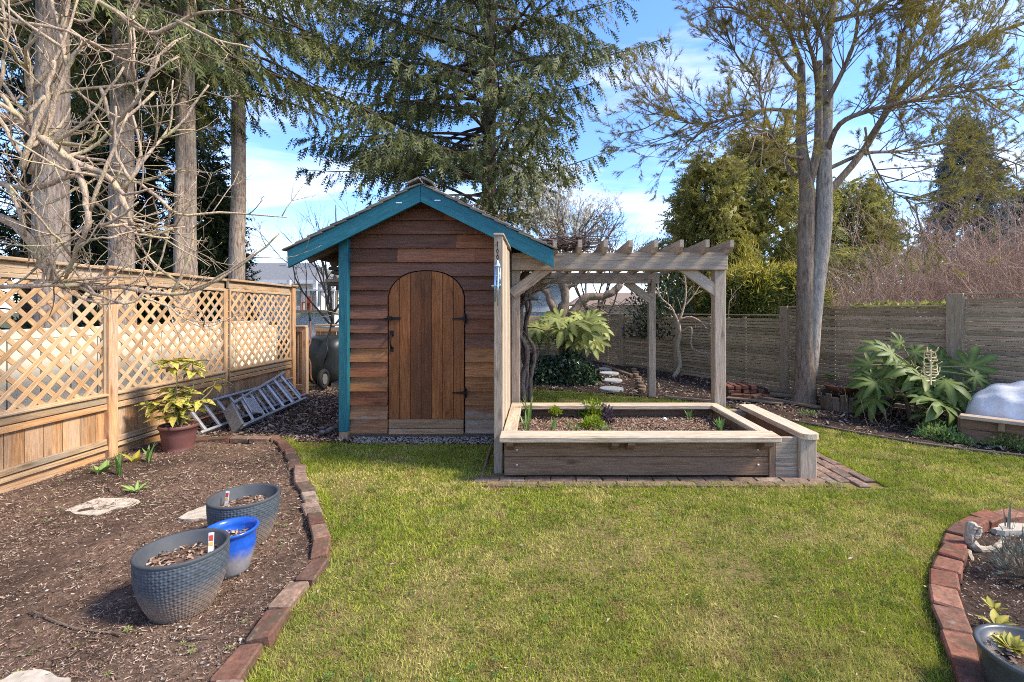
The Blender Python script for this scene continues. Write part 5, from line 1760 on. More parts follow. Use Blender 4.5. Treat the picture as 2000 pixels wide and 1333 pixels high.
# sticks on the mulch
for (a, b, c, lab) in ((G(60, 1192, .02), G(140, 1225, .03), G(238, 1238, .02), 'long thin stick lying on the mulch below the front planter'), (G(335, 1238, .02), G(365, 1244, .025), G(412, 1243, .02), 'short curved twig lying in front of the front planter'),
                       (G(210, 948, .02), G(222, 958, .03), G(238, 966, .02), 'thin twig lying left of the flat stone')):
    mb = MB(); mb.tube(smooth_path([a, b, c], 4), .0035, 5); tag(obj('stick', mb, M['twig_brown'], at=a), lab, 'stick')

# ------------------------------------------------------------------ ladders
la = thing('extension_ladder', 'aluminium ladder lying on its side against the lattice fence boards', 'ladder', (-3.6, 5, 0))
A0, A1, B0, B1 = V((-3.57, 4.93, .035)), V((-3.60, 7.2, .035)), V((-3.80, 4.98, .275)), V((-3.83, 7.25, .275))
nrm = (A1 - A0).cross(B0 - A0).normalized(); nrm = nrm if nrm.x > 0 else -nrm
plank('rail', A0, A1, .028, .075, nrm, M['alu'], la, .003); plank('rail', B0, B1, .028, .075, nrm, M['alu'], la, .003)
for k in range(10):
    u = .05 + .9 * k / 9
    plank('rung', A0.lerp(A1, u), B0.lerp(B1, u), .034, .03, nrm, M['alu'], la, .006)
lb = thing('step_ladder', 'folded aluminium step ladder lying on its side in front of the other ladder', 'ladder', (-3.4, 5.5, 0))
A0, A1, B0, B1 = V((-3.30, 5.17, .03)), V((-3.44, 6.85, .03)), V((-3.53, 5.34, .235)), V((-3.74, 6.82, .40))
nrm = (A1 - A0).cross(B0 - A0).normalized(); nrm = nrm if nrm.x > 0 else -nrm
off = nrm * .03
plank('rail', A0 + off, A1 + off, .03, .06, nrm, M['alu'], lb, .003); plank('rail', B0 + off, B1 + off, .03, .06, nrm, M['alu'], lb, .003)
plank('rear_rail', A0.lerp(A1, .1) - off, A1 - off, .025, .03, nrm, M['alu_dull'], lb, .003); plank('rear_rail', B0.lerp(B1, .1) - off, B1 - off, .025, .03, nrm, M['alu'], lb, .003)
for k in range(6):
    u = .16 + .76 * k / 5
    plank('step', A0.lerp(A1, u) + off, B0.lerp(B1, u) + off, .055, .03, (A1 - A0).normalized() * .6 + nrm, M['alu'], lb, .004)
for k in range(4):
    u = .22 + .66 * k / 3
    plank('rear_bar', A0.lerp(A1, u) - off, B0.lerp(B1, u) - off, .02, .02, nrm, M['alu'], lb, .004)
dA, dB = (A1 - A0).normalized(), (B1 - B0).normalized()
plank('top_cap', A0 - dA * .03 + off * .5, B0 - dB * .03 + off * .5, .035, .15, nrm, M['alu_dull'], lb, .006)
plank('bucket_shelf', A0.lerp(A1, .20).lerp(B0.lerp(B1, .20), .18) + nrm * .075, A0.lerp(A1, .20).lerp(B0.lerp(B1, .20), .85) + nrm * .075, .17, .015, nrm, M['alu'], lb, .004)
plank('spreader', A0.lerp(A1, .4) + nrm * .07, A0.lerp(A1, .28).lerp(B0.lerp(B1, .3), .5) + nrm * .08, .014, .006, nrm, M['alu_dull'], lb, .001)
plank('spreader', B0.lerp(B1, .1) + nrm * .07, B0.lerp(B1, .4) + nrm * .08, .014, .006, nrm, M['alu'], lb, .001)
mb = MB(); mb.tube(smooth_path([V((-3.75, 5.05, .12)), V((-3.7, 5.3, .15)), V((-3.62, 5.7, .13)), V((-3.66, 5.95, .05)), V((-3.6, 5.6, .01))]), .006, 5)
tag(obj('red_rope', mb, M['red_chair'], at=(-3.7, 5.3, 0)), 'thin red rope trailing behind the ladder rungs', 'rope')

# ------------------------------------------------------------------ wheelbarrow on its nose
wc = V((-3.78, 8.12, 0))
wbw = thing('wheelbarrow', 'black wheelbarrow tipped up on its nose against the back fence', 'wheelbarrow', wc)
lean_ = .12
def wb(x, z, y): return wc + V((x, y + lean_ * z * .5, z))
mb = MB()
rings = []
for (hx, z0, z1, y, rad) in ((.335, .03, .885, .22, .16), (.335, .03, .89, .20, .16), (.31, .05, .86, .10, .16), (.265, .10, .80, -.02, .15), (.20, .18, .70, -.055, .12), (.02, .4, .46, -.06, .01)):
    ring = []
    cxs, czs = hx - rad, None
    for q, (sx, sz) in enumerate(((1, 1), (-1, 1), (-1, -1), (1, -1))):
        cz = (z1 - rad) if sz > 0 else (z0 + rad)
        for s in range(6):
            a = q * math.pi / 2 + s * math.pi / 10
            ring.append(wb(sx * (hx - rad) + rad * math.cos(a), cz + rad * math.sin(a), y))
    rings.append(ring)
n_ = len(rings[0]); v = [p for r_ in rings for p in r_]; f = []
for i in range(len(rings) - 1):
    for k in range(n_): f.append((i * n_ + k, (i + 1) * n_ + k, (i + 1) * n_ + (k + 1) % n_, i * n_ + (k + 1) % n_))
f.append(tuple((len(rings) - 1) * n_ + k for k in range(n_ - 1, -1, -1)))
mb.add(v, f); obj('tub', mb, M['barrow'], wbw, smooth=True)
mb = MB(); rr = rings[0] + [rings[0][0]]; mb.tube(rr, .012, 6, False); obj('tub_rim', mb, M['barrow'], wbw, smooth=True)
for s in (-1, 1):
    mb = MB(); mb.tube(smooth_path([wb(.20 * s - .02, 1.28, -.02), wb(.17 * s - .01, 1.0, -.06), wb(.14 * s, .78, -.14), wb(.19 * s, .62, -.20), wb(.12 * s, .45, -.16), wb(.09 * s, .2, -.18), wb(.05 * s + .05, .10, -.2)], 4), .014, 7); obj('handle', mb, M['rust'] if s < 0 else M['black_iron'], wbw, smooth=True)
    mb = MB(); mb.tube([wb(.20 * s - .02, 1.30, -.02), wb(.185 * s - .015, 1.15, -.04)], .02, 8); obj('grip', mb, M['tyre'], wbw, smooth=True)
mb = MB(); wcn = wb(.14, .18, -.22)
ring = [(wcn.x + .0, wcn.y + .0, wcn.z)]
tor = MB()
for i in range(20):
    a = 2 * math.pi * i / 20
    for j in range(6):
        b_ = 2 * math.pi * j / 6; R_ = .135 + .04 * math.cos(b_)
        tor.v.append((wcn.x + .04 * math.sin(b_), wcn.y + R_ * math.cos(a), wcn.z + R_ * math.sin(a)))
for i in range(20):
    for j in range(6):
        tor.f.append((i * 6 + j, i * 6 + (j + 1) % 6, ((i + 1) % 20) * 6 + (j + 1) % 6, ((i + 1) % 20) * 6 + j))
whl = obj('wheel', tor, M['tyre'], wbw, smooth=True)
mb = MB(); mb.tube([wcn + V((-.03, 0, 0)), wcn + V((.03, 0, 0))], .09, 14); obj('hub', mb, M['alu_dull'], whl)

# ------------------------------------------------------------------ fatsias, ivy, stepping stones
FL = [palm_leaf('leaf', M['fatsia_g'], 7 + s % 2, 2.0 + .12 * s, .55 + .03 * s, .66 + .04 * (s % 3), s, .12 + .12 * s) for s in range(6)]
FY = [palm_leaf('leaf', M['fatsia_y'], 7 + s % 2, 2.0 + .1 * s, .52 + .03 * s, .66 + .04 * (s % 3), s + 5, .12 + .12 * s) for s in range(6)]


def fatsia(name, label, c, rx, z0, z1, n, size, meshes, stems, lift=.2):
    c = V(c); t = thing(name, label, 'shrub', c)
    mb = MB(); hubs = []
    for k in range(stems):
        a = 6.28 * k / stems + .4; top = c + V((math.cos(a) * rx * .25, math.sin(a) * rx * .25, z0 + (z1 - z0) * RN.uniform(.35, .8)))
        mb.tube(smooth_path([c + V((math.cos(a) * .03, math.sin(a) * .03, 0)), c.lerp(top, .5) + V((RN.uniform(-.04, .04), RN.uniform(-.04, .04), 0)), top], 3), [.018] * 7, 6)
        hubs.append(top)
    obj('stems', mb, M['stem_brown'], t)
    pb = MB()
    for k in range(n):
        h = hubs[k % stems]
        a = k * 2.399 + RN.uniform(-.3, .3); e = RN.uniform(-.65, .95)
        d = V((math.cos(a) * math.cos(e), math.sin(a) * math.cos(e), math.sin(e)))
        R_ = RN.uniform(.55, 1.0)
        tip = h + V((d.x * rx * .62 * R_, d.y * rx * .62 * R_, d.z * (z1 - z0) * .42 * R_))
        tip.z = max(tip.z, z0 * .8)
        pb.tube(smooth_path([h, h.lerp(tip, .5) + V((0, 0, .03)), tip], 3), [.005] * 7, 4)
        out = V((d.x, d.y, -.25 + .25 * d.z + RN.uniform(-.2, .2)))
        upv = V((d.x * .3, d.y * .3 - .95, .75))
        put_leaf(RN.choice(meshes), tip, out, upv, size * RN.uniform(.75, 1.15), t, RN.uniform(-.35, .35))
    obj('leaf_stalks', pb, M['stem_green'], t)
    return t


cf = G(1818, 838) + V((0, .25, 0))
ft = fatsia('fatsia', 'large dark green hand leaved fatsia in front of the slat fence', cf, .66, .08, .78, 32, .33, FL, 4)
# its tall leaves and the bare cream flower stalk
pb = MB()
for q, e, s in ((P(1745, 690, 5.2), (-.8, -.2, .25), .24), (P(1722, 678, 5.25), (-.9, 0, .1), .24), (P(1785, 688, 5.3), (.3, -.2, .1), .18), (P(1893, 716, 5.2), (.65, -.5, .55), .30), (P(1905, 735, 5.1), (.9, -.3, -.1), .22), (P(1760, 672, 5.3), (-.3, 0, .8), .16)):
    h = cf + V((.03, 0, .62)); pb.tube(smooth_path([h, h.lerp(q, .5) + V((0, 0, .02)), q], 3), [.007] * 7, 5)
    put_leaf(RN.choice(FL), q, e, (0, -.8, .7), s, ft, RN.uniform(-.2, .2))
obj('tall_stalks', pb, M['stem_green'], ft)
fs_ = MB(); b0 = P(1817, 752, 4.85); t0 = P(1819, 682, 4.85)
fs_.tube([b0, t0], [.013, .006], 6)
for k in range(11):
    u = .12 + .8 * k / 10; p = b0.lerp(t0, u)
    for s in (-1, 1):
        L = .125 * (1 - .75 * u)
        fs_.tube(smooth_path([p, p + V((s * L * .7, RN.uniform(-.04, .04), .0)), p + V((s * L, RN.uniform(-.05, .05), .05))], 3), [.0055] * 7, 4)
obj('flower_stalk', fs_, plain('cream_stalk', (0.62, 0.50, 0.27), .6), ft)

cm = G(1108, 745) + V((0, .1, 0))
fy = fatsia('fatsia', 'pale yellowish fatsia rising behind the ivy under the pergola', cm, 1.0, .30, 1.26, 58, .37, FY, 6)
im = thing('ivy_mound', 'low dome of dark glossy ivy below the yellowish fatsia', 'ivy', G(1100, 756))
ic = G(1100, 752) + V((0, .25, 0)); n = 5200
u = unit(NR.normal(size=(n, 3))); u[:, 2] = np.abs(u[:, 2])
pos = u * NR.uniform(.82, 1.03, (n, 1)) * np.array([.70, .5, .50]) * (1 + .10 * np.sin(u[:, :1] * 6) + .08 * np.sin(u[:, 1:2] * 9 + 1)) + np.array(ic)
foliage('leaves', T([(0, 0, 0), (.35, -.5, .05), (.6, -.22, 0), (1, 0, -.08), (.6, .22, 0), (.35, .5, .05)], [(0, 1, 2), (0, 2, 3), (0, 3, 4), (0, 4, 5)]), pos, u * .3 + NR.normal(size=(n, 3)) * .7 + np.array([0, 0, -.5]), NR.uniform(.05, .085, n), M['ivy'], im)
mb = MB(); mb.lathe([(.5, 0), (.5, .15), (.4, .28), (.22, .35), (.02, .37)], ic, 20, 1.05, .68); obj('stem_mass', mb, M['bark_dark'], im, smooth=True)
for k, (px, py, w, lab) in enumerate(((1194, 763, .40, 'nearest round concrete stepping stone'), (1194, 746, .41, 'second round stepping stone counted from the lawn'), (1190, 732, .40, 'third round stepping stone counted from the lawn'), (1186, 723, .40, 'farthest round stepping stone by the slat fence'))):
    c = G(px, py); mb = MB(); mb.lathe([(w / 2 - .01, -.01), (w / 2, 0), (w / 2, .035), (w / 2 - .01, .043), (.01, .045)], c, 36)
    tag(obj('stepping_stone', mb, M['concrete'], at=c), lab, 'stepping stone', 'round stepping stones')
eb = thing('log_edging', 'row of short upright log rounds edging the stepping stone path', 'log edging', G(1245, 760))
for k in range(11):
    c = G(1239 + k * 1.6, 727 + k * 4.2); mb = MB(); h = RN.uniform(.06, .1)
    mb.lathe([(.055, -.02), (.058, h - .01), (.05, h), (.004, h + .003)], c + V((RN.uniform(-.02, .02), 0, 0)), 10); obj('log', mb, M['rough_wood'], eb)
for (a, b, w, h, lab) in ((G(1180, 718), G(1235, 738), .09, .05, 'rough log edging laid along the far slat fence'), (G(1300, 779), G(1395, 788), .05, .035, 'thin board edging between back lawn and bed'),
                          (G(1420, 780), G(1528, 792), .12, .025, 'grey plank lying in front of the brick pile'), (G(1440, 771), G(1600, 800), .10, .03, 'long board lying towards the pine trunk')):
    tag(plank('edging_board', a + V((0, 0, h / 2 + .01)), b + V((0, 0, h / 2 + .012)), w, h, (0, 0, 1), M['rough_wood'], None), lab, 'board')
# border edge of the lawn: thin dark boards
bb = thing('lawn_edging', 'thin dark timber edging between the lawn and the border bed', 'edging', BORDER[6])
for a, b in zip(BORDER[5:-1], BORDER[6:]):
    plank('edging_strip', a + V((0, 0, .008)), b + V((0, 0, .008)), .045, .035, (0, 0, 1), M['dark_wood'], bb)
# stacked bricks
bp_ = thing('brick_pile', 'low pile of loose old bricks in front of the slat fence', 'brick pile', G(1455, 776))
bo = G(1425, 777)
for lay in range(3):
    for k in range(5 - lay // 2):
        for j in range(2):
            brick(bo + V((.03 + .115 * k + RN.uniform(-.015, .015), .1 + .2 * j, .03 + .06 * lay)), math.pi / 2 + RN.uniform(-.12, .12), bp_, RN.uniform(-.03, .03), RN.uniform(-.05, .05))
for k in range(4):
    brick(bo + V((.1 + .14 * k, -.08 + RN.uniform(-.03, .03), .035)), RN.uniform(-.6, .6), bp_, RN.uniform(-.1, .1), RN.uniform(-.1, .1))
for a, b, r_, lab in ((P(1500, 762, 7.35), P(1560, 772, 7.15), .045, 'upper pale log lying between brick pile and pine trunk'), (P(1505, 772, 7.2), P(1548, 780, 7.05), .04, 'lower log lying between brick pile and pine trunk'), (P(1610, 775, 7.0), P(1660, 790, 6.8), .05, 'dark log lying right behind the pine trunk')):
    a = V((a.x, a.y, max(a.z, r_))); b = V((b.x, b.y, max(b.z, r_)))
    mb = MB(); mb.tube([a, a.lerp(b, .5) + V((0, 0, .008)), b], [r_, r_ * .95, r_ * .9], 10); tag(obj('log', mb, M['rough_wood'], at=a), lab, 'log')

# half barrel with rusty bowl
cbz = G(1662, 806) + V((0, .16, 0))
hb = thing('half_barrel', 'rotting half barrel planter beside the pine trunk', 'planter', cbz)
for k in range(18):
    a = 6.28 * k / 18; r_ = .245
    p = cbz + V((math.cos(a) * r_, math.sin(a) * r_, 0)); h = RN.uniform(.19, .27)
    plank('stave', p, p + V((math.cos(a) * .02, math.sin(a) * .02, h)), .082, .022, (math.cos(a), math.sin(a), 0), M['barrel'], hb)
mb = MB(); mb.lathe([(.22, .0), (.22, .16), (.01, .17)], cbz, 18); obj('soil', mb, M['soil_dark'], hb)
rbw = thing('rusty_bowl', 'shallow rust brown bowl of dead leaves resting on the half barrel', 'bowl', cbz + V((0, .02, .22)))
rc = cbz + V((0, .03, .20)); mb = MB(); mb.lathe([(.08, .02), (.15, .05), (.205, .11), (.212, .125), (.20, .13), (.185, .115), (.01, .09)], rc, 28); obj('body', mb, M['rust'], rbw, smooth=True)
n = 200; a = NR.uniform(0, 6.28, n); q = np.sqrt(NR.uniform(0, 1, n)) * .17
foliage('dead_leaves', LEAF, np.stack([rc.x + q * np.cos(a), rc.y + q * np.sin(a), rc.z + .105 + NR.uniform(0, .02, n)], 1), np.concatenate([NR.normal(size=(n, 2)), NR.normal(size=(n, 1)) * .2], 1), NR.uniform(.03, .06, n), M['chips'], rbw)
leafy('camellia_sprig', 'small glossy green sprig growing behind the rusty bowl', G(1648, 790) + V((0, .3, .35)), 10, .10, M['fresh_leaf'], .25, 1.0)
mb = MB(); rg = random.Random(5)
for px, y_ in ((1672, 812), (1690, 800), (1678, 808), (1655, 815)): grow(mb, G(px, y_), (rg.uniform(-.2, .2), rg.uniform(-.2, .2), 1), .42, .006, 2, rg, .1, .25, (3, 5), .8, .4)
o = thing('bare_shrub', 'leafless twiggy little shrub in front of the half barrel', 'shrub', G(1675, 810)); obj('twigs', mb, M['twig_brown'], o)
t = thing('log_planter', 'dark rotting log round half hidden by the large fatsia', 'log', G(1725, 808)); c_ = G(1725, 806) + V((0, .1, 0))
mb = MB(); mb.lathe([(.16, 0), (.17, .1), (.155, .17), (.10, .175), (.01, .15)], c_, 14, 1.1, .9); obj('body', mb, M['dark_wood'], t)

# groundcover domes along the border
for px, py, rx, rz, nn, lab in ((1848, 862, .20, .13, 900, 'round mound of small green leaves below the large fatsia'), (1892, 871, .09, .06, 260, 'tiny green mound between the two larger ones'), (1988, 878, .20, .14, 900, 'green leafy mound cut by the right picture edge')):
    clump('groundcover_mound', lab, 'plant', G(px, py) + V((0, .08, 0)), rx, rz, nn, .038, LEAF, M['cover'], 'green groundcover mounds', stems=False)
mb = MB(); rg = random.Random(8)
for k in range(14): grow(mb, G(1740 + rg.uniform(-40, 60), 836 + rg.uniform(-10, 8)), (rg.uniform(-.6, .6), rg.uniform(-.5, .2), 1), .25, .003, 1, rg, .05, .2, (2, 3), .7, .5)
o = thing('dead_plant', 'thin dead stems standing under the large fatsia', 'plant', G(1760, 838)); obj('twigs', mb, M['twig_brown'], o)
weeds('gravel_weeds', [G(1870, 890), G(1960, 896), G(1960, 868), G(1880, 860)], 40, .015, .03, 'pale weeds in the gravel between the green mounds', 'lavender')
clump('small_weed', 'small pale green weed on the soil left of the half barrel', 'plant', G(1580, 812), .10, .05, 60, .05, LEAF, M['cover'], stems=False)

# low planter with the fleece tunnel
lp0 = V((4.28, 4.80, 0)); lp1 = V((5.45, 3.68, 0)); dl = (lp1 - lp0).normalized(); nl = V((dl.y, -dl.x, 0)); nl = nl if nl.y < 0 else -nl
lp = thing('low_planter', 'low timber planter carrying the white fleece tunnel', 'planter', lp0)
Z_ = V((0, 0, 1))
plank('side_plank', lp0 + Z_ * .07, lp1 + Z_ * .07, .13, .04, nl, M['bed_wood'], lp); plank('side_plank', lp0 + Z_ * .19, lp1 + Z_ * .19, .105, .04, nl, M['bed_wood'], lp)
plank('cap_rail', lp0 + Z_ * .262 + nl * .03, lp1 + Z_ * .262 + nl * .03, .13, .035, (0, 0, 1), M['grey_wood'], lp)
plank('end_plank', lp0 + Z_ * .12, lp0 - nl * 1.1 + Z_ * .12, .23, .04, -dl, M['bed_wood'], lp)
for k in range(5):
    q = lp0 + dl * (.30 + .30 * k) + nl * .035
    plank('bracket', q + Z_ * .24, q + Z_ * .16, .05, .05, nl, M['rough_wood'], lp)
mb = MB(); q = [lp0, lp1, lp1 - nl * 1.1, lp0 - nl * 1.1]; mb.add([(p.x, p.y, .2) for p in q], [(0, 1, 2, 3)]); obj('soil', mb, M['soil_dark'], lp)
tc_ = thing('fleece_tunnel', 'white garden fleece stretched over a low hoop tunnel', 'garden cover', lp0 + dl * .2)
mb = MB(); nu_, nv_ = 60, 32; v = []
for i in range(nu_ + 1):
    u_ = i / nu_
    for j in range(nv_ + 1):
        a = math.pi * j / nv_
        endf = min(1, u_ / .30); endf = math.sqrt(max(0, 1 - (1 - endf) ** 2))
        wob = 1 + .035 * abs(math.sin(u_ * 19 + a * 1.5)) * math.sin(a) + .018 * math.sin(a * 13 + u_ * 29) - .06 * abs(math.sin(math.pi * (u_ - .05) / .30)) * math.sin(a) - .02 * math.sin(u_ * 57 + a * 2)
        p = lp0 + dl * (.02 + 1.75 * u_) - nl * (.5 - .46 * math.cos(a) * (.35 + .65 * endf) * wob) + Z_ * (.215 + .40 * math.sin(a) * endf * wob)
        v.append(p)
mb.add(v, [(i * (nv_ + 1) + j, (i + 1) * (nv_ + 1) + j, (i + 1) * (nv_ + 1) + j + 1, i * (nv_ + 1) + j + 1) for i in range(nu_) for j in range(nv_)])
obj('cover', mb, M['tarp'], tc_, smooth=True)
for u_ in (.35, .65, .95):
    hp = [lp0 + dl * (.02 + 1.75 * u_) - nl * (.5 - .455 * math.cos(a)) + Z_ * (.2 + .38 * math.sin(a)) for a in np.linspace(0, math.pi, 13)]
    mb = MB(); mb.tube(hp, .008, 6); obj('hoop', mb, M['trim_white'], tc_)

# ------------------------------------------------------------------ corner bed: pot, driftwood, lavender
cd = G(2022, 1385)
t = thing('dark_flowerpot', 'dark glazed flowerpot in the brick edged corner bed', 'flowerpot', cd)
mb = MB(); mb.lathe([(.09, 0), (.11, .01), (.135, .08), (.146, .16), (.152, .172), (.155, .182), (.148, .188), (.136, .182), (.13, .16)], cd, 44); obj('body', mb, M['dark_pot'], t, smooth=True)
pot_soil(cd, .132, .155, t, n=120)
mb = MB(); mb.tube([cd + V((.158 * math.cos(a), .158 * math.sin(a), .012)) for a in np.linspace(2.6, 4.4, 12)], .008, 6); tag(obj('hose_piece', mb, M['teal_plastic'], at=cd), 'short teal plastic strip curving round the dark pot', 'hose', None)
leafy('potted_shrub', 'yellow green leafy plant growing in the dark pot', cd + V((-.03, .05, .165)), 26, .052, M['yel_leaf'], .25, .9)
leafy('young_sprig', 'yellow green sprig rising behind the dark pot', G(1945, 1232) + V((0, 0, .02)), 5, .07, M['yel_leaf'], .25, .8)
leafy('young_sprig', 'tip of yellow green leaves above the dark pot', G(1942, 1232) + V((0, 0, .09)), 6, .05, M['yel_leaf'], .25, .8)
dw = thing('driftwood', 'bleached driftwood root with an upright knob on the brick corner', 'driftwood', G(1915, 1070))
mb = MB()
mb.tube(smooth_path([P(1912, 1082, 2.60), P(1898, 1066, 2.61), P(1893, 1046, 2.61), P(1897, 1030, 2.61), P(1901, 1020, 2.61)], 4), [.030, .033, .036, .034, .030, .027, .025, .024, .023, .022, .022, .023, .025, .026, .025, .021, .012], 10)
mb.tube(smooth_path([P(1897, 1062, 2.60), P(1914, 1074, 2.58), P(1940, 1073, 2.58), P(1953, 1063, 2.6), P(1958, 1050, 2.62)], 4), [.030, .030, .027, .024, .022, .020, .019, .020, .021, .019, .016, .014, .013, .012, .010, .008, .005], 9)
mb.tube(smooth_path([P(1903, 1050, 2.60), P(1911, 1040, 2.6), P(1913, 1029, 2.6)], 4), taper(9, .016, .012), 7)
mb.tube(smooth_path([P(1890, 1076, 2.56), P(1897, 1092, 2.52), P(1908, 1108, 2.48)], 4), taper(9, .016, .009), 6)
rgd = random.Random(4)
mb.v = [(x + rgd.uniform(-.0025, .0025), y + rgd.uniform(-.0025, .0025), z_ + rgd.uniform(-.002, .002)) for x, y, z_ in mb.v]
o = obj('root', mb, M['drift'], dw, smooth=False)
clump('lavender_shrub', 'grey green lavender bush in the corner bed', 'shrub', G(2030, 1155) + V((.04, .1, 0)), .13, .21, 520, .045, NARROW, M['lavender'])
blades('dry_sprig', 'thin grey stalk standing behind the driftwood', 'plant', G(1972, 1042), 5, .22, .3, M['lavender'], .004)
for px, py, lab in ((1962, 1042, 'pale stone slab at the back of the corner bed'),):
    slab(lab, [G(px - 22, py), G(px, py - 10), G(px + 60, py - 8), G(px + 60, py + 4), G(px, py + 6)], .03)

# ------------------------------------------------------------------ conifers
def conifer_parts(rng, nr, base, z_lo, z_hi, top, reach, nb, tpl, twig_gap, spray_len, droop=.35, hang=.7, trunk_r=.22, sub=.42, up0=.12, az=None, fill=1.0, vary=.08, t0_=.16):
    """returns branch mesh builder and spray arrays; reach(z) is the branch length"""
    mb = MB(); pos, dr, sz = [], [], []
    base = V(base)
    for k in range(nb):
        z = z_lo + (z_hi - z_lo) * ((k + rng.random()) / nb)
        a = k * 2.399 + rng.uniform(-.5, .5) if az is None else az(k, rng)
        L = reach(z, a) * rng.uniform(.75, 1.1)
        if L < .3: continue
        d = V((math.cos(a), math.sin(a), 0)); s = V((-d.y, d.x, 0))
        n = 8; pts = []
        lift = up0 + rng.uniform(-vary * .8, vary)
        bow = rng.uniform(-.15, .15)
        for i in range(n + 1):
            t = i / n
            pts.append(base + d * (L * t) + s * (bow * L * t * t) + V((0, 0, z + L * (lift * t * 1.2 - droop * t * t + .12 * t ** 4))))
        r0 = min(.06, .012 + .011 * L)
        mb.tube(pts, taper(n + 1, r0, .006), 5)
        t = t0_ + .08 * rng.random()
        side = 1
        while t < 1.0:
            i = min(int(t * n), n - 1); p = pts[i].lerp(pts[i + 1], t * n - i)
            fw = (pts[i + 1] - pts[i]).normalized()
            if rng.random() < fill:
                TL = L * sub * (1.05 - t) ** .7 * rng.uniform(.6, 1.1) + .18
                td = (fw * .75 + s * side * rng.uniform(.6, 1.0) + V((0, 0, rng.uniform(-.25, .1)))).normalized()
                q = [p]
                m = 3
                for j in range(m):
                    td = (td + V((0, 0, -.18))).normalized(); q.append(q[-1] + td * TL / m)
                mb.tube(q, taper(m + 1, .006, .003), 3, False)
                cnt = max(2, int(TL / (spray_len * .34)))
                for j in range(cnt):
                    u = (j + rng.random()) / cnt * m; jj = min(int(u), m - 1)
                    pp = q[jj].lerp(q[jj + 1], u - jj)
                    sd = td * rng.uniform(.2, .9) + s * rng.uniform(-.7, .7) + V((0, 0, -hang * rng.uniform(.3, 1.3)))
                    pos.append(tuple(pp)); dr.append(tuple(sd)); sz.append(spray_len * rng.uniform(.6, 1.25))
            side = -side
            t += twig_gap / L * rng.uniform(.7, 1.3)
        for j in range(3):
            pos.append(tuple(pts[-1])); dr.append(tuple(d + V((0, 0, -.2)) + rv(rng, .4))); sz.append(spray_len)
    return mb, np.array(pos), np.array(dr), np.array(sz)


def trunk_mesh(base, hgt, r0, r1, rng, n=14, wob=.03, flare=1.35):
    base = V(base); pts = [base + V((0, 0, -.05))]; rad = [r0 * flare]
    k = 14
    for i in range(1, k + 1):
        z = hgt * i / k
        pts.append(base + V((rng.uniform(-wob, wob), rng.uniform(-wob, wob), z))); rad.append(r0 + (r1 - r0) * i / k)
    pts.insert(1, base + V((0, 0, .25))); rad.insert(1, r0 * 1.08)
    mb = MB(); mb.tube(pts, rad, n)
    return mb


rng = random.Random(31)
# the big fir behind the shed
FB = V((-1.5, 14.0, 0))
big = thing('fir_tree', 'tall spreading fir rising straight behind the shed roof', 'tree', FB)
obj('trunk', trunk_mesh(FB, 18, .27, .07, rng), M['bark_dark'], big, smooth=True)
reach = lambda z, a: ((6.0 if z > 5.0 else 4.2) if math.cos(a) < 0 else 4.3) * max(.05, 1 - (max(0, z - 9.5) / 9)) * (1.0 if z > 4.2 else .55 + .2 * (z - 2)) * rng.uniform(.6, 1.08)
mb, ps, ds, ss = conifer_parts(rng, NR, FB, 2.8, 16.0, 18, reach, 146, SPRAY, .165, .35, .27, .9, sub=.45, up0=.22, fill=1.0, vary=.26, t0_=.24)
mb2, ps2, ds2, ss2 = conifer_parts(rng, NR, FB, 5.0, 9.0, 18, lambda z, a: rng.uniform(4.4, 6.2), 14, SPRAY, .22, .34, .30, .9, sub=.34, up0=.16, vary=.2, t0_=.34, az=lambda k, r: math.pi + r.uniform(-.75, .55))
mb.add(mb2.v, mb2.f); ps = np.concatenate([ps, ps2]); ds = np.concatenate([ds, ds2]); ss = np.concatenate([ss, ss2])
bo_ = obj('branches', mb, M['bark_dark'], big); bo_['kind'] = 'stuff'
foliage('crown', SPRAY, ps, ds, ss, M['fir'], big)
print('fir sprays', len(ps))

# the row of firs beyond the lattice fence
specs = [((-5.75, 5.55), .18, 'thick bare fir trunk behind the pruned tree, leftmost of the row', .0), ((-6.25, 7.05), .165, 'second fir trunk from the left behind the lattice fence', 1.9), ((-6.25, 8.3), .18, 'third fir trunk from the left, with a thinner stem beside it', 3.4), ((-6.42, 10.0), .165, 'slender straight fir trunk nearest to the shed roof', 5.0)]
row_parts = []
for v_ in range(2):
    rr = random.Random(50 + v_)
    mbb, ps, ds, ss = conifer_parts(rr, NR, (0, 0, 0), 4.9, 11.5, 14, lambda z, a: 2.8 * max(.1, 1 - max(0, z - 8) / 8), 42, SPRAY, .15, .25, .42, 1.0, sub=.40, up0=.06, vary=.15)
    row_parts.append((mbb, ps, ds, ss))
meshes_ = []
for v_, (mbb, ps, ds, ss) in enumerate(row_parts):
    me_b = bpy.data.meshes.new('branches'); me_b.from_pydata(mbb.v, [], mbb.f); me_b.update(); me_b.materials.append(M['bark_dark'])
    me_c = spray('crown', SPRAY, ps, ds, ss); me_c.materials.append(M['fir_olive'] if v_ else M['fir'])
    meshes_.append((me_b, me_c))
    print('row sprays', len(ps))
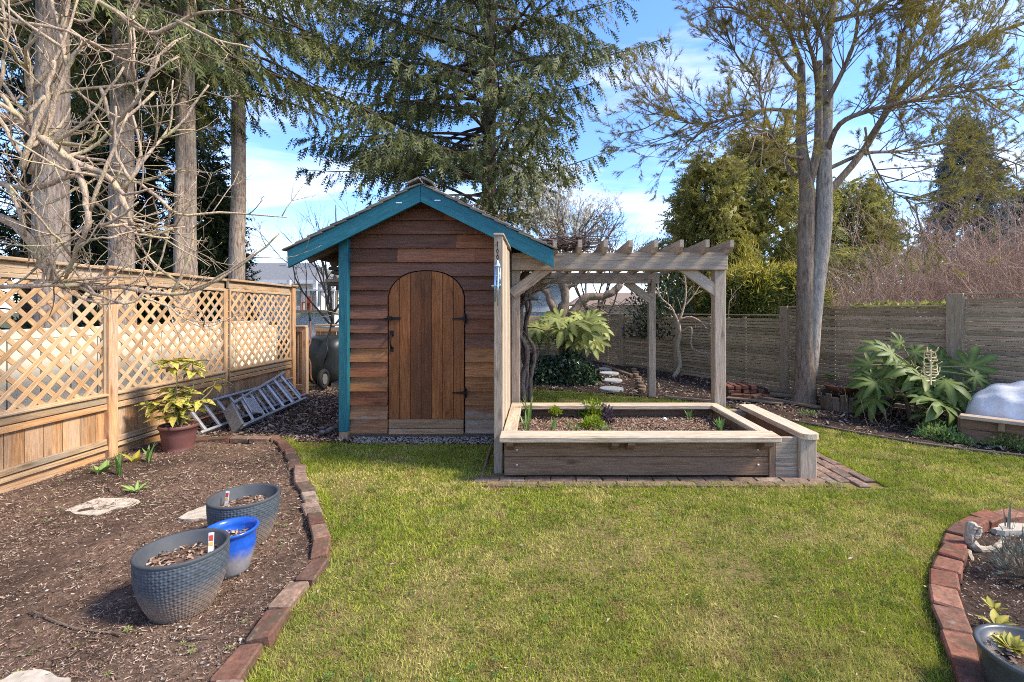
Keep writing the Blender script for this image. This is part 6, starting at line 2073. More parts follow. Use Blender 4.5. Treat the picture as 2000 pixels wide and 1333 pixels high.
for i, ((x, y), r, lab, rot) in enumerate(specs):
    t = thing('fir_tree', lab, 'tree', (x, y, 0), 'firs beyond the lattice fence')
    obj('trunk', trunk_mesh((x, y, 0), 13, r, .08, rng, wob=.02), M['bark_fir'], t, smooth=True)
    zoff = (.0, .3, .5, .9)[i]
    for nm, me in zip(('branches', 'crown'), meshes_[1 if i in (3, 1) else 0]):
        o = bpy.data.objects.new(nm, me); COL.objects.link(o); o.parent = t; o.rotation_euler = (0, 0, rot); o.location = (0, 0, zoff); o['kind'] = 'stuff'
    if i == 2:
        mb = MB(); p0 = P(348, 545, 8.0); p0.z = -.05
        mb.tube(smooth_path([p0, P(350, 430, 8.0), P(352, 330, 8.05), P(356, 200, 8.1), P(352, 100, 8.2)], 3), taper(13, .085, .045), 8); obj('side_stem', mb, M['bark_fir'], t, smooth=True)


# darker evergreens filling in behind the row (built further down)
def cone_tree(name, label, base, h, R, n_b, slen, mat, tpl=SPRAY3, z_lo=.2, group=None, hang=.6, gap=.2, droop=.25, up0=.18, pw=.9, seed=1, bark='bark_dark', tr=.14):
    r_ = random.Random(seed); base = V(base)
    t = thing(name, label, 'tree', base, group)
    obj('trunk', trunk_mesh(base, h * .96, tr, .02, r_, n=8), M[bark], t)
    mb, ps, ds, ss = conifer_parts(r_, NR, base, z_lo, h * .97, h, lambda z, a: R * max(.04, (1 - z / h)) ** pw * (1 + .12 * math.sin(3 * a)), n_b, tpl, gap, slen, droop, hang, up0=up0, sub=.36)
    o = obj('branches', mb, M[bark], t); o['kind'] = 'stuff'
    foliage('crown', tpl, ps, ds, ss, mat, t)
    print(name, len(ps))
    return t


# cedars, spruce beyond the slat fence
def bushy_tree(name, label, base, h, R, n, slen, mat, seed, group=None, z_lo=.2, pw=.55):
    """full crowned cedar: drooping fan sprays on upswept boughs that end at an uneven outline"""
    r_ = random.Random(seed); g_ = np.random.default_rng(seed); base = V(base)
    t = thing(name, label, 'tree', base, group)
    obj('trunk', trunk_mesh(base, h * .95, .16, .02, r_, n=8), M['bark_dark'], t)
    mb = MB(); pos, dr, sz = [], [], []
    nb = n // 60
    for k in range(nb):
        z = z_lo + (h - z_lo) * (k + r_.random()) / nb
        a = k * 2.399 + r_.uniform(-.4, .4)
        L = R * max(.05, 1 - z / h) ** pw * r_.uniform(.72, 1.15) * (1 + .15 * math.sin(2 * a + seed))
        d = V((math.cos(a), math.sin(a), 0)); s_ = V((-d.y, d.x, 0))
        st = base + V((0, 0, max(.3, z - L * .25))); en = base + d * L + V((0, 0, z + L * .12 + r_.uniform(-.1, .2)))
        mid = st.lerp(en, .55) + V((0, 0, -.12 * L))
        q = smooth_path([st, mid, en], 4); mb.tube(q, taper(len(q), .02, .005), 4, False)
        for j in range(60):
            u = r_.uniform(.25, 1.0) ** .7 * (len(q) - 1); i = min(int(u), len(q) - 2)
            p = q[i].lerp(q[i + 1], u - i) + s_ * r_.gauss(0, .16 * (1 + .25 * L)) + V((0, 0, r_.gauss(-.05, .12)))
            pos.append(tuple(p)); dr.append(tuple(d * r_.uniform(.2, 1.0) + s_ * r_.uniform(-.5, .5) + V((0, 0, r_.uniform(-1.1, .35))))); sz.append(slen * r_.uniform(.55, 1.2))
    o = obj('branches', mb, M['bark_dark'], t); o['kind'] = 'stuff'
    foliage('crown', FERN, pos, dr, sz, mat, t)
    return t


bushy_tree('evergreen_tree', 'dark dense evergreen far left behind the fir trunks', (-12.5, 11.5, 0), 13, 3.3, 9000, .5, M['fir_dark'], 3, 'dark evergreens behind the firs', pw=.4)
bushy_tree('evergreen_tree', 'dark evergreen between the first two fir trunks', (-10.4, 12.6, 0), 11.5, 2.3, 8000, .5, M['fir_dark'], 4, 'dark evergreens behind the firs', pw=.4)
bushy_tree('evergreen_tree', 'dark evergreen filling the gap left of the slender trunk', (-8.8, 12.4, 0), 4.4, 1.25, 4200, .4, M['fir_dark'], 5, 'dark evergreens behind the firs', pw=.4)
bushy_tree('cedar_tree', 'bushy olive cedar behind the pergola, lower and left of its twin', (4.9, 13.4, 0), 5.6, 2.1, 8000, .40, M['cedar_leaf'], 6, pw=.4)
bushy_tree('cedar_tree', 'tall bushy olive cedar right behind the pine trunk', (6.6, 14.2, 0), 6.6, 2.5, 9000, .40, M['cedar_leaf'], 16, pw=.45)
bushy_tree('cedar_tree', 'smaller green cedar seen right of the pine trunk', (10.0, 15.5, 0), 5.4, 2.6, 9000, .38, M['cedar_leaf'], 7, pw=.4)
bushy_tree('blue_spruce', 'blue grey spruce far off above the reddish shrubs', (22.2, 24.5, 0), 11.2, 2.9, 8000, .62, M['spruce_blue'], 8, pw=.75, z_lo=1.0)
bushy_tree('blue_spruce', 'dark lower spruce at the right picture edge', (26.5, 25.5, 0), 7.8, 3.4, 6000, .6, M['fir_dark'], 9, pw=.7, z_lo=1.0)
# conical conifer left of the shed roof, far
cone_tree('distant_conifer', 'small brownish conifer far behind the left eave of the shed', (-10.4, 24.0, 0), 7.0, 1.0, 40, .4, M['cedar_leaf'], FERN, z_lo=1.0, gap=.3, seed=12)

# ------------------------------------------------------------------ the pine on the right
PB = G(1572, 790)
pine = thing('pine_tree', 'sparse twin stemmed pine standing in the border bed', 'tree', PB)
Yp = PB.y


def stem(mb, pts, r0, r1, n=10, k=4):
    q = smooth_path(pts, k); mb.tube(q, taper(len(q), r0, r1), n); return q


mb = MB()
q = smooth_path([PB + V((-.01, 0, -.05)), PB + V((0, 0, .25)), P(1572, 690, Yp), P(1573, 600, Yp), P(1574, 450, Yp), P(1576, 374, Yp), P(1566, 288, Yp + .05), P(1565, 200, Yp + .1), P(1565, 126, Yp + .1)], 4)
rl = [.180, .145, .122, .118, .110, .10, .072, .06, .052]
mb.tube(q, [rl[min(i // 4, 8)] + (rl[min(i // 4 + 1, 8)] - rl[min(i // 4, 8)]) * (i % 4) / 4 for i in range(len(q))], 14)
obj('trunk', mb, M['bark_pine'], pine, smooth=True)
mb = MB(); q2 = smooth_path([PB + V((.07, .02, .35)), P(1584, 690, Yp), P(1588, 600, Yp), P(1606, 450, Yp), P(1610, 374, Yp), P(1610, 310, Yp), P(1617, 180, Yp + .1), P(1617, 85, Yp + .1), P(1632, 0, Yp + .2), P(1640, -90, Yp + .2)], 4)
rl = [.10, .105, .122, .120, .104, .092, .07, .055, .045, .04]
mb.tube(q2, [rl[min(i // 4, 9)] + (rl[min(i // 4 + 1, 9)] - rl[min(i // 4, 9)]) * (i % 4) / 4 for i in range(len(q2))], 12); obj('second_trunk', mb, M['bark_grey'], pine, smooth=True)
limbs = [
    ([P(1577, 372, Yp), P(1597, 288, Yp - .05), P(1599, 200, Yp), P(1599, 121, Yp)], .065, .045, 0),
    ([P(1614, 380, Yp), P(1678, 306, Yp + .1), P(1727, 225, Yp + .2), P(1754, 148, Yp + .3), P(1786, 90, Yp + .4), P(1830, 30, Yp + .5), P(1870, -60, Yp + .6)], .055, .018, 12),
    ([P(1700, 270, Yp + .1), P(1745, 200, Yp - .2), P(1790, 148, Yp - .4), P(1858, 99, Yp - .5), P(1950, 62, Yp - .6), P(2040, 30, Yp - .7)], .045, .012, 10),
    ([P(1614, 300, Yp), P(1640, 243, Yp - .3), P(1700, 216, Yp - .5), P(1790, 196, Yp - .7), P(1880, 180, Yp - .8), P(1975, 166, Yp - .9)], .04, .010, 11),
    ([P(1562, 222, Yp), P(1507, 214, Yp - .4), P(1443, 225, Yp - .7), P(1362, 243, Yp - .9), P(1295, 218, Yp - 1.0)], .03, .008, 12),
    ([P(1562, 160, Yp), P(1530, 120, Yp + .3), P(1493, 58, Yp + .5), P(1439, 18, Yp + .6), P(1390, 15, Yp + .6)], .035, .010, 10),
    ([P(1615, 200, Yp), P(1650, 130, Yp - .2), P(1673, 60, Yp - .3), P(1676, -60, Yp - .3)], .036, .014, 9),
    ([P(1570, 310, Yp), P(1530, 300, Yp - .5), P(1500, 260, Yp - .9), P(1470, 270, Yp - 1.2)], .025, .008, 7),
    ([P(1572, 340, Yp), P(1540, 330, Yp + .2), P(1490, 210, Yp + .6), P(1480, 160, Yp + .9), P(1440, 110, Yp + 1.0), P(1418, 60, Yp + 1.0)], .028, .008, 12),
    ([P(1618, 330, Yp), P(1690, 300, Yp + .3), P(1760, 296, Yp + .6), P(1850, 280, Yp + .8), P(1930, 300, Yp + .9), P(2010, 330, Yp + 1.)], .03, .008, 13),
    ([P(1730, 220, Yp + .2), P(1790, 190, Yp + .6), P(1880, 170, Yp + .9), P(1990, 240, Yp + 1.1)], .03, .008, 10),
    ([P(1620, 120, Yp), P(1600, 60, Yp + .4), P(1560, 0, Yp + .6), P(1530, -60, Yp + .8)], .04, .012, 9),
    ([P(1628, 40, Yp), P(1700, 20, Yp - .3), P(1780, -20, Yp - .5)], .035, .012, 8),
    ([P(1566, 126, Yp), P(1540, 60, Yp - .3), P(1510, 0, Yp - .5), P(1490, -60, Yp - .5)], .035, .010, 10),
    ([P(1754, 148, Yp + .3), P(1760, 70, Yp + .1), P(1800, 10, Yp), P(1830, -60, Yp)], .03, .010, 9),
    ([P(1690, 250, Yp + .1), P(1700, 310, Yp - .3), P(1740, 370, Yp - .6), P(1790, 400, Yp - .8)], .016, .004, 6),
    ([P(1860, 290, Yp + .8), P(1900, 330, Yp + .6), P(1930, 360, Yp + .5)], .012, .004, 6),
    ([P(1600, 200, Yp), P(1590, 120, Yp - .4), P(1570, 50, Yp - .8), P(1575, -30, Yp - 1.0)], .035, .010, 9),
]
rg = random.Random(77); mb = MB(); tips = []
for pts, r0, r1, kids in limbs:
    q = stem(mb, pts, r0, r1, 8)
    for k in range(int(kids * 2.8)):
        t = rg.uniform(.22, 1.0) * (len(q) - 1); i = min(int(t), len(q) - 2); p = q[i].lerp(q[i + 1], t - i)
        d = (q[i + 1] - q[i]).normalized(); s = d.cross(rv(rg)).normalized()
        a = rg.uniform(.4, 1.0)
        grow(mb, p, d * math.cos(a) + s * math.sin(a) + V((0, 0, .1)), rg.uniform(.4, .85), .009, 2, rg, .07, .22, (2, 4), .75, .55, tips, 4)
o = obj('branches', mb, M['bark_pine'], pine); o['kind'] = 'stuff'
pos, dr = [], []
for p, d in tips:
    if rg.random() < .12: continue
    for k in range(rg.randint(2, 4)):
        pos.append(tuple(p - d * (.04 * k) + rv(rg, .012))); dr.append(tuple(d + rv(rg, .35)))
foliage('crown', TUFT, pos, dr, NR.uniform(.055, .095, len(pos)), M['pine'], pine)
print('pine tufts', len(pos))

# ------------------------------------------------------------------ pruned bare tree at the left edge
mg = thing('pruned_tree', 'bare pruned tree reaching in from the left edge', 'tree', (-3.45, 2.55, 0))
mb = MB(); rg = random.Random(19)
tb = V((-3.45, 2.55, 0))
mb.tube(smooth_path([tb, tb + V((.02, .02, .4)), P(-150, 560, 2.75), P(-90, 470, 2.8), P(-40, 420, 2.85)], 4), taper(17, .10, .06), 10)
obj('trunk', mb, M['bark_mag'], mg, smooth=True)
ML = [
    ([P(-60, 440, 2.82), P(0, 425, 2.85), P(56, 465, 2.9), P(94, 532, 3.0), P(124, 555, 3.05), P(150, 562, 3.1), P(232, 562, 3.2), P(337, 574, 3.3), P(412, 555, 3.35), P(487, 506, 3.4), P(547, 457, 3.4)], .030, .006, 16),
    ([P(-90, 300, 2.8), P(0, 229, 2.8), P(86, 274, 2.8), P(142, 315, 2.8), P(210, 345, 2.85), P(244, 398, 2.85), P(255, 442, 2.9)], .030, .012, 13),
    ([P(150, 318, 2.8), P(170, 400, 2.8), P(172, 440, 2.8), P(150, 490, 2.85), P(128, 545, 2.95)], .018, .010, 8),
    ([P(130, 310, 2.8), P(190, 280, 2.9), P(304, 180, 3.0)], .012, .007, 5),
    ([P(240, 370, 2.85), P(290, 300, 2.9), P(330, 247, 3.0), P(337, 157, 3.0)], .011, .004, 6),
    ([P(-60, 260, 2.7), P(0, 236, 2.8), P(127, 180, 2.9), P(262, 161, 3.0), P(350, 109, 3.1)], .013, .005, 9),
    ([P(-80, 40, 2.9), P(60, -10, 2.9), P(195, 5, 2.9), P(292, 67, 3.0), P(364, 33, 3.0), P(435, 19, 3.0)], .018, .007, 10),
    ([P(-60, 10, 2.7), P(0, 37, 2.7), P(130, 60, 2.8), P(232, 112, 2.9), P(300, 128, 2.95)], .012, .004, 8),
    ([P(60, 340, 2.8), P(90, 240, 2.8), P(130, 135, 2.8), P(160, 90, 2.8)], .016, .010, 6),
    ([P(130, 130, 2.8), P(118, 60, 2.8), P(100, 0, 2.8), P(95, -50, 2.8)], .011, .006, 6),
    ([P(40, 330, 2.75), P(70, 250, 2.75), P(95, 170, 2.75), P(105, 120, 2.75)], .015, .009, 5),
    ([P(-40, 350, 2.8), P(60, 370, 2.85), P(140, 345, 2.9), P(220, 335, 3.0), P(290, 370, 3.05), P(350, 420, 3.1), P(430, 415, 3.2), P(560, 425, 3.3)], .017, .005, 14),
    ([P(15, 360, 2.8), P(40, 420, 2.8), P(48, 460, 2.85)], .014, .009, 4),
    ([P(190, 440, 2.85), P(260, 440, 3.0), P(310, 445, 3.05), P(363, 445, 3.1)], .009, .005, 7),
    ([P(150, 562, 3.1), P(220, 585, 3.1), P(260, 590, 3.15), P(300, 540, 3.2), P(330, 450, 3.2)], .012, .005, 6),
    ([P(0, 560, 2.9), P(90, 558, 2.95), P(150, 556, 3.05)], .013, .013, 5),
    ([P(60, 250, 2.8), P(60, 180, 2.8), P(62, 130, 2.8)], .012, .008, 4),
    ([P(-20, 160, 2.7), P(40, 230, 2.75), P(80, 300, 2.8)], .012, .008, 6),
    ([P(210, 345, 2.85), P(280, 355, 3.0), P(333, 333, 3.05)], .009, .005, 5),
    ([P(270, 580, 3.2), P(330, 600, 3.25), P(390, 640, 3.3), P(450, 622, 3.35)], .007, .003, 6),
]
base_limbs = [smooth_path(l_[0], 4) for l_ in ML[:18]]                 # further shoots spring from the limbs
for k in range(60):
    lb_ = rg.choice(base_limbs); p = lb_[rg.randint(0, int(len(lb_) * .8))]
    d = V((rg.uniform(-.5, 1.0), rg.uniform(-.35, .35), rg.uniform(-.5, 1.2))).normalized()
    L_ = rg.uniform(.2, .62)
    if p.z + d.z * L_ < 1.35: d.z = abs(d.z)
    ML.append(([p, p + d * L_ * .5 + rv(rg, .045), p + (d + V((0, 0, .15))) * L_], rg.uniform(.007, .013), .005, rg.randint(1, 3)))
mb = MB()
for pts, r0, r1, kids in ML:
    q = smooth_path(pts, 4)
    q = [p + rv(rg, .006) for p in q]
    mb.tube(q, [r * (1 + rg.uniform(-.1, .18)) for r in taper(len(q), r0, r1)], 7)
    for k in range(int(kids * 1.15)):
        t = rg.uniform(.08, 1.0) * (len(q) - 1); i = min(int(t), len(q) - 2); p = q[i].lerp(q[i + 1], t - i)
        d = (q[i + 1] - q[i]).normalized(); s = d.cross(rv(rg)).normalized(); a = rg.uniform(.6, 1.2)
        grow(mb, p, d * math.cos(a) + s * math.sin(a), rg.uniform(.14, .42), rg.uniform(.0035, .0065), rg.randint(1, 2), rg, .06, .2, (1, 3), .9, .5, None, 4)
o = obj('branches', mb, M['bark_mag'], mg, smooth=True)


# ------------------------------------------------------------------ vines and small bare trees
vt = thing('wisteria_vine', 'twisted bare vine trunks climbing the pergola beside the screen', 'vine', G(1022, 800))
mb = MB(); rg = random.Random(23)
for k, pts in enumerate(([P(1026, 800, 5.45), P(1020, 745, 5.45), P(1030, 690, 5.4), P(1012, 640, 5.4), P(1022, 590, 5.35), P(1045, 545, 5.3), P(1085, 505, 5.3)], [P(1018, 800, 5.5), P(1030, 740, 5.5), P(1022, 680, 5.45), P(1030, 610, 5.5), P(1020, 550, 5.4), P(1060, 500, 5.4)],
                          [P(1036, 790, 5.5), P(1036, 740, 5.5), P(1044, 690, 5.5), P(1026, 640, 5.45), P(1036, 600, 5.4), P(1030, 540, 5.3)], [P(1010, 790, 5.5), P(1008, 700, 5.5), P(1014, 620, 5.5), P(1008, 560, 5.4), P(1040, 515, 5.3)])):
    q = smooth_path(pts, 5); mb.tube([p + rv(rg, .008) for p in q], [r * rg.uniform(.85, 1.2) for r in taper(len(q), .035 - .004 * k, .016)], 8)
    for _ in range(6): p = q[rg.randint(len(q) // 2, len(q) - 1)]; grow(mb, p, (rg.uniform(-.2, 1), rg.uniform(-.5, .5), rg.uniform(0, .8)), .35, .008, 1, rg, .05, .3, (1, 3))
obj('trunk', mb, M['vine'], vt, smooth=True)
vn = thing('vine_tangle', 'nest of bare vine twigs lying over the pergola rafters', 'vine', V((.25, 5.4, 2.05)))
mb = MB()
for k in range(130):
    p = V((rg.uniform(.12, .5), rg.uniform(4.95, 5.5), rg.uniform(2.02, 2.14))); a = rg.uniform(0, 6.28)
    pts = [p]
    d = V((math.cos(a), math.sin(a), rg.uniform(-.1, .15)))
    for j in range(5):
        d = (d + rv(rg, .35) * .8).normalized(); d.z *= .4; nx = pts[-1] + d * .07; nx.z = max(2.02, min(nx.z, 2.2)); pts.append(nx)
    mb.tube(smooth_path(pts, 2), .005, 4, False)
for k in range(9): grow(mb, V((rg.uniform(.2, .5), rg.uniform(5, 5.4), 2.1)), (rg.uniform(.2, 1.2), rg.uniform(-.3, .3), rg.uniform(.3, 1)), .4, .005, 1, rg, .05, .25, (2, 3))
obj('twigs', mb, M['vine'], vn)

# old pollarded tree behind the fatsia
ot = thing('gnarled_tree', 'old gnarled tree with thick cut limbs behind the pale fatsia', 'tree', G(1108, 735))
mb = MB(); rg = random.Random(41); Yo = 9.3
for pts, r0, r1 in (([G(1100, 737), P(1100, 680, Yo), P(1096, 620, Yo), P(1104, 580, Yo), P(1096, 530, Yo), P(1110, 490, Yo)], .11, .07), ([P(1100, 640, Yo), P(1080, 600, Yo), P(1066, 570, Yo), P(1054, 560, Yo)], .08, .055),
                    ([P(1105, 640, Yo), P(1125, 600, Yo), P(1150, 580, Yo), P(1180, 578, Yo), P(1200, 568, Yo), P(1212, 556, Yo)], .085, .06), ([P(1100, 580, Yo), P(1112, 562, Yo), P(1128, 556, Yo)], .05, .035)):
    q = smooth_path(pts, 4); mb.tube([p + rv(rg, .015) for p in q], [r * rg.uniform(.88, 1.15) for r in taper(len(q), r0, r1)], 9)
obj('trunk', mb, M['bark_pine'], ot, smooth=True)
mb = MB(); tips = []
for p0, n_ in ((P(1110, 490, Yo), 7), (P(1212, 556, Yo), 8), (P(1128, 556, Yo), 4), (P(1160, 500, Yo), 5), (P(1054, 560, Yo), 4)):
    for k in range(n_): grow(mb, p0, (rg.uniform(-.5, 1), rg.uniform(-.5, .5), rg.uniform(.5, 1.2)), rg.uniform(.7, 1.2), .016, 2, rg, .08, .22, (2, 4), .8, .6, tips)
o = obj('branches', mb, M['twig_brown'], ot); o['kind'] = 'stuff'
# blossoming plum over the shed ridge
pl = thing('plum_tree', 'plum tree in white blossom behind the right roof slope', 'tree', (1.1, 11.0, 0))
mb = MB(); rg = random.Random(43); tips = []
mb.tube([(.6, 11, 0), (.6, 11, 1.5), (.62, 11, 2.2)], [.09, .08, .07], 8)
obj('trunk', mb, M['bark_dark'], pl); mb = MB()
for k in range(13): grow(mb, V((.6, 11, 1.9 + .03 * k)), (rg.uniform(-1.0, .8), rg.uniform(-.6, .6), rg.uniform(.6, 1.2)), rg.uniform(1.2, 1.8), .020, 2, rg, .1, .16, (3, 4), .7, .6, tips)
o = obj('branches', mb, M['twig_brown'], pl); o['kind'] = 'stuff'
pos = [tuple(p - d * rg.uniform(0, .5) + rv(rg, .06)) for p, d in tips for _ in range(9)]
pos = [p for p in pos if p[2] > 2.3]
foliage('blossom', ROSETTE, pos, NR.normal(size=(len(pos), 3)), NR.uniform(.025, .05, len(pos)), M['blossom'], pl)
fo = thing('budding_shrub', 'shrub with pale yellow buds right behind the roof ridge', 'shrub', (-.9, 10.4, 0))
mb = MB(); tips = []
for k in range(15): grow(mb, V((-.75 + rg.uniform(-.1, .1), 10.4, 1.0)), (rg.uniform(-.55, .7), rg.uniform(-.4, .4), rg.uniform(1.0, 1.6)), rg.uniform(1.6, 2.6), .014, 2, rg, .05, .12, (2, 4), .6, .5, tips)
mb.tube([(-.75, 10.4, 0), (-.75, 10.4, 1.1)], .07, 8)
o = obj('branches', mb, M['twig_brown'], fo); o['kind'] = 'stuff'
pos = [tuple(p - d * rg.uniform(0, .5) + rv(rg, .05)) for p, d in tips for _ in range(10)]
foliage('buds', ROSETTE, pos, NR.normal(size=(len(pos), 3)), NR.uniform(.016, .032, len(pos)), M['bud_yel'], fo)


def bare_tree(name, label, c, h, r, seed, mat='twig_brown', n=7, spread=.7, group=None, depth=3, up=.12, cat='tree', kids=(2, 4), wig=.2, trunk_h=.3, ratio=.6):
    rg = random.Random(seed); c = V(c); t = thing(name, label, cat, c, group)
    top = c + V((rg.uniform(-.05, .05), 0, h * trunk_h)); mb = MB()
    mb.tube(smooth_path([c + V((0, 0, -.03)), c.lerp(top, .5) + rv(rg, .03), top], 3), taper(7, r, r * .7), 7)
    obj('trunk', mb, M[mat], t, smooth=True); mb = MB()
    for k in range(n):
        a = 6.28 * k / n + rg.uniform(-.4, .4)
        grow(mb, top - V((0, 0, rg.uniform(0, h * trunk_h * .5))), (math.cos(a) * spread, math.sin(a) * spread, rg.uniform(.5, 1.2)), h * (1 - trunk_h) * rg.uniform(.6, .9), r * .5, depth, rg, up, wig, kids, .8, ratio)
    o = obj('branches', mb, M[mat], t); o['kind'] = 'stuff'
    return t


# the little bare tree by the pergola
mt = thing('little_bare_tree', 'small crooked leafless tree between the two pergola posts', 'tree', G(1320, 732))
mb = MB(); rg = random.Random(61); Ym = G(1318, 738).y
br = [([G(1316, 738), P(1328, 715, Ym), P(1324, 680, Ym), P(1328, 650, Ym), P(1324, 625, Ym)], .045, .032, 0), ([P(1324, 628, Ym), P(1310, 600, Ym), P(1290, 580, Ym), P(1283, 545, Ym)], .022, .008, 6), ([P(1326, 628, Ym), P(1338, 590, Ym), P(1340, 560, Ym), P(1336, 530, Ym)], .024, .008, 6),
      ([P(1326, 625, Ym), P(1350, 620, Ym - .1), P(1375, 632, Ym - .3), P(1400, 632, Ym - .5), P(1425, 620, Ym - .6)], .022, .007, 6), ([P(1330, 650, Ym), P(1350, 640, Ym - .2), P(1352, 680, Ym - .3), P(1385, 690, Ym - .5), P(1400, 683, Ym - .6)], .02, .008, 5), ([P(1336, 600, Ym), P(1360, 570, Ym), P(1372, 545, Ym)], .015, .006, 5), ([P(1400, 632, Ym - .5), P(1420, 650, Ym - .6), P(1425, 590, Ym - .7), P(1450, 555, Ym - .8)], .012, .004, 6)]
for pts, r0, r1, kids in br:
    q = smooth_path(pts, 4); mb.tube([p + rv(rg, .006) for p in q], taper(len(q), r0, r1), 8)
    for k in range(kids):
        i = rg.randint(2, len(q) - 2); d = (q[i + 1] - q[i]).normalized(); s = d.cross(rv(rg)).normalized()
        grow(mb, q[i], d * .6 + s * .7, rg.uniform(.15, .4), .006, 1, rg, .08, .2, (1, 3), .8, .5, None, 4)
obj('branches', mb, M['bark_mag'], mt, smooth=True)
bare_tree('bare_tree', 'thin leafless tree behind the wheelbarrow and the shed eave', (-3.3, 9.6, 0), 3.0, .07, 71, 'bark_mag', 9, .45, depth=2, up=.06)
bare_tree('bare_tree', 'airy leafless tree between the slender fir trunk and the shed roof', (-6.6, 15.0, 0), 4.6, .07, 72, 'twig_brown', 8, .6, depth=3)
bare_tree('bare_tree', 'airy leafless tree above the far end of the pergola', (1.6, 13.5, 0), 4.2, .06, 73, 'twig_brown', 8, .8, depth=3)
bare_tree('bare_tree', 'tall thin leafless tree between pine trunk and blue spruce', (10.2, 13.0, 0), 5.0, .07, 74, 'twig_red', 8, .5, depth=3)

# bamboo hedge, holly and shrubs behind the slat fence
bh = thing('bamboo_hedge', 'clipped yellow green bamboo hedge behind the slat fence', 'hedge', (4.6, 10.2, 0))
n = 15000; u = unit(NR.normal(size=(n, 3))); u[:, 2] = np.abs(u[:, 2])
rad = np.abs(NR.uniform(.5, 1.0, (n, 1))) ** .5
e = np.sign(u) * np.abs(u) ** .65
hc = np.array([4.72, 10.1, .9]); hs_ = np.array([1.12, 1.2, 1.45])
pos = hc + e * rad * hs_ * .98
out_ = (rad[:, 0] > .93) & (pos[:, 2] > 1.75 + NR.normal(size=n) * .22)
dd = e * .6 + NR.normal(size=(n, 3)) * .6 + np.array([0, -.2, -.25])
foliage('leaves', NARROW, pos[~out_], dd[~out_], NR.uniform(.12, .2, (~out_).sum()), M['bamboo'], bh)
foliage('new_leaves', NARROW, pos[out_], dd[out_], NR.uniform(.12, .2, out_.sum()), M['bamboo_yel'], bh)
mb = MB()
for k in range(60): x, y = 4.72 + RN.uniform(-.9, .9), 10.1 + RN.uniform(-.9, .9); mb.tube([(x, y, 0), (x + RN.uniform(-.1, .1), y, 2.0)], .01, 4)
obj('canes', mb, M['stem_green'], bh)
clump('yellow_shrub', 'bright yellow shrub just right of the pine trunk', 'shrub', (6.1, 10.3, .9), .45, 1.0, 900, .16, NARROW, M['bamboo_yel'])
clump('yellow_shrub', 'yellow tipped conifer shoot in front of the olive cedar', 'shrub', (5.2, 11.8, 1.0), .35, 2.2, 700, .2, NARROW, M['bamboo_yel'])
clump('holly_bush', 'dark glossy evergreen bush behind the fence between the pergola posts', 'shrub', (2.75, 10.6, .7), .75, 1.5, 2600, .09, LEAF, M['holly'])
iv = thing('ivy_fringe', 'fringe of yellow green ivy along the fence top right of the pine', 'ivy', at(1.4, 1.38))
n = 420; tt = NR.uniform(.9, 2.15, n); bpos = np.array([list(at(a, 1.36 + abs(NR.normal()) * .035, -.1 - .15 * NR.uniform())) for a in tt])
foliage('leaves', LEAF, bpos, NR.normal(size=(n, 3)) + np.array([0, -.5, .4]), NR.uniform(.05, .09, n), leafmat('pale_ivy', [(0.12, 0.17, 0.03), (0.30, 0.32, 0.07), (0.45, 0.40, 0.10)], .5, .25), iv)

# reddish twiggy thicket beyond the fence on the right
sh = []
for v_ in range(3):
    rg = random.Random(90 + v_); mb = MB()
    for k in range(64):
        a = rg.uniform(0, 6.28)
        grow(mb, V((rg.uniform(-.35, .35), rg.uniform(-.35, .35), 0)), (math.cos(a) * .6, math.sin(a) * .6, 1.0), rg.uniform(1.2, 2.3), .011, 2, rg, .03, .34, (4, 6), .8, .5, None, 4, 1.0, .2)
    me = bpy.data.meshes.new('twigs'); me.from_pydata(mb.v, [], mb.f); me.update(); me.materials.append(M['twig_red'])
    sh.append(me)
spots = [(6.0, 9.0, .85, 'low reddish twig shrub just right of the pine behind the fence'), (7.3, 9.4, .95, 'reddish twig shrub behind the ivy topped fence stretch'), (8.6, 8.6, 1.2, 'reddish twig shrub above the step in the slat fence'), (9.6, 9.6, 1.45, 'tall reddish twig shrub below the blue spruce'),
         (10.2, 8.2, 1.35, 'reddish twig shrub at the right picture edge'), (8.2, 11.2, 1.15, 'reddish twig shrub in the second row near the leafless tree'), (11.2, 10.4, 1.6, 'tallest reddish twig shrub at the right picture edge'), (9.8, 12.0, 1.5, 'reddish twig shrub in the second row under the blue spruce'), (13.0, 12.2, 1.45, 'far reddish twig shrub under the dark spruce'), (7.9, 7.6, .95, 'reddish twig shrub close behind the tallest fence stretch')]
for i, (x, y, s, lab) in enumerate(spots):
    t = thing('red_twig_shrub', lab, 'shrub', (x, y, 0), 'reddish leafless shrubs beyond the slat fence')
    o = bpy.data.objects.new('twigs', sh[i % 3]); COL.objects.link(o); o.parent = t; o.scale = (s, s, s); o.rotation_euler = (0, 0, i * 1.3); o['kind'] = 'stuff'
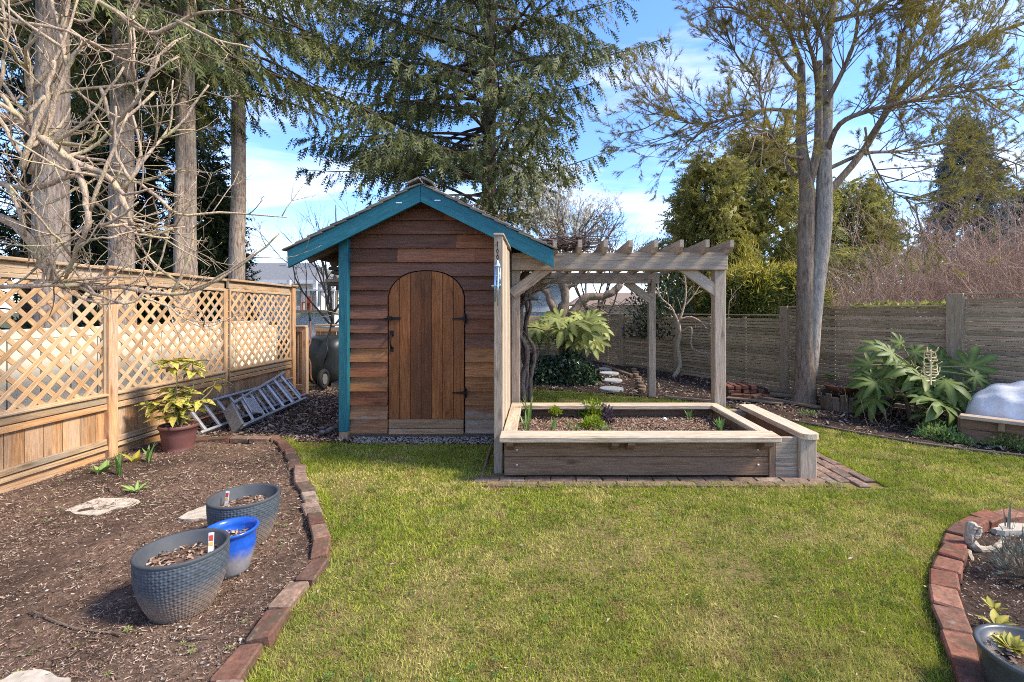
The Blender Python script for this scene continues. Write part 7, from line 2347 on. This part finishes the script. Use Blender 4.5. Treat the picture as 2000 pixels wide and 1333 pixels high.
# heap of prunings over the far fence
bpz = thing('brush_heap', 'heap of brown prunings behind the fence beyond the stepping stones', 'brush heap', (1.8, 12.8, 0))
mb = MB(); rg = random.Random(15)
for k in range(260):
    p = V((rg.uniform(.9, 3.0), rg.uniform(12.2, 13.4), rg.uniform(.6, 1.55))); a = rg.uniform(0, 6.28)
    mb.tube([p, p + V((math.cos(a) * .25, math.sin(a) * .25, rg.uniform(-.1, .1))), p + V((math.cos(a) * .5, math.sin(a) * .5, rg.uniform(-.2, .2)))], .008, 3, False)
o = obj('twigs', mb, M['twig_red'], bpz); o['kind'] = 'stuff'
mb = MB(); mb.lathe([(1.3, 0), (1.1, .6), (.7, 1.05), (.1, 1.25)], (1.9, 12.9, 0), 16, 1.1, .5); obj('core', mb, M['twig_brown'], bpz)
tag(obj('dark_bucket', MB().lathe([(.13, 0), (.15, .32), (.155, .33), (.14, .33), (.13, .2)], G(1040, 715) + V((0, 0, .0)), 20), M['tyre'], at=(0, 0, 0)), 'black plastic pot standing left of the pale fatsia', 'pot')


# ------------------------------------------------------------------ houses beyond the garden
def house_left():
    Y = 22.0
    def q(px, py, y=Y): return P(px, py, y)
    a, b = q(462, 0).x, q(660, 0).x
    t = thing('neighbour_house', 'white house with grey roof and a raised deck behind the lattice fence', 'house', ((a + b) / 2, Y, 0))
    z_eave, z_ridge = q(0, 549).z, q(0, 503).z
    mb = MB(); mb.box((a - 6, Y, 0), (b - 1.2, Y + 6, z_eave)); obj('wall', mb, M['white'], t)
    mb = MB(); x1 = b - .6
    mb.add([(a - 6.4, Y - .5, z_eave), (x1, Y - .5, z_eave - .05), (x1 - .2, Y + 6.5, z_eave), (a - 6.4, Y + 6.5, z_eave), (a - 6.4, Y + 2.6, z_ridge), (q(546, 0).x + .3, Y + 2.6, z_ridge)],
           [(0, 1, 5, 4), (1, 2, 5), (2, 3, 4, 5), (3, 0, 4), (3, 2, 1, 0)])
    rf = obj('roof', mb, M['roof_grey'], t)
    mb = MB(); mb.box((a - 6.4, Y - .53, z_eave - .16), (x1, Y - .5, z_eave + .02)); obj('gutter', mb, M['trim_white'], rf)
    mb = MB(); mb.tube([(q(517, 0).x, Y + 2.0, z_ridge - .5), (q(517, 0).x, Y + 2.0, z_ridge + .25)], .06, 8); obj('vent_pipe', mb, M['trim_white'], rf)
    for px0, px1, py0, py1 in ((478, 506, 556, 580), (560, 590, 565, 600), (606, 628, 562, 600), (380, 430, 560, 600), (20, 70, 420, 470)):
        p0, p1 = q(px0, py1), q(px1, py0)
        if p1.z > z_eave: continue
        mb = MB(); mb.box((p0.x, Y - .04, p0.z), (p1.x, Y - .002, p1.z)); w = obj('window', mb, M['trim_white'], t)
        mb = MB(); mb.box((p0.x + .06, Y - .06, p0.z + .06), (p1.x - .06, Y - .041, p1.z - .06)); obj('pane', mb, M['glass'], w)
    # deck
    Yd = Y - 2.4; zd = q(0, 606, Yd).z; xa, xb = q(560, 0, Yd).x, q(655, 0, Yd).x
    mb = MB(); mb.box((xa - 1.2, Yd, zd - .12), (xb, Y - .05, zd)); dk = obj('deck', mb, M['grey_wood'], t)
    mb = MB(); mb.box((xa + .5, Yd + .15, 0), (xb - .1, Y - .1, zd - .13)); obj('deck_wall', mb, M['white'], t)
    for k in range(16):
        x = xa - 1.1 + (xb - xa + 1.1) * k / 15; mb = MB(); mb.box((x - .02, Yd + .02, zd), (x + .02, Yd + .06, zd + .8)); obj('baluster', mb, M['grey_wood'], dk)
    mb = MB(); mb.box((xa - 1.2, Yd, zd + .80), (xb, Yd + .09, zd + .86)); obj('handrail', mb, M['trim_white'], dk)
    for px in (560, 612, 648):
        x = q(px, 0, Yd).x; mb = MB(); mb.box((x - .07, Yd + .1, zd), (x + .07, Yd + .24, z_eave - .1)); obj('deck_post', mb, M['trim_white'], dk)
    for k in range(6):
        mb = MB(); x = xa - .9 + .28 * k; mb.box((x, Yd - .6, zd - .25 - .2 * k), (x + .3, Yd - .02, zd - .2 - .2 * k)); obj('stair_tread', mb, M['dark_wood'], dk)
    mb = MB(); cxx = q(598, 0, Yd + .6).x; mb.box((cxx - .2, Yd + .6, zd + .3), (cxx + .2, Yd + 1.0, zd + .36)); mb.box((cxx - .2, Yd + .95, zd), (cxx + .2, Yd + 1.0, zd + .6)); mb.box((cxx - .2, Yd + .6, zd), (cxx - .15, Yd + .65, zd + .3)); mb.box((cxx + .15, Yd + .6, zd), (cxx + .2, Yd + .65, zd + .3))
    tag(obj('deck_chair', mb, M['red_chair'], at=(cxx, Yd + .6, zd)), 'red plastic chair on the deck of the white house', 'chair')


house_left()


def house_mid():
    Y = 19.0
    q = lambda px, py, y=Y: P(px, py, y)
    a, b = q(985, 0).x, q(1108, 0).x
    t = thing('neighbour_house', 'pale blue sided house seen under the pergola', 'house', (a, Y, 0))
    zt = q(0, 545).z
    mb = MB(); mb.box((a - 3, Y, 0), (b, Y + 5, zt)); obj('wall', mb, M['house_blue'], t)
    z = .1; 
    while z < zt:
        plank('siding_board', (a - 3, Y - .012, z + .09), (b + .01, Y - .012, z + .09), .175, .02, (0, -1, -.12), M['house_blue'], t, .002); z += .18
    plank('corner_trim', (b, Y - .04, 0), (b, Y - .04, zt), .12, .05, (0, -1, 0), M['trim_white'], t)
    plank('water_table', (a - 3, Y - .05, q(0, 606).z), (b, Y - .05, q(0, 606).z), .16, .06, (0, -1, 0), M['trim_white'], t)
    p0, p1 = q(1034, 590), q(1054, 566)
    mb = MB(); mb.box((p0.x, Y - .09, p0.z), (p1.x, Y - .03, p1.z)); w = obj('window', mb, M['trim_white'], t)
    mb = MB(); mb.box((p0.x + .05, Y - .105, p0.z + .05), (p1.x - .05, Y - .091, p1.z - .05)); obj('pane', mb, M['glass'], w)
    mb = MB(); mb.add([(a - 3.5, Y - .4, zt), (b + .4, Y - .4, zt), (b + .4, Y + 5.4, zt), (a - 3.5, Y + 5.4, zt), (a - 3.5, Y + 2.5, zt + 1.0), (b - 1.4, Y + 2.5, zt + 1.0)], [(0, 1, 5, 4), (1, 2, 5), (2, 3, 4, 5), (3, 0, 4), (3, 2, 1, 0)])
    obj('roof', mb, M['roof_grey'], t)
    Y2 = 21.0; a, b = q(1122, 0, Y2).x, q(1262, 0, Y2).x
    t = thing('garage', 'low building with a brown shingle roof beyond the far fence', 'building', (a, Y2, 0))
    ze, zr = q(0, 596, Y2).z, q(0, 568, Y2).z
    mb = MB(); mb.box((a + .2, Y2, 0), (b + 2.8, Y2 + 5, ze)); obj('wall', mb, M['cream'], t)
    mb = MB(); mb.add([(a - .2, Y2 - .4, ze), (b + 3, Y2 - .4, ze), (b + 3, Y2 + 5.4, ze), (a - .2, Y2 + 5.4, ze), (a + .7, Y2 + 2.5, zr), (b + 2, Y2 + 2.5, zr)], [(0, 1, 5, 4), (1, 2, 5), (2, 3, 4, 5), (3, 0, 4), (3, 2, 1, 0)])
    rf = obj('roof', mb, M['roof_brown'], t)
    mb = MB(); mb.tube([(q(1152, 0, Y2).x, Y2 + 1.8, zr - .4), (q(1152, 0, Y2).x, Y2 + 1.8, zr + .5)], .05, 6); obj('vent_pipe', mb, M['alu_dull'], rf)


house_mid()
